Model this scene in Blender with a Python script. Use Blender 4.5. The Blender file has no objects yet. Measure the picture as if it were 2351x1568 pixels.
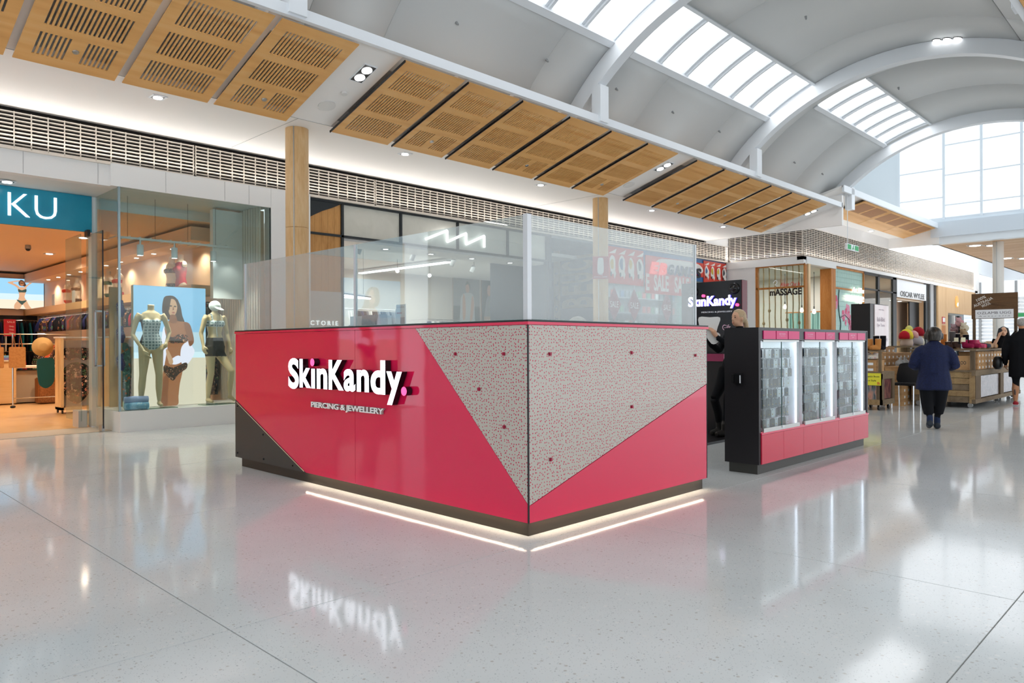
import bpy, bmesh, math, random
import numpy as np
from mathutils import Vector, Matrix
random.seed(7)
scene = bpy.context.scene
COL = scene.collection
PI = math.pi

# ---------------------------------------------------------------- camera
CAM_H = 1.22
A = math.radians(44.51)
ROLL = math.radians(0.22)
fwd = Vector((math.cos(A), math.sin(A), 0)); rgt = Vector((math.sin(A), -math.cos(A), 0)); upv = Vector((0, 0, 1))
r2 = rgt * math.cos(ROLL) - upv * math.sin(ROLL); u2 = upv * math.cos(ROLL) + rgt * math.sin(ROLL)
cam_d = bpy.data.cameras.new('camera'); cam = bpy.data.objects.new('camera', cam_d); COL.objects.link(cam)
cam.matrix_world = Matrix(((r2.x, u2.x, -fwd.x, 0), (r2.y, u2.y, -fwd.y, 0), (r2.z, u2.z, -fwd.z, CAM_H), (0, 0, 0, 1)))
cam_d.sensor_width = 36; cam_d.lens = 25.79; cam_d.shift_y = 10.5 / 2351
cam_d.clip_start = 0.05; cam_d.clip_end = 300
cam_d.dof.use_dof = True; cam_d.dof.focus_distance = 6.2; cam_d.dof.aperture_fstop = 4.5
scene.camera = cam

# ---------------------------------------------------------------- world, exposure
w = bpy.data.worlds.new('daylight'); scene.world = w; w.use_nodes = True
bg = w.node_tree.nodes['Background']; bg.inputs[0].default_value = (0.89, 0.945, 1.0, 1); bg.inputs[1].default_value = 1.0
vs = scene.view_settings
vs.view_transform = 'Standard'; vs.look = 'None'; vs.gamma = 1; vs.use_curve_mapping = False; vs.exposure = 0.72
scene.cycles.max_bounces = 7; scene.cycles.transparent_max_bounces = 16; scene.cycles.transmission_bounces = 4
scene.cycles.glossy_bounces = 3; scene.cycles.diffuse_bounces = 4
scene.cycles.caustics_reflective = False; scene.cycles.caustics_refractive = False
scene.cycles.sample_clamp_indirect = 6; scene.cycles.use_denoising = True
scene.cycles.use_adaptive_sampling = True; scene.cycles.adaptive_threshold = .06; scene.cycles.adaptive_min_samples = 16; scene.cycles.use_light_tree = False

def area_light(name, loc, direction, sx, sy, power, color=(1, 1, 1), xaxis=(1, 0, 0), spread=PI):
    """rectangular lamp: sx along xaxis, sy across it, shining along direction"""
    d = bpy.data.lights.new(name, 'AREA'); d.shape = 'RECTANGLE'; d.size = sx; d.size_y = sy; d.energy = power; d.color = color
    d.spread = spread
    o = bpy.data.objects.new(name, d); COL.objects.link(o)
    z = -Vector(direction).normalized(); x = Vector(xaxis); x = (x - z * x.dot(z)).normalized(); y = z.cross(x)
    o.matrix_world = Matrix(((x.x, y.x, z.x, loc[0]), (x.y, y.y, z.y, loc[1]), (x.z, y.z, z.z, loc[2]), (0, 0, 0, 1)))
    return o
# daylight falling through the skylights, the clerestory and the far roof light (each sits just inside its own glazing)
SKY_C = (0.94, 0.97, 1.0)
SKYLIGHTS = [(-1.2, 4.0, 6.13, 7.13), (4.65, 9.7, 6.13, 7.13), (10.1, 15.2, 6.13, 7.13), (16.1, 20.6, 5.42, 6.5)]
VC_Y, VC_Z, VR = 4.543, 2.236, 4.63
def vz(y): return VC_Z + math.sqrt(max(0.01, VR * VR - (y - VC_Y) ** 2))
for (x0, x1, y0, y1) in SKYLIGHTS:
    ym = (y0 + y1) / 2; n = Vector((0, VC_Y - ym, VC_Z - vz(ym))).normalized()
    p = Vector(((x0 + x1) / 2, ym, vz(ym))) + n * 0.04
    area_light('skylight_daylight', p, n, x1 - x0, 1.0, 24, SKY_C)
area_light('clerestory_daylight', (28.8, 6.3, 7.2), (-1, 0, -0.15), 4.6, 3.0, 30, SKY_C, (0, 1, 0))
area_light('far_rooflight_daylight', (35.5, 8.2, 6.6), (0, 0, -1), 12.0, 1.4, 200, SKY_C)
# warm LED cove along the ledge under the vent grilles, washing the soffit
COVE = (1.0, 0.95, 0.90)
area_light('cove_light', (8.5, 11.34, 3.87), (0, -.6, 1), 26.0, .04, 62, COVE)
area_light('cove_light', (21.40, 10.2, 3.875), (-.45, 0, 1), 2.2, .04, 6, COVE, (0, 1, 0))
area_light('cove_light', (31.5, 9.0, 3.875), (0, -.45, 1), 20.0, .04, 35, COVE)

# ---------------------------------------------------------------- materials
def S(h):
    h = h.lstrip('#'); c = [int(h[i:i + 2], 16) / 255 for i in (0, 2, 4)]
    return tuple((x / 12.92 if x <= .04045 else ((x + .055) / 1.055) ** 2.4) for x in c) + (1,)
MATS = {}
def bsdf(m): return m.node_tree.nodes['Principled BSDF']
def mat(name, col=None, rough=.5, metal=0., spec=.5, emit=None, estr=1., trans=0., ior=1.45, coat=0., alpha=1., bump=0., bscale=60.):
    if name in MATS: return MATS[name]
    m = bpy.data.materials.new(name); m.use_nodes = True; b = bsdf(m); I = b.inputs
    if col is not None: I['Base Color'].default_value = S(col) if isinstance(col, str) else tuple(col) + (1,)
    I['Roughness'].default_value = rough; I['Metallic'].default_value = metal; I['Specular IOR Level'].default_value = spec
    I['Transmission Weight'].default_value = trans; I['IOR'].default_value = ior; I['Coat Weight'].default_value = coat; I['Coat Roughness'].default_value = .04
    I['Alpha'].default_value = alpha
    if emit is not None: I['Emission Color'].default_value = S(emit); I['Emission Strength'].default_value = estr
    if bump: add_bump(m, bscale, bump)
    MATS[name] = m; return m
def N(m, t): return m.node_tree.nodes.new(t)
def Lk(m, a, b): m.node_tree.links.new(a, b)
def coords(m, kind='Object', scale=(1, 1, 1), rot=(0, 0, 0)):
    t = N(m, 'ShaderNodeTexCoord'); mp = N(m, 'ShaderNodeMapping'); mp.inputs['Scale'].default_value = scale; mp.inputs['Rotation'].default_value = rot
    Lk(m, t.outputs[kind], mp.inputs[0]); return mp.outputs[0]
def ramp(m, src, stops, interp='LINEAR'):
    r = N(m, 'ShaderNodeValToRGB'); r.color_ramp.interpolation = interp; e = r.color_ramp.elements
    while len(e) < len(stops): e.new(.5)
    for i, (p, c) in enumerate(stops): e[i].position = p; e[i].color = S(c) if isinstance(c, str) else c
    Lk(m, src, r.inputs[0]); return r.outputs[0]
def add_bump(m, scale, strength, kind='Object', dist=.002):
    n = N(m, 'ShaderNodeTexNoise'); n.inputs['Scale'].default_value = scale; Lk(m, coords(m, kind), n.inputs['Vector'])
    b = N(m, 'ShaderNodeBump'); b.inputs['Strength'].default_value = strength; b.inputs['Distance'].default_value = dist
    Lk(m, n.outputs[0], b.inputs['Height']); Lk(m, b.outputs[0], bsdf(m).inputs['Normal'])
def noise_mat(name, cols, scale=8, rough=.5, detail=4, stretch=(1, 1, 1), spec=.5, distort=0., bump=0., bscale=60, metal=0., positions=None, rot=(0, 0, 0), kind='Object', coat=0., emit=0.):
    if name in MATS: return MATS[name]
    m = mat(name, '#808080', rough, metal, spec, coat=coat)
    n = N(m, 'ShaderNodeTexNoise'); n.inputs['Scale'].default_value = scale; n.inputs['Detail'].default_value = detail; n.inputs['Distortion'].default_value = distort
    Lk(m, coords(m, kind, stretch, rot), n.inputs['Vector'])
    k = len(cols); ps = positions or [.3 + .4 * i / max(1, k - 1) for i in range(k)]
    c = ramp(m, n.outputs[0], list(zip(ps, cols))); Lk(m, c, bsdf(m).inputs['Base Color'])
    if emit: Lk(m, c, bsdf(m).inputs['Emission Color']); bsdf(m).inputs['Emission Strength'].default_value = emit
    if bump: add_bump(m, bscale, bump)
    return m
def blotch_mat(name, ground, cols, scale=9, cut=.38, rough=.75, soft=.02):
    """printed cloth: soft-edged voronoi blooms of several colours on a ground colour"""
    if name in MATS: return MATS[name]
    m = mat(name, ground, rough, spec=.2)
    v = N(m, 'ShaderNodeTexVoronoi'); v.inputs['Scale'].default_value = scale
    nz = N(m, 'ShaderNodeTexNoise'); nz.inputs['Scale'].default_value = scale * 2.2; cc = coords(m)
    Lk(m, cc, nz.inputs['Vector'])
    mx = N(m, 'ShaderNodeMix'); mx.data_type = 'RGBA'; mx.blend_type = 'ADD'; mx.inputs[0].default_value = .12
    Lk(m, cc, mx.inputs[6]); Lk(m, nz.outputs[1], mx.inputs[7]); Lk(m, mx.outputs[2], v.inputs['Vector'])
    h = N(m, 'ShaderNodeSeparateColor'); Lk(m, v.outputs['Color'], h.inputs[0])
    pal = ramp(m, h.outputs[0], [(i / len(cols), c) for i, c in enumerate(cols)], 'CONSTANT')
    fac = ramp(m, v.outputs['Distance'], [(max(0, cut - soft), (1, 1, 1, 1)), (cut + soft, (0, 0, 0, 1))])
    mm = N(m, 'ShaderNodeMix'); mm.data_type = 'RGBA'; Lk(m, fac, mm.inputs[0]); mm.inputs[6].default_value = S(ground); Lk(m, pal, mm.inputs[7])
    Lk(m, mm.outputs[2], bsdf(m).inputs['Base Color']); return m
def wood_mat(name, cols, along='X', scale=3., rough=.5, spec=.4, bump=.0, fine=14.):
    if name in MATS: return MATS[name]
    st = {'X': (.12, 1, 1), 'Y': (1, .12, 1), 'Z': (1, 1, .12)}[along]
    m = mat(name, '#808080', rough, spec=spec)
    n = N(m, 'ShaderNodeTexNoise'); n.inputs['Scale'].default_value = scale; n.inputs['Detail'].default_value = 6; n.inputs['Distortion'].default_value = 1.2
    v = coords(m, 'Object', st); Lk(m, v, n.inputs['Vector'])
    n2 = N(m, 'ShaderNodeTexNoise'); n2.inputs['Scale'].default_value = scale * fine; n2.inputs['Detail'].default_value = 3; Lk(m, v, n2.inputs['Vector'])
    mx = N(m, 'ShaderNodeMix'); mx.inputs[0].default_value = .3; Lk(m, n.outputs[0], mx.inputs[2]); Lk(m, n2.outputs[0], mx.inputs[3])
    k = len(cols); c = ramp(m, mx.outputs[0], [(.32 + .36 * i / (k - 1), x) for i, x in enumerate(cols)])
    Lk(m, c, bsdf(m).inputs['Base Color'])
    if bump:
        b = N(m, 'ShaderNodeBump'); b.inputs['Strength'].default_value = bump; b.inputs['Distance'].default_value = .004; Lk(m, mx.outputs[0], b.inputs['Height']); Lk(m, b.outputs[0], bsdf(m).inputs['Normal'])
    return m
def glass_mat(name, tint='#ffffff', gloss=.08, haze=0., hazecol='#ffffff', rough=.0):
    """thin pane: see-through, Fresnel reflection, optional diffuse haze"""
    if name in MATS: return MATS[name]
    m = bpy.data.materials.new(name); m.use_nodes = True; nt = m.node_tree; nt.nodes.remove(bsdf(m)); out = nt.nodes['Material Output']
    tr = N(m, 'ShaderNodeBsdfTransparent'); tr.inputs[0].default_value = S(tint)
    gl = N(m, 'ShaderNodeBsdfGlossy'); gl.inputs['Roughness'].default_value = rough
    lw = N(m, 'ShaderNodeLayerWeight'); lw.inputs['Blend'].default_value = .5
    pw = N(m, 'ShaderNodeMath'); pw.operation = 'POWER'; pw.inputs[1].default_value = 4.; Lk(m, lw.outputs['Facing'], pw.inputs[0])
    ad = N(m, 'ShaderNodeMath'); ad.operation = 'MULTIPLY_ADD'; ad.inputs[1].default_value = .55; ad.inputs[2].default_value = gloss; ad.use_clamp = True
    Lk(m, pw.outputs[0], ad.inputs[0])
    mx = N(m, 'ShaderNodeMixShader'); Lk(m, ad.outputs[0], mx.inputs[0]); Lk(m, tr.outputs[0], mx.inputs[1]); Lk(m, gl.outputs[0], mx.inputs[2])
    last = mx
    if haze:
        df = N(m, 'ShaderNodeBsdfDiffuse'); df.inputs[0].default_value = S(hazecol)
        tl = N(m, 'ShaderNodeBsdfTranslucent'); tl.inputs[0].default_value = S(hazecol)
        m0 = N(m, 'ShaderNodeMixShader'); m0.inputs[0].default_value = .4; Lk(m, df.outputs[0], m0.inputs[1]); Lk(m, tl.outputs[0], m0.inputs[2])
        m2 = N(m, 'ShaderNodeMixShader'); m2.inputs[0].default_value = haze; Lk(m, mx.outputs[0], m2.inputs[1]); Lk(m, m0.outputs[0], m2.inputs[2]); last = m2
    Lk(m, last.outputs[0], out.inputs[0]); MATS[name] = m; return m
def glow(name, col, s):
    """something that gives off light itself: dark unlit face, own emission"""
    if name in MATS: return MATS[name]
    m = mat(name, '#2a2a2a', .4, emit=col, estr=s)
    if s < 3: m.cycles.emission_sampling = 'NONE'
    return m

# ---------------------------------------------------------------- mesh builder
class MB:
    def __init__(s): s.v = []; s.f = []; s.mi = []; s.sm = []; s.cur = 0; s.smooth = False
    def add(s, vs, fs):
        o = len(s.v); s.v += [tuple(v) for v in vs]
        for f in fs: s.f.append(tuple(i + o for i in f)); s.mi.append(s.cur); s.sm.append(s.smooth)
        return s
    def m(s, i): s.cur = i; return s
    def box(s, x0, x1, y0, y1, z0, z1):
        return s.add([(x0, y0, z0), (x1, y0, z0), (x1, y1, z0), (x0, y1, z0), (x0, y0, z1), (x1, y0, z1), (x1, y1, z1), (x0, y1, z1)],
                     [(0, 3, 2, 1), (4, 5, 6, 7), (0, 1, 5, 4), (1, 2, 6, 5), (2, 3, 7, 6), (3, 0, 4, 7)])
    def cbox(s, c, sx, sy, sz, rz=0.): # centre of base, sizes, yaw
        cs, sn = math.cos(rz), math.sin(rz); vs = []
        for z in (0, sz):
            for x, y in ((-1, -1), (1, -1), (1, 1), (-1, 1)):
                a, b = x * sx / 2, y * sy / 2; vs.append((c[0] + a * cs - b * sn, c[1] + a * sn + b * cs, c[2] + z))
        return s.add(vs, [(0, 3, 2, 1), (4, 5, 6, 7), (0, 1, 5, 4), (1, 2, 6, 5), (2, 3, 7, 6), (3, 0, 4, 7)])
    def prism(s, poly, frame, t0, t1): # poly in frame plane, thickness along the frame normal
        o, ax, ay, an = frame; n = len(poly)
        P = lambda p, t: tuple(o + ax * p[0] + ay * p[1] + an * t)
        vs = [P(p, t0) for p in poly] + [P(p, t1) for p in poly]
        return s.add(vs, [tuple(range(n))[::-1], tuple(range(n, 2 * n))] + [(i, (i + 1) % n, n + (i + 1) % n, n + i) for i in range(n)])
    def flat(s, poly, frame, t=0.):
        o, ax, ay, an = frame
        return s.add([tuple(o + ax * p[0] + ay * p[1] + an * t) for p in poly], [tuple(range(len(poly)))])
    def tube(s, pts, r, n=8, cap=True, closed=False):
        pts = [Vector(p) for p in pts]; k = len(pts); rs = r if isinstance(r, (list, tuple)) else [r] * k
        prev = None; vs = []
        for i, p in enumerate(pts):
            t = (pts[min(i + 1, k - 1)] - pts[max(i - 1, 0)])
            if t.length < 1e-9: t = Vector((0, 0, 1))
            t.normalize()
            if prev is None:
                ref = Vector((0, 0, 1)) if abs(t.z) < .9 else Vector((1, 0, 0)); a = t.cross(ref).normalized()
            else: a = (prev - t * prev.dot(t)).normalized()
            prev = a; b = t.cross(a); rr = rs[i]; ra, rb = rr if isinstance(rr, tuple) else (rr, rr)
            vs += [tuple(p + a * (math.cos(2 * PI * j / n) * ra) + b * (math.sin(2 * PI * j / n) * rb)) for j in range(n)]
        fs = [(i * n + j, i * n + (j + 1) % n, (i + 1) * n + (j + 1) % n, (i + 1) * n + j) for i in range(k - 1) for j in range(n)]
        if cap: fs += [tuple(range(n))[::-1], tuple(range((k - 1) * n, k * n))]
        return s.add(vs, fs)
    def rings(s, rings, cap=True): # list of rings, each a list of points, same length
        n = len(rings[0]); k = len(rings); vs = [p for r in rings for p in r]
        fs = [(i * n + j, i * n + (j + 1) % n, (i + 1) * n + (j + 1) % n, (i + 1) * n + j) for i in range(k - 1) for j in range(n)]
        if cap: fs += [tuple(range(n))[::-1], tuple(range((k - 1) * n, k * n))]
        return s.add(vs, fs)
    def lathe(s, prof, c, n=20, axis='Z'): # prof [(r, h)]
        rg = []
        for r, h in prof:
            ring = []
            for j in range(n):
                a = 2 * PI * j / n; u, v = r * math.cos(a), r * math.sin(a)
                ring.append({'Z': (c[0] + u, c[1] + v, c[2] + h), 'Y': (c[0] + u, c[1] - h, c[2] + v), 'X': (c[0] - h, c[1] - u, c[2] + v)}[axis])
            rg.append(ring)
        return s.rings(rg)
    def ball(s, c, rx, ry, rz, n=12, k=8, rot=None):
        rg = []
        for i in range(k + 1):
            t = -PI / 2 + PI * i / k; cr = max(.02, math.cos(t))
            ring = []
            for j in range(n):
                a = 2 * PI * j / n; p = Vector((rx * cr * math.cos(a), ry * cr * math.sin(a), rz * math.sin(t)))
                if rot is not None: p = rot @ p
                ring.append((c[0] + p.x, c[1] + p.y, c[2] + p.z))
            rg.append(ring)
        return s.rings(rg)
    def mesh(s, name, mats, origin):
        me = bpy.data.meshes.new(name); ox, oy, oz = origin
        me.from_pydata([(x - ox, y - oy, z - oz) for x, y, z in s.v], [], s.f)
        for m_ in (mats if isinstance(mats, (list, tuple)) else [mats]): me.materials.append(m_)
        me.polygons.foreach_set('material_index', s.mi); me.polygons.foreach_set('use_smooth', s.sm)
        me.update(); return me
    def build(s, name, mats, parent=None, origin=None, bevel=0.):
        if origin is None:
            if parent is not None: origin = wloc(parent)
            else:
                a = np.array(s.v); lo, hi = a.min(0), a.max(0); origin = ((lo[0] + hi[0]) / 2, (lo[1] + hi[1]) / 2, lo[2])
        me = s.mesh(name, mats, origin); o = bpy.data.objects.new(name, me); COL.objects.link(o)
        if parent is not None:
            p = wloc(parent); o.parent = parent; o.location = (origin[0] - p[0], origin[1] - p[1], origin[2] - p[2]); o['_w'] = tuple(origin)
        else: o.location = origin
        if bevel:
            bm = bmesh.new(); bm.from_mesh(me)
            bmesh.ops.recalc_face_normals(bm, faces=bm.faces)
            bmesh.ops.bevel(bm, geom=[e for e in bm.edges if len(e.link_faces) == 2 and e.calc_face_angle(0) > .5], offset=bevel, segments=2, affect='EDGES', clamp_overlap=True)
            bm.to_mesh(me); bm.free()
        return o
def wloc(o): return tuple(o['_w']) if '_w' in o.keys() else tuple(o.location)
def tag(o, label, cat, group=None):
    o['label'] = label; o['category'] = cat
    if group: o['group'] = group
    return o
ORD = 'first second third fourth fifth sixth seventh eighth ninth tenth eleventh twelfth thirteenth fourteenth fifteenth sixteenth seventeenth eighteenth nineteenth twentieth'.split()
ORD += ['twenty-' + x for x in ORD[:9]] + ['thirtieth'] + ['thirty-' + x for x in ORD[:9]] + ['fortieth'] + ['forty-' + x for x in ORD[:9]] + ['fiftieth'] + ['fifty-' + x for x in ORD[:9]] + ['sixtieth'] + ['sixty-' + x for x in ORD[:9]] + ['seventieth'] + ['seventy-' + x for x in ORD[:9]]
_seq = {}
def nth(key): _seq[key] = _seq.get(key, -1) + 1; return ORD[_seq[key]]
def struct(o): o['kind'] = 'structure'; return o
def thing(name, loc, label, cat, group=None):
    o = bpy.data.objects.new(name, None); COL.objects.link(o); o.location = loc; o.empty_display_size = .1; return tag(o, label, cat, group)
def part_empty(name, parent, loc):
    o = bpy.data.objects.new(name, None); COL.objects.link(o); p = wloc(parent); o.parent = parent; o.location = Vector(loc) - Vector(p); o['_w'] = tuple(loc); return o
def copy_at(src, name, parent, loc, m=None): # same mesh data at a new place
    o = bpy.data.objects.new(name, src.data if m is None else src.data.copy()); COL.objects.link(o)
    if m is not None: o.data.materials.clear(); o.data.materials.append(m)
    if parent is not None:
        p = wloc(parent); o.parent = parent; o.location = Vector(loc) - Vector(p)
    else: o.location = loc
    o['_w'] = tuple(loc); return o
def box(name, m, b, parent=None, bevel=0.): return MB().box(*b).build(name, m, parent, bevel=bevel)
V3 = Vector
# frames: origin, right, up, outward normal
def FX(x, y=0., z=0.): return (V3((x, y, z)), V3((0, -1, 0)), V3((0, 0, 1)), V3((-1, 0, 0)))   # face looking to -X
def FY(y, x=0., z=0.): return (V3((x, y, z)), V3((1, 0, 0)), V3((0, 0, 1)), V3((0, -1, 0)))   # face looking to -Y
def FA(o, yaw): # face whose outward normal points at yaw
    n = V3((math.cos(yaw), math.sin(yaw), 0)); return (V3(o), V3((-n.y, n.x, 0)), V3((0, 0, 1)), n)
def spline(pts, n=6, closed=True):
    out = []; k = len(pts)
    for i in range(k if closed else k - 1):
        g = lambda j: pts[j % k] if closed else pts[min(max(j, 0), k - 1)]
        p0, p1, p2, p3 = g(i - 1), g(i), g(i + 1), g(i + 2)
        for q in range(n):
            t = q / n; out.append(tuple(.5 * ((2 * b) + (-a + c) * t + (2 * a - 5 * b + 4 * c - d) * t * t + (-a + 3 * b - 3 * c + d) * t ** 3) for a, b, c, d in zip(p0, p1, p2, p3)))
    return out
def text_verts(s, offset=0., extrude=0., res=3, space=1., shear=0.):
    cu = bpy.data.curves.new('t', 'FONT'); cu.body = s; cu.size = 1; cu.offset = offset; cu.extrude = extrude; cu.resolution_u = res; cu.space_character = space; cu.shear = shear
    o = bpy.data.objects.new('t', cu); COL.objects.link(o); me = bpy.data.meshes.new_from_object(o.evaluated_get(bpy.context.evaluated_depsgraph_get()))
    vs = [tuple(v.co) for v in me.vertices]; fs = [tuple(p.vertices) for p in me.polygons]; nm = [p.normal.z for p in me.polygons]
    bpy.data.objects.remove(o); bpy.data.curves.remove(cu); bpy.data.meshes.remove(me); return vs, fs, nm
_tc = {}
def put_text(mb, s, frame, x0, x1, y0, y1, t0=0., t1=0., offset=0., space=1., shear=0., front=None, side=None, rot=0., res=3):
    """fit string s into the box (x0..x1, y0..y1) of the frame; t0..t1 = thickness along the normal"""
    key = (s, offset, t1 > t0, space, shear, res)
    if key not in _tc: _tc[key] = text_verts(s, offset, .5 if t1 > t0 else 0., res, space, shear)
    vs, fs, nm = _tc[key]
    ax = [v[0] for v in vs]; ay = [v[1] for v in vs]; a0, a1, b0, b1 = min(ax), max(ax), min(ay), max(ay)
    o, r, u, n = frame; out = []; cx, cy = (x0 + x1) / 2, (y0 + y1) / 2; cs, sn = math.cos(rot), math.sin(rot)
    for v in vs:
        x = x0 + (v[0] - a0) / (a1 - a0) * (x1 - x0) - cx; y = y0 + (v[1] - b0) / (b1 - b0) * (y1 - y0) - cy
        x, y = cx + x * cs - y * sn, cy + x * sn + y * cs
        t = t0 if t1 <= t0 else (t1 if v[2] > 0 else t0); out.append(tuple(o + r * x + u * y + n * t))
    if front is None: mb.add(out, fs)
    else:
        off = len(mb.v); mb.v += out
        for f, z in zip(fs, nm): mb.f.append(tuple(i + off for i in f)); mb.mi.append(front if z > .5 else side); mb.sm.append(False)
    return mb

# ================================================================ palette
WHITE = mat('white_paint', '#e9e9e8', .55, bump=.03, bscale=120)
WARMW = mat('soffit_white_paint', '#f3f0ed', .6)
VAULT = mat('vault_white_paint', '#d4d6d5', .55)
STEEL_W = mat('white_steel_paint', '#e6eaee', .35)
BLACK = mat('black_laminate', '#17161a', .32, bump=.08, bscale=300)
DARKM = mat('charcoal_metal', '#2b3033', .4, .3)
CHROME = mat('chrome', '#c9ccce', .15, 1.)
STEELB = mat('brushed_steel', '#b5b7b8', .32, 1.)
GREY = mat('grey_paint', '#9a9c9d', .5)
PLY = wood_mat('plywood', ['#cf9150', '#e4ae6b', '#ecc288'], 'X', 1.6, .45, .35, 0, 5)
OAK = wood_mat('oak_veneer', ['#cda068', '#dfb987', '#e8c99c'], 'Z', 5, .42, .4)
TIMBER_FRAME = wood_mat('cedar_frame', ['#9a5a22', '#bd7a3a', '#c98c4d'], 'Z', 6, .5)
GLOW_W = glow('lamp_white', '#ffffff', 6)
GLOW_SOFT = glow('skylight_glow', '#f7fafc', 1.15)

# terrazzo
TERR = mat('terrazzo', '#d0d0ce', .085, spec=.2)
def _terr():
    m = TERR; cc = coords(m, 'Object')
    n0 = N(m, 'ShaderNodeTexNoise'); n0.inputs['Scale'].default_value = 1.3; n0.inputs['Detail'].default_value = 3; Lk(m, cc, n0.inputs['Vector'])
    base = ramp(m, n0.outputs[0], [(.3, '#d0d4d4'), (.7, '#dadddd')])
    out = base
    for sc, cut, colr, keep in ((58, .20, '#8d9296', .22), (30, .20, '#b3ada7', .20), (24, .24, '#dededc', .22), (130, .25, '#9ba0a3', .30)):
        v = N(m, 'ShaderNodeTexVoronoi'); v.inputs['Scale'].default_value = sc; v.inputs['Randomness'].default_value = 1; Lk(m, cc, v.inputs['Vector'])
        a = N(m, 'ShaderNodeMath'); a.operation = 'LESS_THAN'; a.inputs[1].default_value = cut; Lk(m, v.outputs['Distance'], a.inputs[0])
        h = N(m, 'ShaderNodeSeparateColor'); Lk(m, v.outputs['Color'], h.inputs[0])
        b = N(m, 'ShaderNodeMath'); b.operation = 'LESS_THAN'; b.inputs[1].default_value = keep; Lk(m, h.outputs[0], b.inputs[0])
        k = N(m, 'ShaderNodeMath'); k.operation = 'MULTIPLY'; Lk(m, a.outputs[0], k.inputs[0]); Lk(m, b.outputs[0], k.inputs[1])
        k2 = N(m, 'ShaderNodeMath'); k2.operation = 'MULTIPLY'; k2.inputs[1].default_value = .75; Lk(m, k.outputs[0], k2.inputs[0])
        mx = N(m, 'ShaderNodeMix'); mx.data_type = 'RGBA'; Lk(m, k2.outputs[0], mx.inputs[0]); Lk(m, out, mx.inputs[6]); mx.inputs[7].default_value = S(colr); out = mx.outputs[2]
    Lk(m, out, bsdf(m).inputs['Base Color'])
    n = N(m, 'ShaderNodeTexNoise'); n.inputs['Scale'].default_value = 2.2; Lk(m, cc, n.inputs['Vector'])
    bp = N(m, 'ShaderNodeBump'); bp.inputs['Strength'].default_value = .05; bp.inputs['Distance'].default_value = .02; Lk(m, n.outputs[0], bp.inputs['Height']); Lk(m, bp.outputs[0], bsdf(m).inputs['Normal'])
_terr()

# ================================================================ floor
floor = struct(box('floor', mat('joint_grout', '#8d8d8a', .6), (-9, 60, -2.6, 11.7, -.3, -.004)))
for i in range(-4, 21):
    x0 = 1.4 + 2.77 * i
    for j in range(-3, 4):
        y0 = 3.09 + 2.35 * j; y1 = min(y0 + 2.35, 11.7); y0 = max(y0, -2.6)
        if x0 > 57 or y1 <= y0: continue
        MB().box(x0 + .003, x0 + 2.767, y0 + .003, y1 - .003, -.03, 0).build('floor_slab', TERR, floor)

# ================================================================ soffits with timber panels
LO_Y, LO_Z, UP_Y, UP_Z = 9.27, 4.33, 7.49, 4.86
def slotted_panel(split):
    W, Lg, T = 1.0, math.hypot(LO_Y - UP_Y, UP_Z - LO_Z), .013
    ulines = [0, W]; slots = []
    nsl = 17; u0, u1 = .13, .89; pitch = (u1 - u0) / nsl
    us = [(u0 + pitch * (i + .22), u0 + pitch * (i + .76)) for i in range(nsl)]
    vb = [(.085, .30), (.37, .60), (.67, .91)]
    for a, b in us: ulines += [a, b]
    ulines = sorted(ulines); vlines = sorted([0, 1] + [x for p in vb for x in p]); vlines = [v * Lg for v in vlines]
    mb = MB(); nu, nv = len(ulines), len(vlines); idx = {}
    for t in (0, 1):
        for i, u in enumerate(ulines):
            for j, v in enumerate(vlines): idx[(t, i, j)] = len(mb.v); mb.v.append((u, v, T * t))
    hole = lambda i, j: i % 2 == 1 and j in (1, 3, 5) and not (split and j == 1 and i in (15, 17, 19)) and 0 <= i < nu - 1
    F = []
    for i in range(nu - 1):
        for j in range(nv - 1):
            if hole(i, j):
                for (a, b) in (((i, j), (i + 1, j)), ((i + 1, j), (i + 1, j + 1)), ((i + 1, j + 1), (i, j + 1)), ((i, j + 1), (i, j))):
                    F.append((idx[(0,) + a], idx[(0,) + b], idx[(1,) + b], idx[(1,) + a]))
            else:
                F.append((idx[(0, i, j)], idx[(0, i, j + 1)], idx[(0, i + 1, j + 1)], idx[(0, i + 1, j)]))
                F.append((idx[(1, i, j)], idx[(1, i + 1, j)], idx[(1, i + 1, j + 1)], idx[(1, i, j + 1)]))
    a, b = nu - 1, nv - 1
    for (p, q) in (((0, 0), (a, 0)), ((a, 0), (a, b)), ((a, b), (0, b)), ((0, b), (0, 0))):
        ch = []
        F.append((idx[(0,) + p], idx[(0,) + q], idx[(1,) + q], idx[(1,) + p]))
    for f in F: mb.f.append(f); mb.mi.append(0); mb.sm.append(False)
    me = mb.mesh('slotted_panel', PLY, (0, 0, 0)); return me
PANEL = [slotted_panel(False), slotted_panel(True)]
tilt = math.atan2(UP_Z - LO_Z, LO_Y - UP_Y)
sprk = MB().lathe([(.001, -.012), (.03, -.012), (.034, 0), (.034, .004)], (0, 0, 0), 16).mesh('sprinkler_cap', STEELB, (0, 0, 0))
shadow_gap_me = MB().box(-.012, -.002, 0, 1.857, .0, .03).mesh('shadow_gap_strip', BLACK, (0, 0, 0))  # black strip standing in for the shadow gap beside a panel
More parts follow.
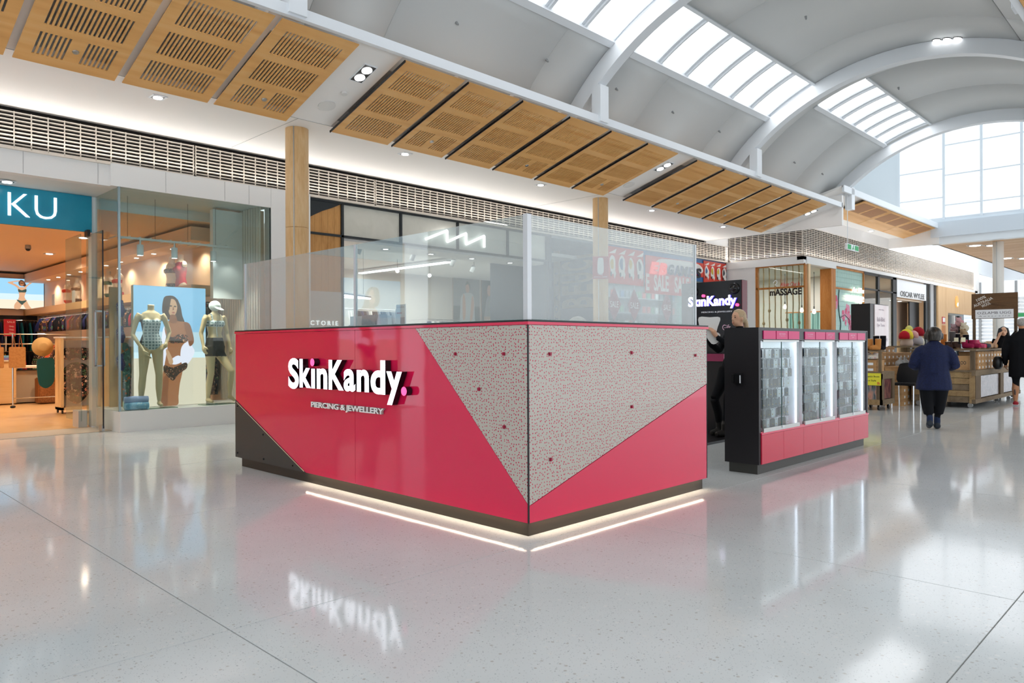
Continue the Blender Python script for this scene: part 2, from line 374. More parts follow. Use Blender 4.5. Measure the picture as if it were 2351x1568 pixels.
def soffit(side, x0, x1):
    mir = lambda y: y if side > 0 else 2 * VC_Y - y
    b = lambda ya, yb: (min(mir(ya), mir(yb)), max(mir(ya), mir(yb)))
    y0, y1 = b(LO_Y, 11.7)
    o = struct(box('ceiling', WARMW, (x0, x1, y0, y1, 4.40, 4.5)))
    q = [(mir(LO_Y), 4.40), (mir(7.46), 4.95), (mir(7.46), 5.0), (mir(LO_Y), 4.5)]
    def strip(name, xa, xb):
        MB().add([(x, y, z) for x in (xa, xb) for y, z in q], [(0, 1, 2, 3), (7, 6, 5, 4), (0, 4, 5, 1), (1, 5, 6, 2), (2, 6, 7, 3), (3, 7, 4, 0)]).build(name, WARMW, o)
    for k in range(-1, 3):
        s_ = 5.71 + 7.11 * k
        strip('sloped_bay', s_ - .68 if k > -1 else x0, s_ + .01 if k < 2 else x1)
        if k < 2:
            for i in range(1, 6): strip('panel_batten', s_ + 1.083 * i - .12, s_ + 1.083 * i + .035)
    ya, yb = b(7.9, 11.7); MB().box(x0, x1, ya, yb, 5.54, 5.62).build('plenum_roof', WHITE, o)
    ya, yb = b(11.62, 11.7); MB().box(x0, x1, ya, yb, 4.42, 5.6).build('plenum_back', WHITE, o)
    ya, yb = b(7.40, 7.47); MB().box(x0, x1, ya, yb, 4.875, 5.0).build('void_edge_fascia', STEEL_W, o)
    return o
sof_L = soffit(1, -8.5, 20.1); sof_R = soffit(-1, -8.5, 29)
# crease lines of the plasterboard
MB().box(-8, 20, 9.268, 9.274, 4.397, 4.402).build('plaster_joint', GREY, sof_L)
for xj in (5.2, 12.3): MB().box(xj, xj + .005, 9.28, 11.35, 4.397, 4.402).build('plaster_joint', GREY, sof_L)
def put_panels(par, side):
    for k in (-1, 0, 1):
        for i in range(6):
            if side < 0 and k < 0: continue
            x = 5.71 + 7.11 * k + 1.083 * i; sp = (i % 2 == 1) if k != -1 else (i % 2 == 1)
            o = bpy.data.objects.new('timber_panel', PANEL[1 if sp else 0]); COL.objects.link(o); o.parent = par
            if side > 0: wl = V3((x, LO_Y, LO_Z)); o.rotation_euler = (PI - tilt + PI, 0, 0)
            else: wl = V3((x + 1.0, 2 * VC_Y - LO_Y, LO_Z))
            # local v axis runs up the slope
            if side > 0: R = Matrix(((1, 0, 0), (0, -math.cos(tilt), -math.sin(tilt)), (0, math.sin(tilt), -math.cos(tilt))))
            else: R = Matrix(((-1, 0, 0), (0, math.cos(tilt), math.sin(tilt)), (0, math.sin(tilt), -math.cos(tilt))))
            o.matrix_parent_inverse = Matrix.Identity(4)
            o.rotation_euler = R.to_euler(); o.location = wl - par.location
            if sp:
                c = bpy.data.objects.new('sprinkler_cap', sprk); COL.objects.link(c); c.parent = o; c.location = (.51, .36, .013); c.rotation_euler = (PI, 0, 0)
            if k >= 0:
                c = bpy.data.objects.new('shadow_gap_strip', shadow_gap_me); COL.objects.link(c); c.parent = par; c.rotation_euler = R.to_euler(); c.location = o.location
put_panels(sof_L, 1); put_panels(sof_R, -1)

# ================================================================ vault, ribs, posts, skylights
def arc(y0, y1, n, r): # points from y0 to y1 on the vault circle of radius r
    a0, a1 = math.acos((y0 - VC_Y) / VR), math.acos((y1 - VC_Y) / VR)
    return [(VC_Y + r * math.cos(a0 + (a1 - a0) * i / n), VC_Z + r * math.sin(a0 + (a1 - a0) * i / n)) for i in range(n + 1)]
def shell(mb, x0, x1, y0, y1, n, ra, rb):
    inn, out = arc(y0, y1, n, ra), arc(y0, y1, n, rb)
    rg = [[(x0, a[0], a[1]), (x1, a[0], a[1]), (x1, b[0], b[1]), (x0, b[0], b[1])] for a, b in zip(inn, out)]
    return mb.rings(rg)
mb = MB(); mb.smooth = False
bk = mat('joint_backing', '#777b7d', .8)
for (x0, x1) in [(-8.5, -1.2), (4.0, 4.65), (9.7, 10.1), (15.2, 16.1), (20.6, 20.9)]: shell(mb, x0, x1, 8.25, .84, 30, VR + .03, VR + .08)
for (x0, x1, y0, y1) in SKYLIGHTS:
    shell(mb, x0, x1, 8.25, y1, 8, VR + .03, VR + .08); shell(mb, x0, x1, y0, .84, 22, VR + .03, VR + .08)
vault = struct(mb.build('ceiling', bk))
joints = [-8.5, -5.7, -3.9, -1.2, 1.4, 2.9, 4.0, 4.65, 5.75, 8.56, 9.7, 10.1, 11.38, 13.9, 15.2, 16.1, 18.4, 20.6, 20.9]
for a, b in zip(joints[:-1], joints[1:]):
    sk = [s for s in SKYLIGHTS if s[0] <= a + .01 and s[1] >= b - .01]
    g0 = .004; bits = [(8.25, sk[0][3]), (sk[0][2], 2.6), (2.58, .84)] if sk else [(8.25, 2.6), (2.58, .84)]
    for (ya, yb) in bits:
        m_ = MB(); m_.smooth = True; shell(m_, a + g0, b - g0, ya, yb, max(6, int(abs(ya - yb) * 5)), VR, VR + .025).build('ceiling_panel', VAULT, vault)
for k in range(-1, 4):
    x = 4.14 + 5.54 * k
    m_ = MB(); shell(m_, x - .10, x + .10, 8.2, .89, 36, VR - .27, VR - .002).build('steel_rib', STEEL_W, vault)
    for ys in (7.45, 2 * VC_Y - 7.45): MB().box(x - .11, x + .11, ys - .09, ys + .09, 4.9, 5.50).build('rib_post', STEEL_W, vault)
for (yy, xs) in ((7.63, (6.69, 8.55, 10.36, 12.15, 13.93, 17.6, 19.3)), (5.18, (7.3, 12.44, 17.3)), (3.6, (9.5, 12.6))):
    for x in xs:
        n = V3((0, VC_Y - yy, VC_Z - vz(yy))).normalized(); p = V3((x, yy, vz(yy)))
        MB().tube([p, p + n * .03, p + n * .06], [.022, .018, .012], 8).build('sprinkler_head', GREY, vault)
# skylights: glowing translucent panes between white glazing bars
for wi, (x0, x1, y0, y1) in enumerate(SKYLIGHTS):
    fr = MB(); # frame around the opening
    for (a, b, c, d) in ((x0, x1, y1 - .05, y1 + .045), (x0, x1, y0 - .02, y0 + .03)): shell(fr, a, b, d, c, 3, VR - .025, VR + .12)
    win = struct(fr.build('window_%d' % (wi + 1), STEEL_W))
    n = max(1, round((x1 - x0) / .785)); p = (x1 - x0) / n
    for i in range(n):
        m_ = MB(); shell(m_, x0 + p * i + .07, x0 + p * (i + 1) - .07, y1 - .05, y0 + .03, 6, VR + .10, VR + .115).build('pane', GLOW_SOFT, win)
    for i in range(n + 1):
        xx = x0 + p * i
        m_ = MB(); shell(m_, xx - .075, xx + .075, y1 - .05, y0 + .03, 6, VR + .06, VR + .13).build('glazing_bar', STEEL_W, win)
        m_ = MB(); shell(m_, xx - .02, xx + .02, y1 - .05, y0 + .03, 6, VR + .02, VR + .06).build('glazing_cap', STEEL_W, win)

# ================================================================ high end volume with clerestory
EX = 29.0
wl_end = struct(MB().box(EX, EX + .2, -2.6, 3.9, 4.98, 9.3).box(EX, EX + .2, 8.69, 11.7, 4.98, 9.3).box(EX, EX + .2, 3.9, 8.69, 4.98, 5.6).box(EX, EX + .2, 3.9, 8.69, 8.9, 9.3).build('wall_end', mat('end_wall_paint', '#e3e8ec', .55)))
MB().box(EX - .12, EX + .2, -2.6, 7.6, 4.74, 4.98).build('beam_lower', STEEL_W, wl_end)
MB().box(EX - .2, EX + .2, -2.6, 7.6, 4.98, 5.5).build('beam_upper', mat('beam_paint', '#d5dbe2', .5), wl_end)
clere = struct(MB().box(EX + .02, EX + .14, 3.9, 8.69, 8.82, 8.9).box(EX + .02, EX + .14, 3.9, 8.69, 5.6, 5.66).build('window_9', STEEL_W))
PC = glow('polycarbonate_glow', '#e9f1f8', .92)
ms = [8.69, 7.23, 6.09, 4.95, 3.9]
for i in range(4):
    a, b = ms[i + 1], ms[i]; zs = ([5.66, 6.39, 7.39, 8.82] if i == 0 else [5.66, 6.1, 7.15, 8.2, 8.82])
    for z0, z1 in zip(zs[:-1], zs[1:]):
        MB().box(EX + .06, EX + .09, a + .03, b - .03, z0 + .02, z1 - .02).build('pane', PC, clere)
        MB().box(EX + .01, EX + .12, a, b, z0 - .02, z0 + .02).build('transom', STEEL_W, clere)
    MB().box(EX - .02, EX + .14, b - .04, b + .04, 5.6, 8.9).build('mullion', STEEL_W, clere)
added_roof = struct(MB().box(20.7, 29.2, -2.6, -2.5, 9.3, 9.4).box(20.7, 29.2, 11.6, 11.7, 9.3, 9.4).box(20.7, 20.9, -2.5, 11.6, 9.3, 9.4).box(29.0, 29.2, -2.5, 11.6, 9.3, 9.4).build('window_8', STEEL_W))  # unseen glazed roof, added so sky light fills the high volume
RG = glass_mat('added_roof_glass', '#f4f9fb', .02, 0.)
for i in range(8):
    MB().box(20.92 + 1.01 * i, 21.9 + 1.01 * i, -2.5, 11.6, 9.34, 9.355).build('pane', RG, added_roof); MB().box(21.88 + 1.01 * i, 21.94 + 1.01 * i, -2.5, 11.6, 9.3, 9.37).build('glazing_bar', STEEL_W, added_roof)
struct(MB().box(20.85, 20.95, -2.6, 11.7, 7.0, 9.3).box(20.85, 20.95, 8.4, 11.7, 5.0, 7.0).box(20.85, 20.95, -2.6, .7, 5.0, 7.0).build('wall_gable', VAULT))
struct(MB().box(20.9, 29.2, 11.6, 11.7, 5.1, 9.3).build('wall_upper_left', VAULT))
# wide dark-edged reveal under the vault end
# soffit group beyond the corner, higher
s3 = struct(MB().box(20.1, 29.0, 8.49, 9.3, 5.10, 5.2).build('ceiling', WARMW))
mb = MB(); q = [(8.49, 5.12), (7.40, 5.42), (7.40, 5.47), (8.49, 5.2)]
mb.add([(x, y, z) for x in (20.1, 29.0) for y, z in q], [(0, 1, 2, 3), (7, 6, 5, 4), (0, 4, 5, 1), (1, 5, 6, 2), (2, 6, 7, 3), (3, 7, 4, 0)]).build('sloped_soffit', WARMW, s3)
MB().box(20.1, 29, 7.36, 7.42, 5.3, 5.47).build('void_edge_fascia', STEEL_W, s3)
MB().box(20.05, 20.15, 7.4, 11.4, 4.4, 5.2).build('step_face', WARMW, s3)
MB().box(20.1, 29.0, 9.0, 9.12, 4.74, 5.12).build('bulkhead', WARMW, s3)
MB().box(28.85, 29.0, 7.35, 9.1, 4.74, 5.4).build('bulkhead_end', WARMW, s3)
W3, L3 = 2.27, math.hypot(8.49 - 7.45, .25); t3 = math.atan2(.25, 8.49 - 7.45)
PERF = noise_mat('perforated_ply', ['#a8744a', '#b98558'], 90, .6, 2)
R3 = Matrix(((1, 0, 0), (0, -math.cos(t3), -math.sin(t3)), (0, math.sin(t3), -math.cos(t3))))
pm = MB().box(0, W3, 0, L3, 0, .024).mesh('ply_raft', PLY, (0, 0, 0)); pf = MB().box(0, .92, 0, .5, -.002, .002).mesh('perforated_field', PERF, (0, 0, 0))
for i in range(3):
    o = bpy.data.objects.new('timber_panel', pm); COL.objects.link(o); o.parent = s3; o.rotation_euler = R3.to_euler(); o.location = V3((21.95 + 2.3 * i, 8.49, 5.07)) - s3.location
    for k in range(2):
        c = bpy.data.objects.new('perforated_field', pf); COL.objects.link(c); c.parent = o; c.location = (.14 + 1.06 * k, .48, .026)
# low timber ceiling beyond the beam
wc = struct(box('ceiling', bk, (29.2, 60, -2.6, 7.47, 4.8, 5.0)))
BOARD = wood_mat('ceiling_boards', ['#b98d62', '#cda67c', '#d8b792'], 'Y', 2.2, .5)
for i in range(40): MB().box(29.2 + .6 * i, 29.2 + .6 * i + .585, -2.6, 7.47, 4.74, 4.80).build('board', BOARD, wc)
# bright roof light over the far shopfront
rl = struct(MB().box(29.2, 48, 7.40, 7.47, 4.74, 7.0).box(29.2, 48, 9.1, 9.2, 4.76, 7.0).box(48, 48.1, 7.4, 9.2, 4.74, 7).build('wall_rooflight', STEEL_W))
for i in range(12): MB().box(29.25 + 1.55 * i, 29.25 + 1.55 * i + 1.5, 7.47, 9.1, 7.0, 7.03).build('pane', GLOW_SOFT, rl)

# ================================================================ facades
fac = struct(MB().box(-8.5, 3.45, 11.45, 11.6, 3.53, 3.85).box(3.45, 5.88, 11.38, 11.6, 3.53, 3.85).box(5.88, 6.60, 11.36, 11.6, 0, 3.85).build('wall_left', WHITE))
# vertical seams of the white fascia boards
for x in (2.4, 3.3, 4.2, 5.1, 5.5): MB().box(x, x + .004, 11.376 if x > 3.45 else 11.446, 11.40 if x > 3.45 else 11.47, 3.54, 3.84).build('board_seam', GREY, fac)
struct(MB().box(20.1, 21.5, 11.44, 11.5, 4.34, 5.2).build('wall_corner_upper', WARMW))
struct(MB().box(-8.5, 21.44, 11.52, 11.62, 3.84, 4.40).build('wall_behind_grille', mat('grille_void', '#17120f', .9)))
struct(MB().box(21.6, 41.5, 9.15, 9.22, 3.85, 4.74).box(21.54, 21.6, 9.2, 11.5, 3.85, 4.74).build('wall_behind_far_grille', MATS['grille_void']))
GR = mat('grille_cream_metal', '#e2d8cc', .4)
def grille(name, label, p0, p1, z0, z1, rows, step, joined=False):
    """egg-crate vent between floor points p0 and p1"""
    p0, p1 = V3(p0 + (0,)), V3(p1 + (0,)); d = (p1 - p0); Lg = d.length; d.normalize(); nrm = V3((d.y, -d.x, 0))
    t = thing(name, (p0.x, p0.y, z0), label, 'grille', 'cream ventilation grilles')
    def bar(mb, a, b, za, zb, dep):
        A_, B_ = p0 + d * a, p0 + d * b; q = nrm * dep
        mb.add([tuple(v) for v in (A_ + V3((0, 0, za)), B_ + V3((0, 0, za)), B_ - q + V3((0, 0, za)), A_ - q + V3((0, 0, za)), A_ + V3((0, 0, zb)), B_ + V3((0, 0, zb)), B_ - q + V3((0, 0, zb)), A_ - q + V3((0, 0, zb)))],
               [(0, 3, 2, 1), (4, 5, 6, 7), (0, 1, 5, 4), (1, 2, 6, 5), (2, 3, 7, 6), (3, 0, 4, 7)])
    ph = (z1 - z0 - .02) / rows; n = max(1, round(Lg / step)); th = .016
    allb = MB(); first = None
    for i in range(rows + 1):
        za = z0 + ph * i; th2 = .026 if i == 0 else .015
        if joined: bar(allb, 0, Lg, za, za + th2, .06)
        elif i in (0,): m_ = MB(); bar(m_, 0, Lg, za, za + th2, .07); m_.build('blade', GR, t)
        elif first is None: m_ = MB(); bar(m_, 0, Lg, za, za + th2, .07); first = m_.build('blade', GR, t, origin=(p0.x, p0.y, za)); fz = za
        else: copy_at(first, 'blade', t, (p0.x, p0.y, za))
    fm = None
    for i in range(n + 1):
        a = min(max(0, Lg * i / n - .006), Lg - .012)
        if joined: bar(allb, a, a + .012, z0, z1, .02)
        elif fm is None: m_ = MB(); bar(m_, a, a + .012, z0, z1, .025); q = p0 + d * a; fm = m_.build('mullion', GR, t, origin=(q.x, q.y, z0))
        else: q = p0 + d * a; copy_at(fm, 'mullion', t, (q.x, q.y, z0))
    if joined: o = allb.build('blades', GR, t); o['kind'] = 'stuff'
    return t
gx = [-2.03, 1.31, 4.65, 7.99, 11.37, 14.72, 18.06, 21.44]
gl = ['left end of vent grille above the teal swimwear sign, beyond the picture edge', 'cream vent grille section above the teal swimwear shop sign', 'cream vent grille section passing behind the nearest timber column', 'cream vent grille section above the zigzag sign shop, first from near column',
      'cream vent grille section just left of the second timber column', 'cream vent grille section passing behind the second timber column', 'cream vent grille section above the black piercing pylon, ending at the corner']
for i in range(7): grille('vent_grille', gl[i], (gx[i] + .012, 11.42), (gx[i + 1] - .012, 11.42), 3.85, 4.335, 9, .19)
grille('vent_grille', 'taller vent grille on the return wall above the massage shop window', (21.45, 11.40), (21.45, 9.06), 3.85, 4.74, 17, .19)
grille('vent_grille', 'long far vent grille above the optical and blossom tiled shops', (21.54, 9.05), (41.5, 9.05), 3.85, 4.74, 16, .2, True)
MB().box(-8.5, 21.47, 11.40, 11.52, 3.83, 3.85).build('grille_ledge', GR, fac)
struct(MB().box(21.4, 42.0, 9.0, 9.2, 3.74, 3.84).box(21.4, 21.6, 9.0, 11.6, 3.62, 3.84).box(41.5, 42.3, 9.0, 9.2, 3.0, 4.8).build('trim_1', WHITE))


# ================================================================ timber clad columns
def column(x, y, label, top=4.40, m=OAK, base=True):
    t = thing('timber_column', (x, y, 0), label, 'column', 'round columns under the soffit')
    for (z0, z1) in ((0, 1.5), (1.504, 2.95), (2.954, top)):
        b_ = MB(); b_.smooth = True; b_.lathe([(.162, z0), (.165, z0 + .004), (.165, z1 - .004), (.162, z1)], (x, y, 0), 32).build('veneer_sleeve', m, t)
    # metal seam strip facing the camera side
    d = V3((-x, -y, 0)).normalized(); s_ = V3((d.y, -d.x, 0)); p = V3((x, y, 0)) + d * .158 + s_ * .045
    MB().tube([p, p + V3((0, 0, top))], .008, 8).build('seam_strip', STEELB, t)
    return t
column(5.45, 9.75, 'round oak clad column standing nearest, right of the swimwear window')
column(12.66, 9.75, 'second round oak clad column, with red fire extinguisher sign, behind kiosk glass')
column(29.7, 5.75, 'far pale column rising behind the wooden boot stall sign', 4.74, mat('pale_column', '#ded9d2', .5))

# ================================================================ red piercing kiosk
KX, KY = 3.39, 3.19
RED = mat('red_gloss_laminate', '#dc164a', .045, spec=.5, coat=.5)
def _wavy(m):
    n = N(m, 'ShaderNodeTexNoise'); n.inputs['Scale'].default_value = 7; n.inputs['Detail'].default_value = 1; Lk(m, coords(m), n.inputs['Vector'])
    b = N(m, 'ShaderNodeBump'); b.inputs['Strength'].default_value = .03; b.inputs['Distance'].default_value = .01; Lk(m, n.outputs[0], b.inputs['Height']); Lk(m, b.outputs[0], bsdf(m).inputs['Normal'])
_wavy(RED)
def dots_mat(name, plane):
    """beige laminate with scattered crimson dots, slightly domed clear face"""
    m = mat(name, '#c0b9ae', .12, spec=.5, coat=.2)
    v = N(m, 'ShaderNodeTexVoronoi'); v.voronoi_dimensions = '2D'; v.inputs['Scale'].default_value = 43; v.inputs['Randomness'].default_value = .72
    sx = N(m, 'ShaderNodeSeparateXYZ'); Lk(m, coords(m), sx.inputs[0]); cx = N(m, 'ShaderNodeCombineXYZ'); Lk(m, sx.outputs[1 if plane == 'X' else 0], cx.inputs[0]); Lk(m, sx.outputs[2], cx.inputs[1]); Lk(m, cx.outputs[0], v.inputs['Vector'])
    h = N(m, 'ShaderNodeSeparateColor'); Lk(m, v.outputs['Color'], h.inputs[0])
    mu = N(m, 'ShaderNodeMath'); mu.operation = 'MULTIPLY_ADD'; mu.inputs[1].default_value = .08; mu.inputs[2].default_value = .15; Lk(m, h.outputs[0], mu.inputs[0])
    a = N(m, 'ShaderNodeMath'); a.operation = 'LESS_THAN'; Lk(m, v.outputs['Distance'], a.inputs[0]); Lk(m, mu.outputs[0], a.inputs[1])
    mx = N(m, 'ShaderNodeMix'); mx.data_type = 'RGBA'; Lk(m, a.outputs[0], mx.inputs[0]); mx.inputs[6].default_value = S('#b9b2a7'); mx.inputs[7].default_value = S('#b81f45')
    Lk(m, mx.outputs[2], bsdf(m).inputs['Base Color']); return m
DOTX, DOTY = dots_mat('dotted_laminate_side', 'X'), dots_mat('dotted_laminate_front', 'Y')
ANTH = mat('anthracite_steel', '#45433f', .42, .35, bump=.06, bscale=400)
PLIN = mat('plinth_brushed', '#3d362e', .42, .4)
K = thing('piercing_kiosk', (KX + 1.1, KY + 2.05, 0), 'glossy red kiosk with beige dotted wedge panels, glass screen and lit name', 'kiosk')
KXR, KYB = 5.615, 7.33
# plinth (set back)
MB().box(KX + .035, KXR - .03, KY + .035, KY + .5, 0, .092).box(KX + .035, KX + .55, KY + .5, KYB - .07, 0, .092).build('plinth', PLIN, K)
# carcass: two low counters in an L, open behind
MB().box(KX + .03, KX + .55, KY + .03, KYB - .01, .092, 1.355).box(KX + .55, KXR - .012, KY + .03, KY + .5, .092, 1.355).build('carcass', BLACK, K)
def panX(name, poly, m, t=.028, t0=0.): # poly in (Y, z) on the long side
    fr = (V3((KX + .03, 0, 0)), V3((0, 1, 0)), V3((0, 0, 1)), V3((-1, 0, 0))); return MB().prism(poly, fr, t0, t).build(name, m, K)
def panY(name, poly, m, t=.028, t0=0.):
    fr = (V3((0, KY + .03, 0)), V3((1, 0, 0)), V3((0, 0, 1)), V3((0, -1, 0))); return MB().prism(poly, fr, t0, t).build(name, m, K)
zb, zt = .092, 1.355
def on(pa, pb, y): return pa[1] + (pb[1] - pa[1]) * (y - pa[0]) / (pb[0] - pa[0])
# dotted wedge on long side: from (4.349, top) down to (3.193, .209)
panX('dotted_panel', [(3.196, zt), (4.343, zt), (3.196, .212)], DOTX)
panX('red_panel', [(3.196, .205), (4.348, zt), (5.145, zt), (5.145, zb), (3.196, zb)], RED, .026)
panX('red_panel', [(5.149, zt), (KYB, zt), (KYB, .672), (5.94, zb), (5.149, zb)], RED, .026)
panX('corner_plate', [(KYB, .678), (KYB, zb), (5.935, zb)], ANTH, .032)
panY('dotted_panel', [(3.40, zt), (KXR - .01, zt), (KXR - .01, .895), (3.40, .205)], DOTY)
panY('red_panel', [(3.40, .199), (KXR - .004, .889), (KXR - .004, zb), (3.40, zb)], RED, .026)
MB().box(KX - .001, KX + .008, KY - .001, KY + .008, zb, 1.362).build('corner_trim', BLACK, K)
# bench edge: red strip with black top
MB().box(KX - .006, KXR + .012, KY - .006, KY + .52, 1.357, 1.376).box(KX - .006, KX + .56, KY + .52, KYB + .004, 1.357, 1.376).build('counter_edge', RED, K)
MB().box(KX - .004, KXR + .010, KY - .004, KY + .52, 1.376, 1.388).box(KX - .004, KX + .56, KY + .52, KYB + .002, 1.376, 1.388).build('counter_top', BLACK, K)
MB().box(KXR - .012, KXR, KY + .004, KY + .52, zb, 1.355).build('end_panel', BLACK, K)
SCREW = mat('screw_black', '#101012', .3, .6)
for (y, z) in ((7.276, .617), (6.729, .368), (7.28, .138), (6.72, .131), (6.16, .131)): MB().lathe([(.010, 0), (.010, .004), (.006, .007)], (KX + .03 - .032, y, z), 10, 'X').build('screw', SCREW, K)
RB = mat('crimson_cap', '#a01a3c', .25)
for (y, z) in ((3.887, 1.166), (3.406, 1.169), (3.646, .928), (3.404, .691)): MB().box(KX - .012, KX + .004, y - .011, y + .011, z - .011, z + .011).build('panel_fixing', RB, K, bevel=.003)
for (x, z) in ((3.597, 1.167), (4.511, 1.167), (5.417, 1.137), (4.512, .766), (3.60, .477)): MB().box(x - .011, x + .011, KY - .012, KY + .004, z - .011, z + .011).build('panel_fixing', RB, K, bevel=.003)
# warm LED strips tucked under the panels, washing plinth and floor
LEDM = glow('led_warm', '#ffe9cf', 5)
MB().box(KX + .008, KX + .026, KY + .04, 5.95, zb - .0012, zb).build('led_strip', LEDM, K)
MB().box(KX + .04, KXR - .04, KY + .008, KY + .026, zb - .0012, zb).build('led_strip', LEDM, K)
MB().tube([(KX - .001, 7.30, .655), (KX - .001, 5.96, .10)], .003, 6).build('led_strip', glow('led_warm_soft', '#ffd9b0', .35), K)
area_light('kiosk_led_light', (KX + .014, 4.6, zb - .006), (-.3, 0, -1), 2.7, .008, 1.0, (1, .80, .56), (0, 1, 0))
area_light('kiosk_led_light', (4.5, KY + .014, zb - .006), (0, -.3, -1), 2.1, .008, .8, (1, .80, .56))
# glass screen
GK = glass_mat('kiosk_glass', '#eef6f6', .15, .18, '#ffffff')  # white haze paints in the milky reflection of bright surroundings
GEDGE = mat('glass_edge_green', '#b9d3d0', .2, trans=.4)
ALU = mat('silver_post', '#cfd1d4', .35, .4)
gz0, gz1 = 1.388, 2.07
MB().box(KX + .050, KX + .060, 5.225, 7.205, gz0, gz1).build('glass_pane', GK, K)
MB().box(KX + .050, KX + .060, KY + .085, 5.195, gz0, gz1).build('glass_pane', GK, K)
MB().box(KX + .085, 5.50, KY + .050, KY + .060, gz0, gz1).build('glass_pane', GK, K)
MB().box(KX + .046, KX + .085, KY + .046, KY + .085, gz0, gz1 + .004).build('corner_post', ALU, K)
MB().box(KX + .044, KX + .066, 5.197, 5.223, gz0, gz1).build('glass_post', ALU, K)
MB().box(KX + .044, KX + .066, 7.203, 7.221, gz0, gz1).build('glass_post', ALU, K)
MB().box(5.498, 5.516, KY + .044, KY + .066, gz0, gz1).build('glass_post', ALU, K)
for (a, b) in ((KY + .09, 5.19), (5.23, 7.2)): MB().box(KX + .047, KX + .063, a, b, gz0 - .002, gz0 + .006).build('glass_channel', GEDGE, K)
MB().box(KX + .09, 5.49, KY + .047, KY + .063, gz0 - .002, gz0 + .006).build('glass_channel', GEDGE, K)
# illuminated letters
LW = glow('letter_face_white', '#f4f4ff', 2.4); LP = glow('letter_face_pink', '#ff4f8e', 1.3); LS = mat('letter_return_black', '#0d0c12', .12)
def sc(v, c=0.): return c + (v - c) * (3.34 / 3.27)
sg = part_empty('name_sign', K, (KX, 5.2, 1.0))
FRM = (V3((KX, 0, 0)), V3((0, -1, 0)), V3((0, 0, 1)), V3((-1, 0, 0)))
for ch, yl, yr, z0, z1 in (('S', 6.007, 5.825, .85, 1.121), ('k', 5.81, 5.622, .867, 1.115), ('n', 5.526, 5.362, .866, 1.038), ('K', 5.339, 5.115, .866, 1.112), ('a', 5.114, 4.948, .862, 1.041), ('n', 4.927, 4.762, .866, 1.04), ('d', 4.738, 4.549, .857, 1.116), ('y', 4.533, 4.343, .784, 1.034)):
    m_ = MB(); put_text(m_, ch, FRM, -sc(yl), -sc(yr), sc(z0, 1.22), sc(z1, 1.22), .004, .055, offset=.032, front=0, side=1, res=8); m_.build('letter', [LW, LS], sg)
def letter_bar(yl, yr, z0, z1): 
    m_ = MB(); a = [(-sc(yl), sc(z0, 1.22)), (-sc(yr), sc(z0, 1.22)), (-sc(yr), sc(z1, 1.22)), (-sc(yl), sc(z1, 1.22))]
    m_.m(1).prism(a, FRM, .004, .055); m_.m(0).flat(a, FRM, .0555); m_.build('letter', [LW, LS], sg)
letter_bar(5.613, 5.555, .866, 1.033)
for (y, z) in ((5.597, 1.088), (4.318, .893)):
    m_ = MB(); m_.m(1).lathe([(.034, 0), (.034, .051)], (KX - .004, sc(y), sc(z, 1.22)), 20, 'X'); m_.m(0).lathe([(.001, .0515), (.034, .0515), (.034, .052)], (KX - .004, sc(y), sc(z, 1.22)), 20, 'X'); m_.build('letter_dot', [LP, LS], sg)
PJ = mat('letter_grey_acrylic', '#f1eeea', .35)
m_ = MB(); put_text(m_, 'PIERCING & JEWELLERY', FRM, -5.80, -4.715, .675, .738, .0, .022, offset=.03, space=.92, front=0, side=1); m_.build('sub_lettering', [PJ, mat('letter_grey_side', '#aaa49e', .5)], sg)

# ================================================================ glass display cabinet
CX0, CX1, CY0, CY1, CZT = 6.52, 9.395, 3.17, 3.52, 1.375
C = thing('display_cabinet', ((CX0 + CX1) / 2, (CY0 + CY1) / 2, 0), 'long black cabinet with three lit glass bays of jewellery over red drawers', 'cabinet')
MB().box(CX0 + .03, CX1 - .06, CY0 + .03, CY1 - .03, 0, .095).build('plinth', mat('plinth_grey', '#4b4a46', .45, .4), C)
BL2 = mat('black_leatherette', '#201d20', .38, bump=.25, bscale=500)
MB().box(CX0, CX0 + .04, CY0, CY1, .095, CZT).build('end_panel', BL2, C)
MB().box(CX1 - .03, CX1, CY0, CY1, .095, CZT).build('end_panel', BL2, C)
MB().box(CX0 + .04, CX1 - .03, CY1 - .02, CY1, .095, CZT).build('back_panel', mat('cabinet_back_black', '#1a181a', .5), C)
MB().box(CX0, CX1, CY0, CY1, CZT, CZT + .012).build('top', BLACK, C)
MB().box(CX0 + .04, CX1 - .03, CY0 + .004, CY1 - .02, .385, .40).build('bay_floor', RED, C)
PINKS = mat('pink_sign', '#d4226d', .35)
RED2 = mat('red_drawer_laminate', '#cf2a46', .12, spec=.5)
for i in range(6): a = 6.555 + .4695 * i; MB().box(a + .002, a + .4675, CY0 - .012, CY0 + .006, .097, .372).build('drawer_front', RED2, C)
MB().box(6.555, CX1 - .005, CY0 - .012, CY0 + .012, .374, .392).build('red_ledge', RED, C)
bays = [(6.615, 7.42), (7.555, 8.36), (8.495, 9.305)]
MB().box(CX0 + .04, CX1 - .03, CY0 + .003, CY0 + .02, 1.268, CZT).build('header_board', BLACK, C)
LINER = mat('white_liner', '#eef1f4', .5)
FRS = mat('aluminium_door_rail', '#c4c5c2', .35, .7)
LEDW = glow('led_cool', '#e6ebff', 3)
DG = glass_mat('cabinet_glass', '#f2f8f8', .03, 0.)
sign_txt = {(0, 1): ('HELIX HEAVEN', 'cartilage jewellery'), (1, 0): ('HELIX HEAVEN', 'cartilage jewellery'), (1, 2): ('HOOPY MAGIC', 'small'), (2, 1): ('HOOPY MAGIC', 'small')}
peg = MB().tube([(0, 0, 0), (0, -.11, 0), (0, -.118, .008)], .0022, 5).mesh('peg', CHROME, (0, 0, 0))
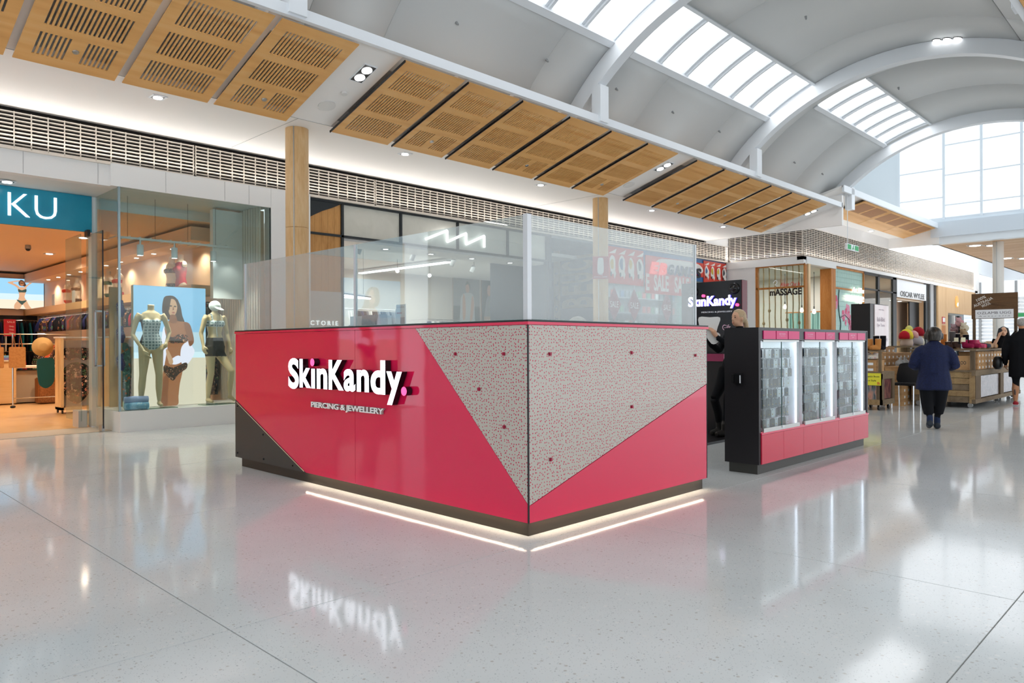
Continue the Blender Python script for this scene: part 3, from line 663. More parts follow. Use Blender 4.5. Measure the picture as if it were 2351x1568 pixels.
CARDS = [mat('card_' + n_, c_, .35) for n_, c_ in (('black', '#08080a'), ('white', '#cdd0d4'), ('navy', '#0f1728'), ('taupe', '#463f37'), ('silver', '#656b72'), ('burgundy', '#391220'))]
CNAME = ['black', 'white', 'navy', 'taupe', 'silver grey', 'burgundy']
cmesh = []
for cm in CARDS:
    m_ = MB(); m_.m(0).prism(spline([(-.034, .026), (.034, .026), (.034, .098), (.02, .111), (-.02, .111), (-.034, .098)], 1), FY(0), 0, .003)
    m_.m(1).ball((0, -.006, .055), .006, .004, .006, 6, 4); m_.m(2).box(-.01, .01, -.0035, -.003, .095, .101); cmesh.append(m_.mesh('jewellery_card', [cm, mat('gold_stud', '#d9b86a', .2, 1.), BLACK], (0, 0, 0)))
bay_n = ['nearest', 'middle', 'far']; row_n = ['top', 'second', 'third', 'fourth', 'fifth', 'sixth', 'seventh', 'lowest']
rng = random.Random(3)
for bi, (a, b) in enumerate(bays):
    MB().box(a, b, CY0 + .165, CY0 + .172, .40, 1.268).box(a, a + .004, CY0 + .03, CY0 + .165, .40, 1.268).box(b - .004, b, CY0 + .03, CY0 + .165, .40, 1.268).box(a, b, CY0 + .03, CY0 + .165, 1.262, 1.268).build('bay_liner', LINER, C)
    MB().box(b - .03, b - .012, CY0 + .022, CY0 + .034, .41, 1.25).build('led_strip', LEDW, C)
    area_light('cabinet_light', ((a + b) / 2, CY0 + .06, 1.255), (0, .25, -1), b - a - .05, .05, .32, (.93, .96, 1))
    MB().box(a, b, CY0 - .004, CY0 + .012, .392, .43).build('door_rail', FRS, C); MB().box(a, b, CY0 + .0, CY0 + .012, 1.252, 1.268).build('door_rail', FRS, C)
    mid = (a + b) / 2
    for (p, q) in ((a + .002, mid - .002), (mid + .002, b - .002)):
        MB().box(p, q, CY0 + .003, CY0 + .008, .43, 1.252).build('glass_door', DG, C)
    MB().box(mid - .003, mid + .003, CY0 + .001, CY0 + .01, .43, 1.252).build('door_edge', mat('glass_edge_dark', '#2d5a58', .2), C)
    lk = MB().box(mid - .02, mid + .02, CY0 - .014, CY0 + .002, .408, .432).build('lock', CHROME, C, bevel=.003)
    for j in range(3):
        x0 = a + .0 + .272 * j
        s_ = MB().box(x0, x0 + .255, CY0 - .006, CY0 + .003, 1.277, 1.358).build('header_sign', PINKS, C)
        if (bi, j) in sign_txt:
            t1, t2 = sign_txt[(bi, j)]; m_ = MB(); put_text(m_, t1, FY(CY0 - .0065), x0 + .06, x0 + .2, 1.322, 1.337, offset=.01); put_text(m_, t2, FY(CY0 - .0065), x0 + .06 if len(t2) > 6 else x0 + .1, x0 + .2 if len(t2) > 6 else x0 + .16, 1.303, 1.314); m_.build('sign_lettering', mat('pale_pink_ink', '#f6c3da', .5), s_)
    for r in range(8):
        z = 1.175 - .097 * r
        MB().tube([(a + .02, CY0 + .158, z + .012), (b - .06, CY0 + .158, z + .012)], .004, 6).build('peg_rail', STEELB, C)
        x = a + .045
        while x < b - .09:
            o = bpy.data.objects.new('peg', peg); COL.objects.link(o); o.parent = C; o.location = V3((x, CY0 + .158, z + .012)) - V3(wloc(C))
            pal = [0, 1, 0, 2, 3, 4, 0, 4, 1, 2] if bi < 2 else [5, 5, 1, 0, 4, 5, 1, 4]
            if r >= 6: pal = [3, 3, 4, 1, 3]
            ci = rng.choice(pal); nb = 2 if rng.random() < .5 else 1
            for k in range(nb):
                o = bpy.data.objects.new('jewellery_card', cmesh[ci]); COL.objects.link(o); o.location = (x + rng.uniform(-.004, .004), CY0 + .058 + .045 * k, z - .106); o.rotation_euler = (0, 0, rng.uniform(-.35, .35))
                tag(o, '%s card%s, %s from left, %s peg row, %s cabinet bay' % (CNAME[ci], '' if k == 0 else ' at back', nth(('card', bi, r, k)), row_n[r], bay_n[bi]), 'jewellery card', 'cards on the %s row of the %s bay' % (row_n[r], bay_n[bi]))
            x += rng.choice([.075, .078, .085, .1])
# belt-barrier cassette on the end panel
bc = MB().box(CX0 - .045, CX0, 3.325, 3.40, .845, .95).build('barrier_cassette', mat('black_plastic', '#121214', .35), C, bevel=.006)
MB().box(CX0 - .06, CX0 - .02, 3.40, 3.415, .86, .94).build('belt_tongue', mat('black_belt', '#0c0c0e', .6), bc)
MB().box(CX0 - .047, CX0 - .044, 3.33, 3.34, .86, .935).build('cassette_label', LINER, bc)

# ================================================================ figures
def xf(p, o, yaw):
    c, s = math.cos(yaw), math.sin(yaw); return (o[0] + p[0] * c - p[1] * s, o[1] + p[0] * s + p[1] * c, o[2] + p[2])
class Fig:
    """body grown from tapered tubes and ellipsoids, fused into one skin; local +X = front, +Y = its left"""
    def __init__(s): s.mb = MB(); s.seg = []
    def t(s, m, pts, rs, n=14):
        pts = [tuple(p) for p in pts]; rs = rs if isinstance(rs, list) else [rs] * len(pts)
        s.mb.tube(pts, rs, n); R = [(sum(r) / 2 if isinstance(r, tuple) else r) for r in rs]
        for i in range(len(pts) - 1): s.seg.append((pts[i], pts[i + 1], R[i], R[i + 1], m))
        return s
    def b(s, m, c, rx, ry, rz, rot=None):
        s.mb.ball(c, rx, ry, rz, 14, 10, rot); s.seg.append((c, (c[0], c[1], c[2] + .001), (rx + ry + rz) / 3, (rx + ry + rz) / 3, m)); return s
    def hand(s, m, w, d, nrm, curl=.5, sz=1., side=1):
        """w wrist, d pointing direction, nrm palm normal (palm faces it); side picks the thumb's edge"""
        w, d, nrm = V3(w), V3(d).normalized(), V3(nrm).normalized(); x = d.cross(nrm) * side
        s.t(m, [w, w + d * .045 * sz, w + d * .085 * sz], [.026 * sz, .034 * sz, .036 * sz], 10)
        for i, (o, L) in enumerate(((-.030, .07), (-.010, .082), (.011, .078), (.030, .06))):
            p0 = w + d * .085 * sz + x * o * sz; a = curl
            p1 = p0 + (d * math.cos(a) + nrm * math.sin(a)) * L * .45 * sz; p2 = p1 + (d * math.cos(a * 2) + nrm * math.sin(a * 2)) * L * .32 * sz; p3 = p2 + (d * math.cos(a * 2.7) + nrm * math.sin(a * 2.7)) * L * .28 * sz
            s.t(m, [p0 - d * .02 * sz, p0, p1, p2, p3], [.0105 * sz, .0105 * sz, .0098 * sz, .009 * sz, .0075 * sz], 8)
        p0 = w + d * .03 * sz - x * .03 * sz; s.t(m, [p0, p0 + (d * .6 - x * .6 + nrm * .3) * .045 * sz, p0 + (d * .9 - x * .35 + nrm * .5) * .075 * sz], [.014 * sz, .0115 * sz, .009 * sz], 8)
        return s
    def mesh(s, name, mats, voxel=.012, paint=None, o=(0, 0, 0), yaw=0., scale=1., smooth=4):
        me = s.mb.mesh(name, mats, (0, 0, 0)); ob = bpy.data.objects.new(name, me); COL.objects.link(ob)
        r = ob.modifiers.new('r', 'REMESH'); r.mode = 'VOXEL'; r.voxel_size = voxel; r.use_smooth_shade = True
        sm = ob.modifiers.new('s', 'SMOOTH'); sm.factor = .5; sm.iterations = smooth
        me2 = bpy.data.meshes.new_from_object(ob.evaluated_get(bpy.context.evaluated_depsgraph_get())); bpy.data.objects.remove(ob); bpy.data.meshes.remove(me)
        me2.name = name; me2.materials.clear()
        for m in mats: me2.materials.append(m)
        nv = len(me2.vertices); co = np.empty(nv * 3, np.float32); me2.vertices.foreach_get('co', co); co = co.reshape(-1, 3)
        nf = len(me2.polygons); fc = np.empty(nf * 3, np.float32); me2.polygons.foreach_get('center', fc); fc = fc.reshape(-1, 3)
        best = np.full(nf, 1e9); idx = np.zeros(nf, np.int32)
        for a, b, ra, rb, m in s.seg:
            a = np.array(a); d = np.array(b) - a; t = np.clip(((fc - a) @ d) / max(1e-9, d @ d), 0, 1)
            dist = np.linalg.norm(fc - a - t[:, None] * d, axis=1) - (ra + (rb - ra) * t); k = dist < best; best[k] = dist[k]; idx[k] = m
        if paint is not None: idx = paint(fc, idx)
        me2.polygons.foreach_set('material_index', idx.astype(np.int32)); me2.polygons.foreach_set('use_smooth', [True] * nf)
        c, sn = math.cos(yaw), math.sin(yaw); q = co * scale
        out = np.stack([q[:, 0] * c - q[:, 1] * sn, q[:, 0] * sn + q[:, 1] * c, q[:, 2]], 1).astype(np.float32)
        me2.vertices.foreach_set('co', out.ravel()); me2.update(); return me2
def put_mesh(name, me, loc, parent=None):
    o = bpy.data.objects.new(name, me); COL.objects.link(o)
    if parent is not None: o.parent = parent; o.location = V3(loc) - V3(wloc(parent)); o['_w'] = tuple(loc)
    else: o.location = loc
    return o
def hair_mesh(mbf, mats, yaw, voxel=.011, smooth=3): return mbf.mesh('hair', mats, voxel, None, (0, 0, 0), yaw, 1., smooth)
TORSO_F = ([(0, 0, .80), (0, 0, .90), (0, 0, .98), (0, 0, 1.07), (0, 0, 1.19), (0, 0, 1.30), (0, 0, 1.375), (0, 0, 1.42)], [(.12, .09), (.165, .11), (.155, .105), (.118, .088), (.14, .105), (.155, .10), (.125, .075), (.055, .055)])
TORSO_M = ([(0, 0, .80), (0, 0, .90), (0, 0, .98), (0, 0, 1.07), (0, 0, 1.2), (0, 0, 1.33), (0, 0, 1.40), (0, 0, 1.45)], [(.12, .10), (.16, .125), (.165, .13), (.165, .125), (.18, .13), (.19, .12), (.15, .09), (.06, .06)])

# ================================================================ swimwear shop (left)
PEACH = mat('peach_wall', '#e6c9ae', .6); SHOPCEIL = mat('warm_ceiling', '#e2c4a4', .6); SAND = mat('sand_board', '#cda878', .5)
SGL = glass_mat('shop_glass', '#e9f1ef', .035, .03, '#dfe8e6')
SX1, SYB, SCZ = 5.72, 24.9, 3.4
struct(box('floor', noise_mat('warm_tile', ['#c79a63', '#d3aa75', '#c9a06b'], 3, .3, 3), (-2.5, SX1, 12.5, SYB, -.02, .004)))
struct(box('floor', mat('threshold_stone', '#b6aa9b', .4), (-2.5, 3.56, 11.72, 12.5, -.02, .003)))
struct(box('ceiling', SHOPCEIL, (-2.5, SX1 + .1, 12.63, SYB, SCZ, SCZ + .05)))
struct(MB().box(SX1, SX1 + .15, 11.6, SYB, 0, SCZ + .1).build('wall_swim_right', PEACH))
struct(MB().box(-2.5, SX1 + .1, SYB, SYB + .1, 0, SCZ).build('wall_swim_back', PEACH))
struct(MB().box(-2.6, -2.5, 12.5, SYB, 0, SCZ).build('wall_swim_left', PEACH))
struct(MB().box(-8.5, -2.5, 11.5, 11.6, 0, 3.6).build('wall_left_beyond', WHITE))
# black line where wall meets ceiling, wooden shelf band on the right wall, its niche lights
struct(MB().box(SX1 - .06, SX1, 12.7, SYB, SCZ - .06, SCZ - .02).box(-2.5, SX1, SYB - .06, SYB, SCZ - .06, SCZ - .02).build('trim_2', BLACK))
ledge = struct(MB().box(SX1 - .5, SX1, 13.0, SYB, 2.15, 2.32).build('trim_3', SAND))
struct(MB().box(SX1 - .5, SX1, 13.0, SYB, 3.1, 3.34).build('trim_4', PEACH))
for i in range(11):
    y = 13.5 + .98 * i; dl = MB().lathe([(.001, -.004), (.035, -.004), (.045, 0)], (SX1 - .25, y, 3.1), 12).build('niche_downlight', GLOW_W); dl.location.z = 3.094
    tag(dl, 'small round niche downlight above the busts, %s from the shop window' % ORD[i], 'downlight', 'niche lights over the bust shelf')
def spot(name, loc, e, size=2.6, r=.05, col=(1, 1, 1), rot=(0, 0, 0)):
    d_ = bpy.data.lights.new(name, 'SPOT'); d_.energy = e; d_.spot_size = size; d_.spot_blend = .7; d_.shadow_soft_size = r; d_.color = col
    l_ = bpy.data.objects.new(name, d_); COL.objects.link(l_); l_.location = loc; l_.rotation_euler = rot; return l_
for q in range(6): spot('niche_spot', (SX1 - .25, 13.6 + 1.96 * q, 3.08), 26, 2.4, .03, (1, .82, .63))
area_light('rail_light', (SX1 - .45, 18.5, 2.14), (.35, 0, -1), .05, 11, 9, (.9, .95, 1))
for q in ((2.35, 13.4), (4.4, 16.2), (4.6, 19.5), (3.3, 21.5), (1.0, 16.5), (1.2, 20.5)): spot('swim_downlight', (q[0], q[1], SCZ - .03), 170, 2.7, .05, (1, .78, .57))
# glazed display box on a stone-white plinth
struct(MB().box(3.56, 5.9, 11.38, 12.62, 0, .30).build('trim_5', mat('plinth_white', '#dedcd9', .45)))
wn = struct(MB().box(3.545, 3.575, 11.39, 11.42, .30, 3.53).build('window_10', mat('glass_corner_steel', '#9fb3b8', .25, .6)))
MB().box(3.58, 5.88, 11.40, 11.412, .30, 3.53).build('pane', SGL, wn); MB().box(3.555, 3.567, 11.425, 12.6, .30, 3.53).build('pane', SGL, wn)
MB().box(5.875, 5.89, 11.385, 11.42, .3, 3.55).build('edge_strip', DARKM, wn)
struct(MB().box(3.50, 3.58, 12.46, 12.62, 0, 3.53).build('trim_6', STEEL_W))
struct(MB().box(-2.5, 5.88, 11.62, 12.62, 3.535, 3.6).box(3.4, 5.9, 12.62, 12.66, 3.38, 3.6).build('ceiling', mat('porch_ceiling', '#dfe2e1', .55)))
# hanging white bulkhead at right of the display and striped end wall
struct(MB().box(5.18, 5.70, 12.0, 12.12, 2.03, 3.5).build('trim_7', WHITE))
edw = struct(MB().box(5.70, 5.72, 11.42, 12.9, .3, 3.53).build('wall_display_end', mat('ribbed_cream', '#d9cfc2', .55)))
for i in range(16): MB().box(5.68, 5.70, 11.45 + .09 * i, 11.45 + .09 * i + .06, .3, 3.53).build('rib', MATS['ribbed_cream'], edw)
# teal fascia
TEAL = noise_mat('teal_sign', ['#1688a8', '#2b9fbd'], 1.2, .2)
bs = thing('shop_sign', (2.5, 12.46, 2.99), 'teal fascia board with tall thin white capital letters', 'sign')
MB().box(-2.5, 3.5, 12.44, 12.5, 2.985, 3.53).build('fascia_board', TEAL, bs)
for ch, a, b in (('B', 1.66, 1.90), ('A', 1.98, 2.31), ('K', 2.42, 2.69), ('U', 2.75, 3.03)):
    m_ = MB(); put_text(m_, ch, FY(12.44), a, b, 3.11, 3.44, 0, .02, offset=-.012); m_.build('letter', glow('letter_white_soft', '#f0f4f6', .9), bs)
# porch lights
def downlight(name, c, label, n=1, sq=.085, axis=0., down=True, grp='square recessed downlights'):
    """trim frame, dark well and glowing discs, set in a ceiling at c (yaw axis)"""
    t = thing(name, c, label, 'downlight', grp); w_ = sq * n
    fr = MB(); fr.cbox((c[0], c[1], c[2] - .008), w_ * 2 + .05, sq * 2 + .05, .008, axis); fr.build('trim_frame', STEEL_W, t)
    MB().cbox((c[0], c[1], c[2] - .010), w_ * 2 + .005, sq * 2 + .005, .003, axis).build('well', BLACK, t)
    for i in range(n):
        q = (i - (n - 1) / 2) * sq * 2; x, y = c[0] + q * math.cos(axis), c[1] + q * math.sin(axis)
        MB().lathe([(.001, -.018), (sq * .82, -.018), (sq * .88, -.010)], (x, y, c[2]), 20).build('lamp_disc', GLOW_W, t)
    return t
downlight('downlight', (2.35, 12.1, 3.525), 'recessed lamp in porch ceiling above the teal sign', 1, .07)
for i, (x, y) in enumerate(((2.35, 13.4), (4.4, 16.2), (4.6, 19.5), (3.3, 21.5))):
    downlight('downlight', (x, y, SCZ - .001), ['warm ceiling lamp just inside the swimwear shop doorway', 'warm ceiling lamp midway into the swimwear shop', 'warm ceiling lamp further back in the swimwear shop', 'rearmost warm ceiling lamp in the swimwear shop'][i], 1, .08)
cc_ = thing('dome_camera', (3.9, 18.2, SCZ - .12), 'small dark dome camera on the swimwear shop ceiling', 'camera')
MB().lathe([(.05, .12), (.06, .05), (.06, .04)], (3.9, 18.2, SCZ - .12), 14).build('mount', GREY, cc_); MB().ball((3.9, 18.2, SCZ - .08), .05, .05, .05).build('dome', BLACK, cc_)
# glass door folded open
dr = struct(MB().box(3.415, 3.427, 11.66, 12.42, .05, 2.92).build('door_1', SGL))
MB().box(3.412, 3.430, 11.652, 11.662, .05, 2.92).build('door_edge', BLACK, dr)
MB().box(3.40, 3.44, 11.655, 11.80, .01, .09).build('patch_fitting', STEELB, dr); MB().box(3.40, 3.44, 12.30, 12.45, 2.90, 3.0).build('patch_fitting', BLACK, dr)
for dx in (-.07, .045): 
    MB().box(3.42 + dx, 3.445 + dx, 11.80, 11.825, .95, 1.75).build('door_handle', STEELB, dr)
MB().box(3.355, 3.48, 11.80, 11.825, 1.74, 1.765).box(3.355, 3.48, 11.80, 11.825, .945, .965).build('handle_bridge', STEELB, dr)
struct(MB().box(3.33, 3.45, 12.52, 12.82, .0, .26).build('trim_8', mat('floor_spring_box', '#b9b3aa', .4)))
d2 = struct(MB().box(3.36, 3.372, 12.5, 13.3, .1, 2.95).build('door_2', SGL))

# --- lightbox poster with bather (flat backlit print)
SKIN1, SKIN2, SKIN3 = glow('print_skin_light', '#e8b48c', 0.60), glow('print_skin_mid', '#b9764c', 0.60), glow('print_skin_dark', '#8c5433', 0.75)
SKYP, SKYL, SANDP, HAIRP, SHIRTP, SEA = glow('print_sky', '#8fc4ea', 0.80), glow('print_sky_low', '#c9e2f2', 0.75), glow('print_sand', '#f3e2cb', 0.72), glow('print_hair', '#4a3226', 0.70), glow('print_shirt', '#e6dff0', 0.95), glow('print_sea', '#cfe3ee', 0.95)
LIPS, EYEP = glow('print_lips', '#b2604f', 0.70), glow('print_eye', '#3a2a22', 0.60)
def floral_print(name):
    m = blotch_mat(name, '#4a3b33', ['#e0835c', '#f0b592', '#d9694a', '#8d5a44'], 22, .33); return m
FLP = floral_print('print_floral_cloth')
def poster(name, label, fr, w_, h_, shapes, mats, frame_m, depth=.08, cat='poster', group=None, base=None):
    """framed backlit print: frame box and one flat sheet of layered shapes (0..1 coords)"""
    o, r, u, n = fr; bz = o + r * (w_ / 2); t = thing(name, tuple(bz), label, cat, group)
    MB().prism([(0, 0), (w_, 0), (w_, h_), (0, h_)], fr, -depth, -.004).build('frame', frame_m, t)
    m_ = MB()
    for i, (mi, pts) in enumerate(shapes):
        m_.m(mi); m_.flat([(p[0] * w_, p[1] * h_) for p in pts], fr, .0016 * i)
    m_.build('print', mats, t); return t
def R4(x0, x1, y0, y1): return [(x0, y0), (x1, y0), (x1, y1), (x0, y1)]
def blob(*p): return spline(list(p), 5)
def ell(cx, cy, rx, ry, n=20): return [(cx + rx * math.cos(2 * PI * i / n), cy + ry * math.sin(2 * PI * i / n)) for i in range(n)]
BATHER = [(0, R4(0, 1, .42, 1)), (1, R4(0, 1, .42, .62)), (10, R4(0, 1, .39, .45)), (2, R4(0, 1, 0, .40)),
  (3, blob((.40, .90), (.47, .925), (.56, .915), (.63, .85), (.66, .76), (.69, .70), (.60, .70), (.52, .72), (.43, .73), (.38, .79))),           # hair
  (9, blob((.40, .66), (.37, .55), (.36, .42), (.40, .33), (.46, .40), (.45, .52), (.46, .64))), (9, blob((.72, .60), (.80, .50), (.83, .44), (.72, .34), (.60, .36), (.63, .46))),   # shirt
  (5, blob((.44, .70), (.52, .72), (.62, .71), (.72, .70), (.77, .64), (.74, .55), (.68, .52), (.64, .48), (.63, .40), (.66, .30), (.62, .18), (.60, .08), (.58, 0), (.36, 0), (.34, .10), (.37, .22), (.40, .32), (.43, .42), (.45, .50), (.43, .58), (.41, .65))),  # body
  (6, blob((.68, .70), (.76, .69), (.81, .60), (.82, .53), (.76, .50), (.73, .57), (.70, .63))), (6, blob((.34, .0), (.36, .12), (.40, .24), (.46, .24), (.45, .1), (.44, 0))),
  (4, blob((.47, .78), (.46, .85), (.49, .895), (.55, .89), (.585, .84), (.575, .79), (.54, .755), (.50, .755))), (6, blob((.49, .76), (.56, .76), (.58, .70), (.48, .70))),
  (3, blob((.45, .83), (.46, .895), (.50, .915), (.49, .87), (.47, .80))), (3, blob((.585, .90), (.63, .82), (.62, .72), (.59, .74), (.59, .82))),
  (8, ell(.495, .838, .017, .006)), (8, ell(.552, .835, .017, .006)), (7, ell(.528, .782, .022, .007)), (6, blob((.523, .835), (.535, .81), (.518, .803))),
  (11, blob((.44, .585), (.52, .575), (.60, .60), (.72, .59), (.72, .54), (.60, .525), (.47, .53))), (11, blob((.40, .34), (.52, .32), (.70, .36), (.71, .31), (.60, .265), (.52, .21), (.44, .25), (.39, .29))),
  (9, blob((.46, .36), (.56, .345), (.66, .38), (.60, .42), (.52, .40))), (4, blob((.42, .47), (.46, .46), (.52, .37), (.48, .345), (.44, .40)))]
PM = [SKYP, SKYL, SANDP, HAIRP, SKIN1, SKIN2, SKIN3, LIPS, EYEP, SHIRTP, SEA, FLP]
fr = (V3((3.93, 11.95, .305)), V3((1, 0, 0)), V3((0, 0, 1)), V3((0, -1, 0)))
poster('light_box', 'tall backlit beach poster of long haired bather standing in the shop window', fr, 1.10, 1.87, BATHER, PM, mat('lightbox_frame', '#c9b39a', .4), .10, 'poster')
BATHER2 = [(0, R4(0, 1, .3, 1)), (1, R4(0, 1, .3, .5)), (2, R4(0, 1, 0, .3)), (3, blob((.44, .88), (.47, .96), (.53, .95), (.58, .85), (.60, .72), (.54, .76), (.46, .78))),
  (4, blob((.47, .72), (.57, .72), (.60, .66), (.575, .50), (.56, .40), (.60, .28), (.65, .12), (.70, 0), (.59, 0), (.52, .15), (.46, .0), (.36, 0), (.36, .14), (.42, .28), (.45, .42), (.44, .56), (.42, .66))),
  (4, blob((.43, .68), (.36, .76), (.24, .84), (.23, .87), (.32, .91), (.46, .95), (.46, .92), (.33, .865), (.40, .80), (.46, .72))), (4, blob((.58, .70), (.64, .80), (.71, .88), (.70, .91), (.56, .95), (.56, .92), (.65, .88), (.60, .80), (.55, .72))),
  (5, blob((.47, .80), (.465, .88), (.50, .915), (.54, .89), (.545, .82), (.51, .755))), (8, R4(.468, .542, .845, .875)), (12, blob((.435, .66), (.50, .62), (.59, .665), (.585, .56), (.50, .55), (.44, .555))), (12, blob((.40, .30), (.50, .265), (.60, .29), (.53, .17), (.50, .14)))]
fr = (V3((3.6, SYB - .12, 2.34)), V3((1, 0, 0)), V3((0, 0, 1)), V3((0, -1, 0)))
poster('light_box', 'wide backlit beach poster of woman with raised arms on shop back wall', fr, 2.1, .86, [(i, [(.06 + .94 * (p[0] - .0), p[1]) if i > 2 else p for p in q]) for i, q in [(a, [((x - .5) * .62 + .72, y) if a > 2 else (x, y) for x, y in b]) for a, b in BATHER2]], PM + [glow('print_bikini', '#35544f', .6)], mat('lightbox_frame2', '#b98e62', .5), .08, 'poster')
# posters on the part of the frontage left of the picture (they show up in the kiosk's gloss)
fr = (V3((-1.9, 11.72, .6)), V3((1, 0, 0)), V3((0, 0, 1)), V3((0, -1, 0)))
poster('light_box', 'backlit beach poster beyond left edge of the picture, mirrored in red kiosk', fr, 1.3, 1.9, BATHER, PM, MATS['lightbox_frame'], .1, 'poster')

# --- mannequins
MSK = mat('mannequin_beige', '#dfc397', .3, spec=.45)
PLAID = mat('plaid_cloth', '#8fa3a8', .8)
def _plaid(m):
    out = None; c = coords(m)
    mx0 = None
    for rot, sc in ((0, 1), (1.57, 1)):
        w_ = N(m, 'ShaderNodeTexWave'); w_.inputs['Scale'].default_value = 7; w_.bands_direction = 'X' if rot == 0 else 'Z'; w_.inputs['Distortion'].default_value = 1.2; Lk(m, c, w_.inputs['Vector'])
        r_ = ramp(m, w_.outputs[1], [(.55, (0, 0, 0, 1)), (.9, (1, 1, 1, 1))])
        if mx0 is None: mx0 = r_
        else:
            a = N(m, 'ShaderNodeMix'); a.data_type = 'RGBA'; a.blend_type = 'LIGHTEN'; a.inputs[0].default_value = 1; Lk(m, mx0, a.inputs[6]); Lk(m, r_, a.inputs[7]); mx0 = a.outputs[2]
    b = N(m, 'ShaderNodeMix'); b.data_type = 'RGBA'; Lk(m, mx0, b.inputs[0]); b.inputs[6].default_value = S('#6f8489'); b.inputs[7].default_value = S('#d3dadb'); Lk(m, b.outputs[2], bsdf(m).inputs['Base Color'])
_plaid(PLAID)
SHORT = mat('black_shorts', '#2a2624', .7)
def mannequin_body(pose):
    f = Fig(); f.t(0, [(0, 0, .86), (0, 0, .94), (0, 0, 1.02), (0, 0, 1.12), (0, 0, 1.24), (0, 0, 1.35), (0, 0, 1.43), (0, 0, 1.465)], [(.11, .085), (.165, .11), (.15, .10), (.112, .082), (.135, .10), (.15, .09), (.12, .07), (.055, .05)])
    for s_ in (1, -1): f.b(0, (.075, .068 * s_, 1.285), .055, .06, .055)
    f.t(0, [(0, 0, 1.44), (.005, 0, 1.50), (.01, 0, 1.555)], [.05, .046, .05])
    L, R = pose['la'], pose['ra']
    for s_, ar in ((1, L), (-1, R)):
        f.t(0, [(0, .15 * s_, 1.41), (0, .185 * s_, 1.36), ar[0], ar[1]], [.045, .043, .034, .024]); d = V3(ar[1]) - V3(ar[0]); f.hand(0, ar[1], d, (0, -s_, 0), .35, .95, s_)
    for s_, lg in ((1, pose['ll']), (-1, pose['rl'])):
        k, an, to = lg; f.t(0, [(0, .085 * s_, .92), (0.005, .09 * s_, .80), k, ((k[0] + an[0]) / 2 - .012, (k[1] + an[1]) / 2, k[2] * .62), an], [.092, .082, .052, .05, .03])
        f.t(0, [(an[0] - .03, an[1], an[2] - .035), (an[0] + .03, an[1], an[2] - .045), to], [.03, .034, .022])
    return f
def stand(t, x, y, z): MB().box(x - .26, x + .26, y - .13, y + .13, z, z + .012).build('glass_base', glass_mat('base_glass', '#cfe6dc', .08, .12, '#cfe6dc'), t)
PZ = .30
f = mannequin_body(dict(la=((-.06, .27, 1.14), (.02, .21, .98)), ra=((.0, -.25, 1.10), (.14, -.13, .86)), ll=((.06, .10, .49), (-.02, .115, .10), (.11, .13, .035)), rl=((.10, -.13, .50), (.03, -.145, .11), (.16, -.165, .035))))
def p1(fc, idx):
    a = (fc[:, 2] > .87) & (fc[:, 2] < 1.325) & (np.abs(fc[:, 1]) < .165) & ~((fc[:, 2] < .97) & (np.abs(fc[:, 1]) > (fc[:, 2] - .84) * 1.25)); idx[a & (idx == 0)] = 1
    arm = (np.abs(fc[:, 1]) > .155) & (fc[:, 2] > 1.02); idx[arm] = 0; side = (idx == 1) & (fc[:, 1] < -.115) & (fc[:, 0] < .05); idx[side] = 2; return idx
t = thing('mannequin', (4.08, 11.66, PZ), 'headless beige mannequin in grey plaid one piece swimsuit beside the poster', 'mannequin')
put_mesh('body', f.mesh('mannequin_body', [MSK, PLAID, SHORT], .011, p1, yaw=-PI / 2 - .15, scale=1.0), (4.08, 11.66, PZ + .012), t); stand(t, 4.15, 11.62, PZ)
f = mannequin_body(dict(la=((.0, .24, 1.12), (.07, .24, .90)), ra=((-.02, -.24, 1.13), (.05, -.25, .93)), ll=((.20, .16, .52), (.02, .27, .13), (.10, .31, .03)), rl=((.02, -.09, .49), (-.03, -.11, .10), (.10, -.12, .035))))
def p2(fc, idx):
    b = (fc[:, 2] > 1.235) & (fc[:, 2] < 1.335) & (np.abs(fc[:, 1]) < .165); idx[b & (idx == 0)] = 1; s_ = (fc[:, 2] >= 1.335) & (fc[:, 2] < 1.45) & (np.abs(np.abs(fc[:, 1]) - .09) < .012); idx[s_] = 1
    sh = (fc[:, 2] > .76) & (fc[:, 2] < 1.06); idx[sh] = 2; arm = (np.abs(fc[:, 1]) > .19) & (fc[:, 2] > .70); idx[arm] = 0; return idx
t = thing('mannequin', (5.08, 11.72, PZ), 'headless beige mannequin in plaid bikini top and black shorts with cap', 'mannequin')
put_mesh('body', f.mesh('mannequin_body', [MSK, PLAID, SHORT], .011, p2, yaw=-PI / 2 + .25), (5.08, 11.72, PZ + .012), t); stand(t, 5.10, 11.68, PZ)
m_ = MB(); m_.tube([(5.07, 11.62, PZ + 1.25), (5.06, 11.60, PZ + 1.17), (5.07, 11.60, PZ + 1.09)], .006, 6).build('tie_cord', PLAID, t)
cap = Fig(); cap.b(0, (0, 0, .0), .10, .09, .085); cap.t(0, [(.06, 0, -.03), (.13, 0, -.06), (.17, 0, -.075)], [(.075, .008), (.07, .008), (.05, .006)])
o = put_mesh('sun_cap', cap.mesh('sun_cap', [mat('white_cotton', '#f0efec', .8)], .011, None, yaw=-PI / 2 + .35), (5.075, 11.70, PZ + 1.585)); tag(o, 'white baseball cap perched on the neck of the second mannequin', 'cap')
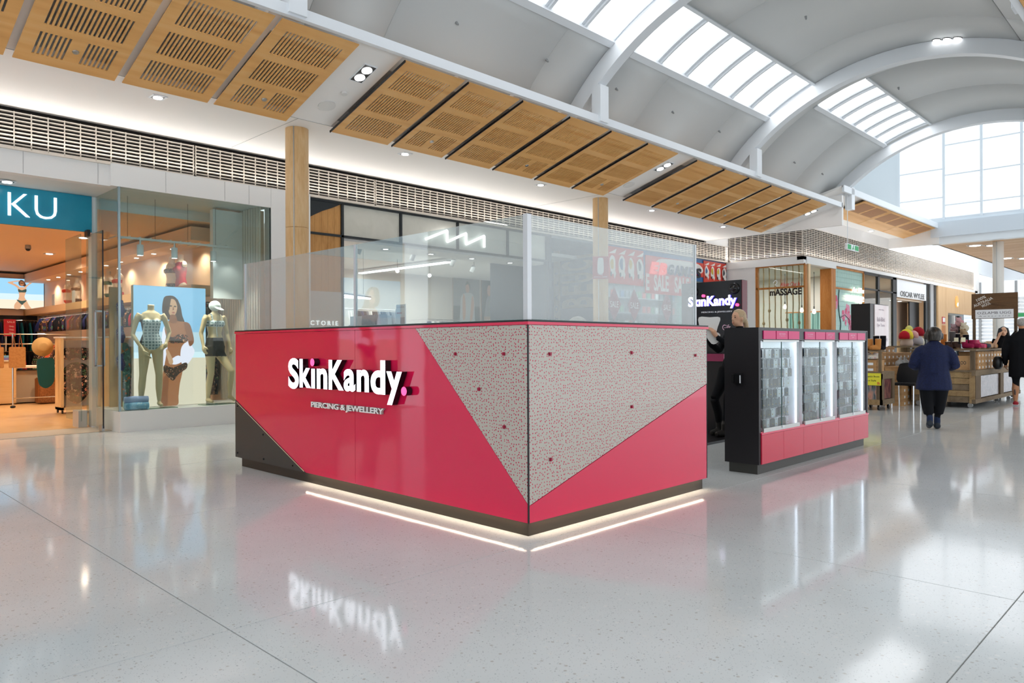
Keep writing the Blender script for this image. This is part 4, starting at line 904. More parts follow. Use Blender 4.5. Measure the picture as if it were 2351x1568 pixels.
# rolled towels
o = MB(); o.smooth = True
for i, (dx, dz, r_, mi) in enumerate(((0, .06, .055, 0), (.09, .075, .065, 1), (.03, .15, .05, 2))):
    o.m(mi).tube([(3.66 + dx * .2, 11.50 + dx, PZ + dz), (3.80, 11.50 + dx, PZ + dz + .004), (3.98 + dx * .2, 11.50 + dx, PZ + dz)], [r_, r_ * 1.06, r_], 14)
o = o.build('towel_bundle', [blotch_mat('towel_blue', '#7fb7d6', ['#e9eee9', '#5f8fbf', '#cfe0ea'], 26, .3), blotch_mat('towel_green', '#d6e4bd', ['#eef3e2', '#b9d39c'], 24, .3), mat('towel_periwinkle', '#9fb0d8', .9)]); tag(o, 'bundle of rolled pastel beach towels at the window corner', 'towel')
# track lights in the window
tr = thing('light_track', (4.7, 11.95, 2.88), 'white lighting track hung on wires inside the display window', 'light track')
MB().box(3.75, 5.55, 11.93, 11.97, 2.87, 2.90).build('track', STEEL_W, tr)
for i in range(12): MB().box(3.7 + .15 * i, 3.712 + .15 * i, 11.85, 12.35, 2.895, 2.905).build('mesh_bar', STEEL_W, tr)
for x in (3.85, 4.25, 4.75, 5.2): MB().tube([(x, 11.95, 2.9), (x, 11.95, 3.52)], .003, 5).build('wire', DARKM, tr)
for i, x in enumerate((4.03, 4.54, 5.16)):
    s_ = thing('track_spotlight', (x, 11.95, 2.63), 'white cylindrical track spotlight, %s in the swimwear window' % ['leftmost', 'middle', 'rightmost'][i], 'spotlight', 'track spots in the swimwear window')
    MB().tube([(x, 11.95, 2.87), (x, 11.95, 2.79)], .012, 8).build('stem', STEEL_W, s_); m_ = MB(); m_.smooth = True; m_.lathe([(.044, 0), (.048, .01), (.048, .165), (.03, .17)], (x, 11.95, 2.63), 18).build('barrel', STEEL_W, s_); MB().lathe([(.001, .002), (.04, .002)], (x, 11.95, 2.628), 14).build('lens', GLOW_W, s_)
for x_ in (4.03, 4.54, 5.16):
    d_ = bpy.data.lights.new('track_spot', 'SPOT'); d_.energy = 45; d_.spot_size = 1.9; d_.spot_blend = .6; d_.shadow_soft_size = .04; d_.color = (1, .95, .88)
    l_ = bpy.data.objects.new('track_spot', d_); COL.objects.link(l_); l_.location = (x_, 11.93 - .35, 2.62 if x_ < 5.4 else 3.3); l_.rotation_euler = (-.12, 0, 0)

# --- busts on the shelf
def bust_mesh(kind):
    f = Fig(); f.t(0, [(0, 0, .0), (0, 0, .08), (0, 0, .2), (0, 0, .32), (0, 0, .43), (0, 0, .50), (0, 0, .53)], [(.12, .085), (.155, .10), (.115, .08), (.135, .10), (.15, .09), (.12, .07), (.055, .05)]); f.t(0, [(0, 0, .5), (0, 0, .64)], [.05, .048])
    for s_ in (1, -1): f.b(0, (.07, .065 * s_, .36), .055, .058, .055); f.t(0, [(0, .13 * s_, .48), (0, .19 * s_, .41)], [.05, .042])
    def p(fc, idx):
        z, y = fc[:, 2], np.abs(fc[:, 1])
        if kind == 'suit': idx[(z < .49) & (y < .165) & ~((z < .1) & (y > z * 1.1 + .03))] = 1
        else: idx[(z > .315) & (z < .40) & (y < .15) & (fc[:, 0] > -.03)] = 1; idx[(z > .03) & (z < .12) & (y > (.10 - z) * 1.2)] = 1
        return idx
    return f.mesh('bust', [mat('bust_white', '#efe3d6', .4), MATS['bust_cloth_' + kind]], .014, p, yaw=PI)
blotch_mat('bust_cloth_suit', '#a3162d', ['#c32843', '#7d0f22'], 30, .3); blotch_mat('bust_cloth_tan', '#5a3a30', ['#c7a27f', '#2e211d'], 26, .35); mat('bust_cloth_red', '#c24334', .7); mat('bust_cloth_green', '#31584a', .7)
for i, (y, kind, lab) in enumerate(((14.06, 'suit', 'white bust in patterned red one piece swimsuit on shelf above poster'), (14.52, 'tan', 'white bust in brown patterned bikini, half behind the red one piece bust'), (17.52, 'red', 'white bust in coral bikini on the shelf behind the glass corner'), (18.2, 'green', 'white bust in dark green bikini next to the coral one'), (20.6, 'tan', 'white bust in brown bikini, farther along the shelf by the doorway'), (21.4, 'red', 'white bust in red bikini, farthest along the swimwear shelf'))):
    o = put_mesh('display_bust', bust_mesh(kind), (SX1 - .26, y, 2.32)); tag(o, lab, 'bust', 'busts on the swimwear shelf')
for y in (20.2, 22.0):
    o = MB().box(SX1 - .45, SX1 - .44, y - .12, y + .12, 2.325, 2.62).build('price_card', mat('grey_card', '#a9b2b5', .5)); tag(o, 'small grey price card standing %s on the bust shelf' % ('nearer' if y < 21 else 'farther'), 'card')
# --- garments
def garment(kind, seed):
    rg = random.Random(seed); m_ = MB(); m_.smooth = True
    Lg = {'short': .36, 'long': .8, 'dress': 1.0}[kind]; W_ = {'short': .13, 'long': .2, 'dress': .2}[kind]; rings = []
    for i in range(6):
        t = i / 5; wd = W_ * (.45 + .75 * min(1, t * 2.4)) * (1 + rg.uniform(-.1, .1)); th = .012 + .008 * t
        rings.append([(th * math.cos(2 * PI * j / 10) * (1 + .4 * rg.random()), wd * math.sin(2 * PI * j / 10), -.05 - Lg * t) for j in range(10)])
    m_.rings(rings); m_.m(1).tube([(0, 0, 0), (0, 0, -.035), (0, W_ * .4, -.06)], .004, 5); m_.m(1).tube([(0, 0, -.035), (0, -W_ * .4, -.06)], .004, 5); return m_
GCOL = [('black', '#17171b'), ('red', '#b3212f'), ('navy', '#232c55'), ('teal', '#1f6f74'), ('coral', '#d0613f'), ('white', '#e3dfda'), ('purple', '#5c3a78'), ('pink', '#c95f86'), ('grey', '#77797c'), ('mustard', '#b98a2e')]
GPAT = [('black floral', blotch_mat('cloth_black_floral', '#1c1a1c', ['#d98a6a', '#f0c9ad', '#8a5a48', '#4f6b4c'], 16, .4)), ('rainbow print', blotch_mat('cloth_rainbow', '#41324a', ['#d8452f', '#e0a52f', '#3b8f6a', '#3659a8'], 18, .42)), ('brown print', blotch_mat('cloth_brown', '#5a3a2c', ['#c98f62', '#e5cfae', '#2c211d'], 20, .42))]
GM = [(n_, mat('cloth_' + n_, c_, .8, spec=.2)) for n_, c_ in GCOL] + GPAT
_gm = {}
def hang(kind, ci, loc, yaw, where, grp):
    key = (kind, ci, random.randint(0, 1))
    if key not in _gm: _gm[key] = garment(kind, key[2] + ci).mesh('hanging_garment', [GM[ci][1], CHROME], (0, 0, 0))
    o = bpy.data.objects.new('hanging_garment', _gm[key]); COL.objects.link(o); o.location = (loc[0], loc[1], loc[2] - .0085); o.rotation_euler = (0, 0, yaw)
    return tag(o, '%s %s, %s along %s' % (GM[ci][0], {'short': 'swim top', 'long': 'garment', 'dress': 'dress'}[kind], nth(where), where), 'garment', grp)
def rail(name, a, b, label, wall=None, legs=None, r=.012):
    t = thing(name, tuple((V3(a) + V3(b)) / 2) if legs is None else ((a[0] + b[0]) / 2, (a[1] + b[1]) / 2, legs), label, 'clothes rail')
    MB().tube([a, b], r, 8).build('rail', CHROME, t)
    if wall is not None:
        for q in (.04, .5, .96):
            p = V3(a) + (V3(b) - V3(a)) * q; e = V3((wall, p.y, p.z)) if abs(a[0] - b[0]) < .01 else V3((p.x, wall, p.z))
            MB().tube([p, e], .008, 6).build('bracket', CHROME, t)
    return t
rail('clothes_rail', (SX1 - .32, 14.3, 2.09), (SX1 - .32, 24.0, 2.09), 'chrome wall rail of small swim tops under the bust shelf', SX1 + .001)
y = 14.45; rg = random.Random(5)
while y < 23.8:
    ci = rg.choice([0, 0, 0, 1, 2, 10, 10, 11, 12, 0, 6] if y > 15.5 else [0, 10, 12, 5, 8, 0]); hang('short', ci, (SX1 - .32, y, 2.085), PI / 2 + rg.uniform(-.1, .1), 'the long wall rail under the bust shelf', 'swim tops on the wall rail'); y += rg.uniform(.13, .2)
rail('clothes_rail', (SX1 - .32, 14.3, 1.35), (SX1 - .32, 24.0, 1.35), 'lower chrome wall rail under the swim tops', SX1 + .001)
y = 14.45
while y < 23.8:
    ci = rg.choice([0, 12, 10, 12, 4, 11, 8]); hang('long', ci, (SX1 - .32, y, 1.345), PI / 2 + rg.uniform(-.1, .1), 'the lower wall rail of the swimwear shop', 'garments on the lower wall rail'); y += rg.uniform(.16, .26)
# back wall: dark rack recess, garments
struct(MB().box(3.7, 5.55, SYB - .05, SYB, .1, 2.15).build('trim_9', mat('dark_recess', '#2c2624', .7)))
rail('clothes_rail', (3.9, SYB - .35, 2.0), (5.5, SYB - .35, 2.0), 'chrome rail of dark garments on the shop back wall', SYB - .049)
for i in range(15): hang('long', rg.choice([0, 0, 2, 1, 5, 3, 8, 0]), (4.0 + .1 * i, SYB - .35, 1.995), rg.uniform(-.1, .1), 'the upper rail of the swimwear back wall', 'garments on the upper back rail')
rail('clothes_rail', (3.9, SYB - .35, 1.12), (5.5, SYB - .35, 1.12), 'lower chrome rail on the shop back wall', SYB - .049)
for i in range(13): hang('long', rg.choice([0, 2, 7, 1, 0, 9]), (4.0 + .115 * i, SYB - .35, 1.115), rg.uniform(-.1, .1), 'the lower rail of the swimwear back wall', 'garments on the lower back rail')
o = MB().box(4.62, 4.90, SYB - .63, SYB - .62, 1.55, 2.02).build('sale_banner', mat('sale_red', '#b5202e', .5)); tag(o, 'red SALE banner hanging on the dark back wall rack', 'banner')
m_ = MB(); put_text(m_, 'SALE', FY(SYB - .632), 4.70, 4.88, 1.92, 1.97)
for q in range(3): put_text(m_, '%', FY(SYB - .632), 4.74, 4.86, 1.80 - .09 * q, 1.84 - .09 * q)
c_ = m_.build('banner_lettering', mat('ink_cream', '#e9c8b8', .6), o)
# tall rack with printed garments behind the second mannequin
t = thing('garment_stand', (5.45, 13.15, .3), 'black stand of patterned garments at right end of the display', 'garment stand')
MB().box(5.2, 5.68, 13.3, 13.32, .3, 2.05).build('back_board', BLACK, t); MB().tube([(5.22, 13.09, 2.0), (5.66, 13.09, 2.0)], .012, 8).build('rail', CHROME, t); MB().tube([(5.22, 13.09, 1.25), (5.66, 13.09, 1.25)], .012, 8).build('rail', CHROME, t)
for i in range(7):
    hang('long', rg.choice([0, 10, 8, 0]), (5.27 + .06 * i, 13.09, 1.9875), 0., 'the upper rail behind the capped mannequin', 'garments behind the capped mannequin')
    hang('long', rg.choice([12, 10, 12, 11]), (5.27 + .06 * i, 13.09, 1.2375), 0., 'the lower rail behind the capped mannequin', 'garments behind the capped mannequin')
o = MB().lathe([(.001, 0), (.075, 0), (.075, .006)], (5.47, 13.1, 1.98), 20, 'Y').build('price_disc', mat('sale_disc_red', '#c23b3a', .5), t)
# rolling display of floral swimwear inside the doorway
t = thing('display_rack', (4.05, 15.5, 0), 'pale timber framed rack showing black floral swimwear near the doorway', 'display rack')
bx_ = wood_mat('birch', ['#d8b27c', '#e7c999'], 'Z', 6, .5)
for x in (3.80, 4.42): MB().box(x, x + .045, 15.35, 15.75, .07, 1.4).build('upright', bx_, t)
MB().box(3.80, 4.465, 15.35, 15.75, .07, .12).build('bottom_rail', bx_, t); MB().box(3.845, 4.42, 15.70, 15.72, .12, 1.36).build('back_panel', mat('pale_board', '#d9d4cf', .6), t); MB().box(3.78, 4.48, 15.33, 15.77, 1.40, 1.425).build('top_rail', STEEL_W, t)
for x in (3.83, 4.43):
    for y in (15.4, 15.7): MB().lathe([(.03, -.012), (.03, .012)], (x, y, .035), 12, 'X').build('castor', BLACK, t)
FLB = GPAT[0][1]
def flat_garment(name, pts, fr, m, label, cat='swimwear', th=.03):
    mb_ = MB(); mb_.prism(spline(pts, 4), fr, 0, th); o = mb_.build(name, m, bevel=.006); return tag(o, label, cat)
fr = FY(15.62)
flat_garment('floral_bikini', [(3.87, 1.06), (3.90, 1.2), (4.12, 1.22), (4.36, 1.2), (4.39, 1.06), (4.25, .98), (4.12, 1.03), (4.0, .98)], fr, FLB, 'black floral bikini top on the timber rack')
flat_garment('floral_swimsuit', [(3.86, .50), (3.90, .80), (4.02, .93), (4.22, .93), (4.36, .80), (4.40, .50), (4.26, .26), (4.12, .16), (3.98, .26)], fr, FLB, 'large black floral swimsuit on the timber rack')
t2 = thing('display_rack', (4.85, 14.6, 0), 'second pale rack of teal and floral swimwear seen through the glass door', 'display rack')
for x in (4.35, 5.1): MB().box(x, x + .045, 14.4, 14.8, .004, 1.4).build('upright', bx_, t2)
MB().box(4.395, 5.1, 14.78, 14.8, .1, 1.38).build('back_panel', MATS['pale_board'], t2); MB().box(4.33, 5.17, 14.38, 14.82, 1.40, 1.425).build('top_rail', STEEL_W, t2)
fr = FY(14.7)
flat_garment('teal_wrap', [(4.42, .3), (4.42, 1.2), (4.6, 1.3), (4.76, 1.2), (4.74, .3), (4.6, .22)], fr, blotch_mat('cloth_teal_print', '#2f7f86', ['#7fc0c0', '#c77b4a', '#1d4a55'], 15, .4), 'teal printed beach wrap on the second rack')
flat_garment('floral_dress', [(4.78, .2), (4.8, 1.0), (4.87, 1.32), (4.97, 1.32), (5.06, 1.0), (5.08, .2)], fr, FLB, 'long black floral beach dress on the second rack')
# scarf, bags, hat, teal swimsuit, desk, basket
flat_garment('teal_swimsuit', [(3.49, .62), (3.47, .95), (3.53, 1.03), (3.71, 1.03), (3.75, .95), (3.74, .60), (3.63, .48), (3.53, .52)], FY(15.6), mat('cloth_deep_teal', '#0f4f4c', .7), 'deep teal swimsuit hanging at left end of the timber rack')
hat = MB(); hat.smooth = True; hat.lathe([(.17, 0), (.175, .008), (.095, .012), (.09, .08), (.06, .11), (.001, .115)], (3.57, 15.62, 1.24), 24, 'Y'); o = hat.build('straw_hat', [mat('straw', '#d2a868', .85, bump=.4, bscale=200)]); tag(o, 'round straw sun hat with green underside hung above the teal swimsuit', 'hat')
t = thing('bag_stand', (3.45, 17.6, 0), 'chrome rolling stand carrying two paper bags by the counter', 'stand')
MB().tube([(3.5, 17.6, .03), (3.5, 17.6, 1.5)], .014, 8).build('post', CHROME, t); MB().tube([(3.0, 17.6, 1.5), (4.5, 17.6, 1.5)], .012, 8).build('cross_rail', CHROME, t); MB().tube([(3.0, 17.5, 1.3), (4.4, 17.5, 1.3)], .012, 8).build('cross_rail', CHROME, t); MB().tube([(3.5, 17.6, .2), (4.3, 17.6, .2)], .01, 8).build('foot_rail', CHROME, t); MB().ball((3.5, 17.6, .03), .05, .03, .03).build('castor', BLACK, t)
for i, (dx, rz) in enumerate(((-.24, .2), (.13, -.15))):
    b_ = thing('paper_bag', (3.42 + dx, 17.5, .92), ['brown paper bag with leather straps, nearer the doorway edge', 'brown paper bag with leather straps, second on the stand'][i], 'bag', 'paper bags on the stand')
    MB().cbox((3.42 + dx, 17.46, .82), .28, .08, .42, rz).build('bag_body', noise_mat('kraft_paper', ['#a8723c', '#bb8549'], 30, .7), b_, bevel=.01)
    for q in (-.06, .06): MB().tube([(3.42 + dx + q - .03, 17.46, 1.23), (3.42 + dx + q, 17.5, 1.5), (3.42 + dx + q + .03, 17.46, 1.23)], .012, 6).build('strap', mat('tan_leather', '#8a4f22', .55), b_)
t = thing('sales_counter', (3.6, 19.3, 0), 'pale timber sales counter with folded towels on top', 'counter')
MB().box(2.4, 3.78, 18.7, 19.9, .03, .93).build('counter_body', wood_mat('counter_beech', ['#d6ab70', '#e3bf8b'], 'X', 4, .45), t); MB().box(2.38, 3.80, 18.66, 19.92, .93, .96).build('counter_top', mat('cream_top', '#e5d6bf', .4), t)
MB().box(3.8, 4.75, 18.9, 19.9, .03, .72).build('side_body', mat('counter_grey', '#b9a78c', .55), t); MB().box(3.8, 4.75, 18.75, 19.9, .78, .82).build('side_shelf', MATS['cream_top'], t)
for i, (c_, n_) in enumerate((('#8c7bb5', 'lilac'), ('#6aa3c2', 'blue'))):
    o = MB().box(3.3, 3.72, 18.8, 19.1, .96 + .05 * i, 1.008 + .05 * i).build('folded_towel', mat('towel_' + n_, c_, .9), bevel=.015); tag(o, '%s folded towel in the pile on the sales counter' % n_, 'towel', 'folded towels on the counter')
m_ = MB().box(4.12, 4.62, 18.35, 18.7, .02, .57); o = m_.build('wicker_basket', [noise_mat('wicker', ['#5e3515', '#8a5326', '#a56a35'], 60, .8, 2, (1, 1, 3), bump=.6, bscale=90)], bevel=.02); tag(o, 'brown wicker basket on the shop floor by the counter', 'basket')
for i, z in enumerate((1.95, 1.55, 1.12)):
    o = MB(); o.smooth = True; o.tube([(3.86, 12.28, z), (3.84, 12.28, z - .08), (3.86, 12.28, z - .17), (3.85, 12.28, z - .26)], [.03, .055, .06, .04], 10); o = o.build('scarf', [blotch_mat('scarf_navy', '#28337a', ['#2e9bb0', '#3a49a0', '#e2e0ea'], 14, .3)]); o.location.z = z - .26; tag(o, ['navy scarf tied highest beside the window poster', 'navy scarf tied in the middle beside the poster', 'navy scarf tied lowest beside the poster'][i], 'scarf', 'navy scarves beside the poster')
o = MB().tube([(3.86, 12.33, .3), (3.86, 12.33, 2.1)], .008, 8).build('scarf_stand', DARKM); tag(o, 'thin dark pole carrying the navy scarves', 'stand')
o = MB().box(3.72, 3.90, 12.36, 12.40, .3, 2.16).build('poster_return', SAND); tag(o, 'narrow tan board standing left of the window poster', 'board')

# ================================================================ zigzag shop (middle)
CONC = noise_mat('pale_plaster', ['#c9c8bd', '#d3d2c8', '#cecdc3'], 2.5, .75, 5)
RUSTIC = wood_mat('rustic_boards', ['#a8743c', '#c9965a', '#b8834a'], 'Z', 4, .55, .35, .1)
FRM_Y = 11.5
zf = struct(MB().box(6.62, 13.0, 11.46, 11.54, 3.79, 3.85).box(6.62, 13.0, 11.46, 11.54, 3.195, 3.235).box(7.285, 7.335, 11.46, 11.54, 0, 3.8).build('window_11', DARKM))
for x in (8.62, 10.08, 11.55, 12.89): MB().box(x - .024, x + .024, 11.46, 11.54, 3.2, 3.8).build('mullion', DARKM, zf)
for a, b in ((7.335, 8.6), (8.64, 10.06), (10.1, 11.53), (11.57, 12.87)): MB().box(a, b, 11.50, 11.53, 3.235, 3.79).build('plaster_panel', CONC, zf)
MB().box(12.82, 12.86, 11.455, 11.545, 0, 3.8).build('jamb', DARKM, zf)
for i in range(5):
    a = 6.63 + .131 * i; MB().box(a + .002, a + .129, 11.49, 11.52, 3.235, 3.79).build('timber_board', RUSTIC, zf); MB().box(a + .002, a + .129, 11.49, 11.52, 2.2, 3.195).build('timber_board', RUSTIC, zf)
MB().prism([(6.63, 3.79), (7.285, 3.79), (7.1, 3.70), (6.9, 3.62), (6.75, 3.54), (6.63, 3.47)], FY(11.49), 0, .012).build('curved_dark_infill', DARKM, zf)
MB().box(6.62, 7.29, 11.47, 11.52, 0, 2.2).build('fluted_panel', mat('fluted_grey', '#c9c7c2', .6), zf)
zs = thing('zigzag_sign', (10.0, 11.44, 3.35), 'white glowing zigzag line sign on the plaster fascia', 'sign')
pts = [(9.21, 3.355), (9.77, 3.585), (9.77, 3.355), (10.29, 3.585), (10.29, 3.355), (10.81, 3.585), (10.81, 3.34)]
for a, b in zip(pts[:-1], pts[1:]): MB().tube([(a[0], 11.45, a[1]), (b[0], 11.45, b[1])], .026, 8).build('tube', glow('sign_tube', '#ffffff', 2.5), zs)
m_ = MB(); put_text(m_, 'F A C T O R I E', FY(11.46), 6.46, 7.20, 1.60, 1.68, 0, .012, offset=.01); o = m_.build('shop_lettering', glow('letters_white', '#ffffff', 1.0)); tag(o, 'small white capital letters on the grey panel under the timber boards', 'sign')
# interior
ZW = mat('z_wall', '#cfc9c0', .65)
struct(MB().box(6.7, 19.5, 18.5, 18.6, 0, 3.55).build('wall_z_back', ZW)); struct(MB().box(6.6, 6.7, 11.6, 18.6, 0, 3.55).build('wall_z_left', ZW))
struct(MB().box(6.7, 19.5, 12.3, 18.6, 3.5, 3.58).box(6.7, 13.0, 11.54, 12.3, 3.15, 3.21).build('ceiling', mat('z_ceiling', '#d9d6d1', .6)))
struct(box('floor', mat('z_floor', '#b9b6b0', .35), (6.6, 19.5, 11.6, 18.6, -.02, .004)))
struct(MB().box(12.95, 13.05, 11.5, 13.5, 0, 3.8).box(13.05, 21.4, 13.4, 13.5, 0, 3.8).build('wall_passage', mat('navy_wall', '#27333f', .55)))
for i, (x0, y0, y1) in enumerate(((12.35, 14.4, 18.4), (9.6, 16.4, 18.4))):
    t = thing('light_bar', (x0, (y0 + y1) / 2, 3.36), ['long white light bar running back through the zigzag shop', 'short white light bar at left of the zigzag shop ceiling'][i], 'light'); MB().box(x0 - .09, x0 + .09, y0, y1, 3.40, 3.46).build('housing', STEEL_W, t); MB().box(x0 - .08, x0 + .08, y0, y1, 3.375, 3.40).build('diffuser', GLOW_W, t)
area_light('z_shop_light', (11.8, 15.6, 3.36), (0, 0, -1), 6.5, 4, 300, (1, .95, .88))
for i, x in enumerate((8.6, 9.75, 10.9, 12.1)):
    t = thing('ring_downlight', (x, 11.95, 3.15), 'round lamp in the shop entrance lip, %s from the near column' % ['first', 'second', 'third', 'fourth'][i], 'downlight', 'entrance lip lamps'); MB().lathe([(.085, -.006), (.1, 0)], (x, 11.95, 3.15), 18).build('ring', GREY, t); MB().lathe([(.001, -.008), (.05, -.008), (.055, -.004)], (x, 11.95, 3.15), 16).build('lamp_disc', GLOW_W, t)
for i, (x, y) in enumerate(((9.0, 13.4), (10.6, 13.6), (12.0, 13.8), (13.4, 14.6))):
    t = thing('spot_can', (x, y, 3.22), 'grey ceiling spotlight can inside zigzag shop, %s from left' % ['first', 'second', 'third', 'fourth'][i], 'spotlight', 'ceiling spots in the zigzag shop'); MB().tube([(x, y, 3.5), (x, y, 3.38)], .01, 6).build('stem', GREY, t); MB().tube([(x, y, 3.39), (x - .05, y + .05, 3.22)], .055, 12).build('can', GREY, t)
for i, (x, y) in enumerate(((11.6, 15.6), (13.0, 16.0))):
    o = MB().ball((x, y, 3.2), .05, .05, .05).build('bare_bulb', GLOW_W); tag(o, ['bright bulb near the long light bar end', 'bright bulb further right in the zigzag shop'][i], 'lamp'); 
    o2 = MB().tube([(x, y, 3.25), (x, y, 3.5)], .006, 6).build('cord', BLACK, o)
# dark angular hanging light
t = thing('pendant_bar', (9.3, 14.2, 2.4), 'dark angular bar light hanging inside the zigzag shop', 'light')
for a, b in (((8.0, 13.6), (10.2, 14.8)), ((8.0, 14.8), (10.2, 14.8))): MB().tube([(a[0], a[1], 2.42), (b[0], b[1], 2.42)], .035, 4).build('bar', BLACK, t); MB().tube([(a[0], a[1], 2.375), (b[0], b[1], 2.375)], .018, 4).build('strip', GLOW_W, t)
for x in (8.4, 9.8): MB().tube([(x, 14.5, 2.44), (x, 14.5, 3.5)], .004, 5).build('wire', DARKM, t)
# rails of garments
for j, (xa, xb, y, z, lab) in enumerate(((14.2, 15.6, 17.6, 2.05, 'right back'), (11.4, 13.2, 17.8, 2.3, 'middle back'), (8.2, 10.4, 17.9, 1.9, 'left back'))):
    rail('clothes_rail', (xa, y, z), (xb, y, z), 'black rail at the %s of the zigzag shop' % lab, 18.501)
    x = xa + .08
    while x < xb: hang('dress', rg.choice([0, 0, 2, 8, 0, 5] if j != 2 else [5, 8, 12, 4]), (x, y, z - .005), rg.uniform(-.1, .1), 'the %s rail of the zigzag shop' % lab, 'garments on the %s rail' % lab); x += rg.uniform(.08, .12)
# big photo posters on the back wall
DK, FL, GYP, TANP = mat('photo_dark', '#4d5654', .6), mat('photo_skin', '#c79a80', .6), mat('photo_grey', '#8b8f8c', .6), mat('photo_tan', '#b69a82', .6)
PP = [DK, FL, GYP, TANP, mat('photo_light', '#b7bdbb', .6)]
sh = [(2, R4(0, 1, 0, 1)), (0, R4(0, 1, 0, .42)), (4, blob((.30, .62), (.5, .70), (.75, .66), (.80, .3), (.76, 0), (.28, 0), (.26, .35))), (1, blob((.36, .66), (.44, .60), (.46, .25), (.38, .12), (.34, .30))), (1, blob((.70, .64), (.78, .5), (.72, .18), (.62, .10), (.64, .3))), (1, ell(.53, .80, .075, .10)), (0, blob((.44, .82), (.5, .94), (.62, .90), (.62, .78), (.56, .88), (.47, .86)))]
poster('wall_poster', 'large grey photo poster of standing model on zigzag shop back wall', (V3((16.0, 18.46, 1.9)), V3((1, 0, 0)), V3((0, 0, 1)), V3((0, -1, 0))), 1.2, 1.6, sh, PP, TANP, .03)
sh2 = [(0, R4(0, 1, 0, 1)), (2, blob((.3, .55), (.6, .7), (.85, .5), (.9, 0), (.2, 0))), (1, ell(.5, .78, .14, .12)), (3, R4(.15, .75, .05, .22))]
poster('wall_poster', 'narrow dark photo poster beside the large one on zigzag shop wall', (V3((17.3, 18.46, 1.9)), V3((1, 0, 0)), V3((0, 0, 1)), V3((0, -1, 0))), .7, 1.6, sh2, PP, TANP, .03)
# tables and shirt forms
for i, (x, y) in enumerate(((9.0, 13.2), (11.6, 13.0))):
    t = thing('display_table', (x, y, 0), ['white display table left inside the zigzag shop entrance', 'white display table right inside the zigzag shop entrance'][i], 'table'); MB().box(x - .7, x + .7, y - .4, y + .4, 1.0, 1.04).build('top', STEEL_W, t)
    for a in (-.65, .62):
        for b in (-.37, .34): MB().box(x + a, x + a + .03, y + b, y + b + .03, 0, 1.0).build('leg', STEEL_W, t)
for i, (x, y, ci, lb) in enumerate(((8.45, 12.95, 2, 'navy'), (9.15, 13.1, 0, 'black'), (11.5, 13.0, 9, 'tan'), (12.1, 12.9, 5, 'white'), (10.9, 13.1, 8, 'grey'))):
    m_ = MB(); m_.smooth = True; m_.rings([[(x + a * math.cos(2 * PI * j / 14), y + b * math.sin(2 * PI * j / 14), 1.04 + h) for j in range(14)] for a, b, h in ((.14, .1, 0), (.15, .1, .1), (.2, .11, .36), (.21, .09, .46), (.08, .06, .53), (.05, .05, .62))])
    o = m_.build('shirt_form', [GM[ci][1]]); tag(o, '%s shirt on a torso form standing on the zigzag shop table' % lb, 'shirt form', 'shirt forms on the tables')
# leaflet stands on the kiosk counter
for i, (y0, y1, h, m__, lb) in enumerate(((5.84, 5.66, .11, LINER, 'white price list card left of the leaflets'), (5.65, 5.46, .115, mat('leaflet_blue', '#5e7f93', .4), 'blue grey leaflet, left one of the pair'), (5.45, 5.27, .115, mat('leaflet_blue2', '#4e7089', .4), 'blue grey leaflet, right one of the pair'), (5.255, 5.20, .1, LINER, 'narrow white card right of the leaflets'), (5.13, 5.00, .19, LINER, 'tall white notice card with red and blue print'), (5.18, 5.135, .155, LINER, 'half hidden white notice behind the tall one'))):
    t = thing('counter_card', (3.80 + (.03 if i == 5 else 0), (y0 + y1) / 2, 1.388), lb + ' on kiosk counter behind glass', 'card'); X_ = 3.80 + (.03 if i == 5 else 0)
    MB().box(X_, X_ + .006, y1, y0, 1.389, 1.389 + h).build('sheet', m__, t); MB().box(X_ - .01, X_ + .04, y1, y0, 1.389, 1.392).build('foot', mat('clear_acrylic', '#dfe8ea', .1, trans=.8), t)
    if i == 4:
        m_ = MB(); put_text(m_, 'LOBE', FX(X_ - .001), -y0 + .015, -y1 - .015, 1.55, 1.562); m_.build('print', DARKM, t); MB().box(X_ - .0015, X_, y1 + .01, y0 - .06, 1.41, 1.47).build('print', mat('print_navy', '#44507c', .5), t); MB().box(X_ - .0015, X_, y1 + .05, y0 - .01, 1.50, 1.512).build('print', mat('print_red', '#c44a44', .5), t)
struct(box('ceiling', mat('passage_ceiling', '#8d969c', .6), (12.95, 15.1, 11.5, 13.5, 3.78, 3.84)))
# ================================================================ navy passage with tall gold lettering
GOLD = mat('gold_paint', '#c2a56a', .45, .2)
t = thing('vertical_sign', (15.0, 12.4, 0), 'tall navy board with huge gold capitals running upwards', 'sign')
MB().box(15.0, 15.06, 11.55, 13.38, 0, 3.8).build('board', MATS['navy_wall'], t); MB().box(14.985, 15.0, 12.93, 13.14, 0, 3.8).build('gold_band', GOLD, t)
fr = (V3((15.0, 12.86, 0)), V3((0, 0, 1)), V3((0, 1, 0)), V3((-1, 0, 0)))  # text right = up, text up = to the left
fr = (V3((14.99, 0, 0)), V3((0, 0, 1)), V3((0, 1, 0)), V3((-1, 0, 0)))
for ch, z0, z1 in (('B', 2.22, 2.50), ('E', 2.57, 2.82), ('U', 2.88, 3.14), ('C', 3.20, 3.45), ('I', 3.52, 3.60)):
    m_ = MB(); put_text(m_, ch, fr, z0, z1, 11.78, 12.84, 0, .01, offset=.03)
    if ch == 'U': m_.prism([(z0, 12.28), (z1, 12.28), (z1, 12.38), (z0, 12.38)], fr, 0, .01)
    m_.build('letter', GOLD, t)
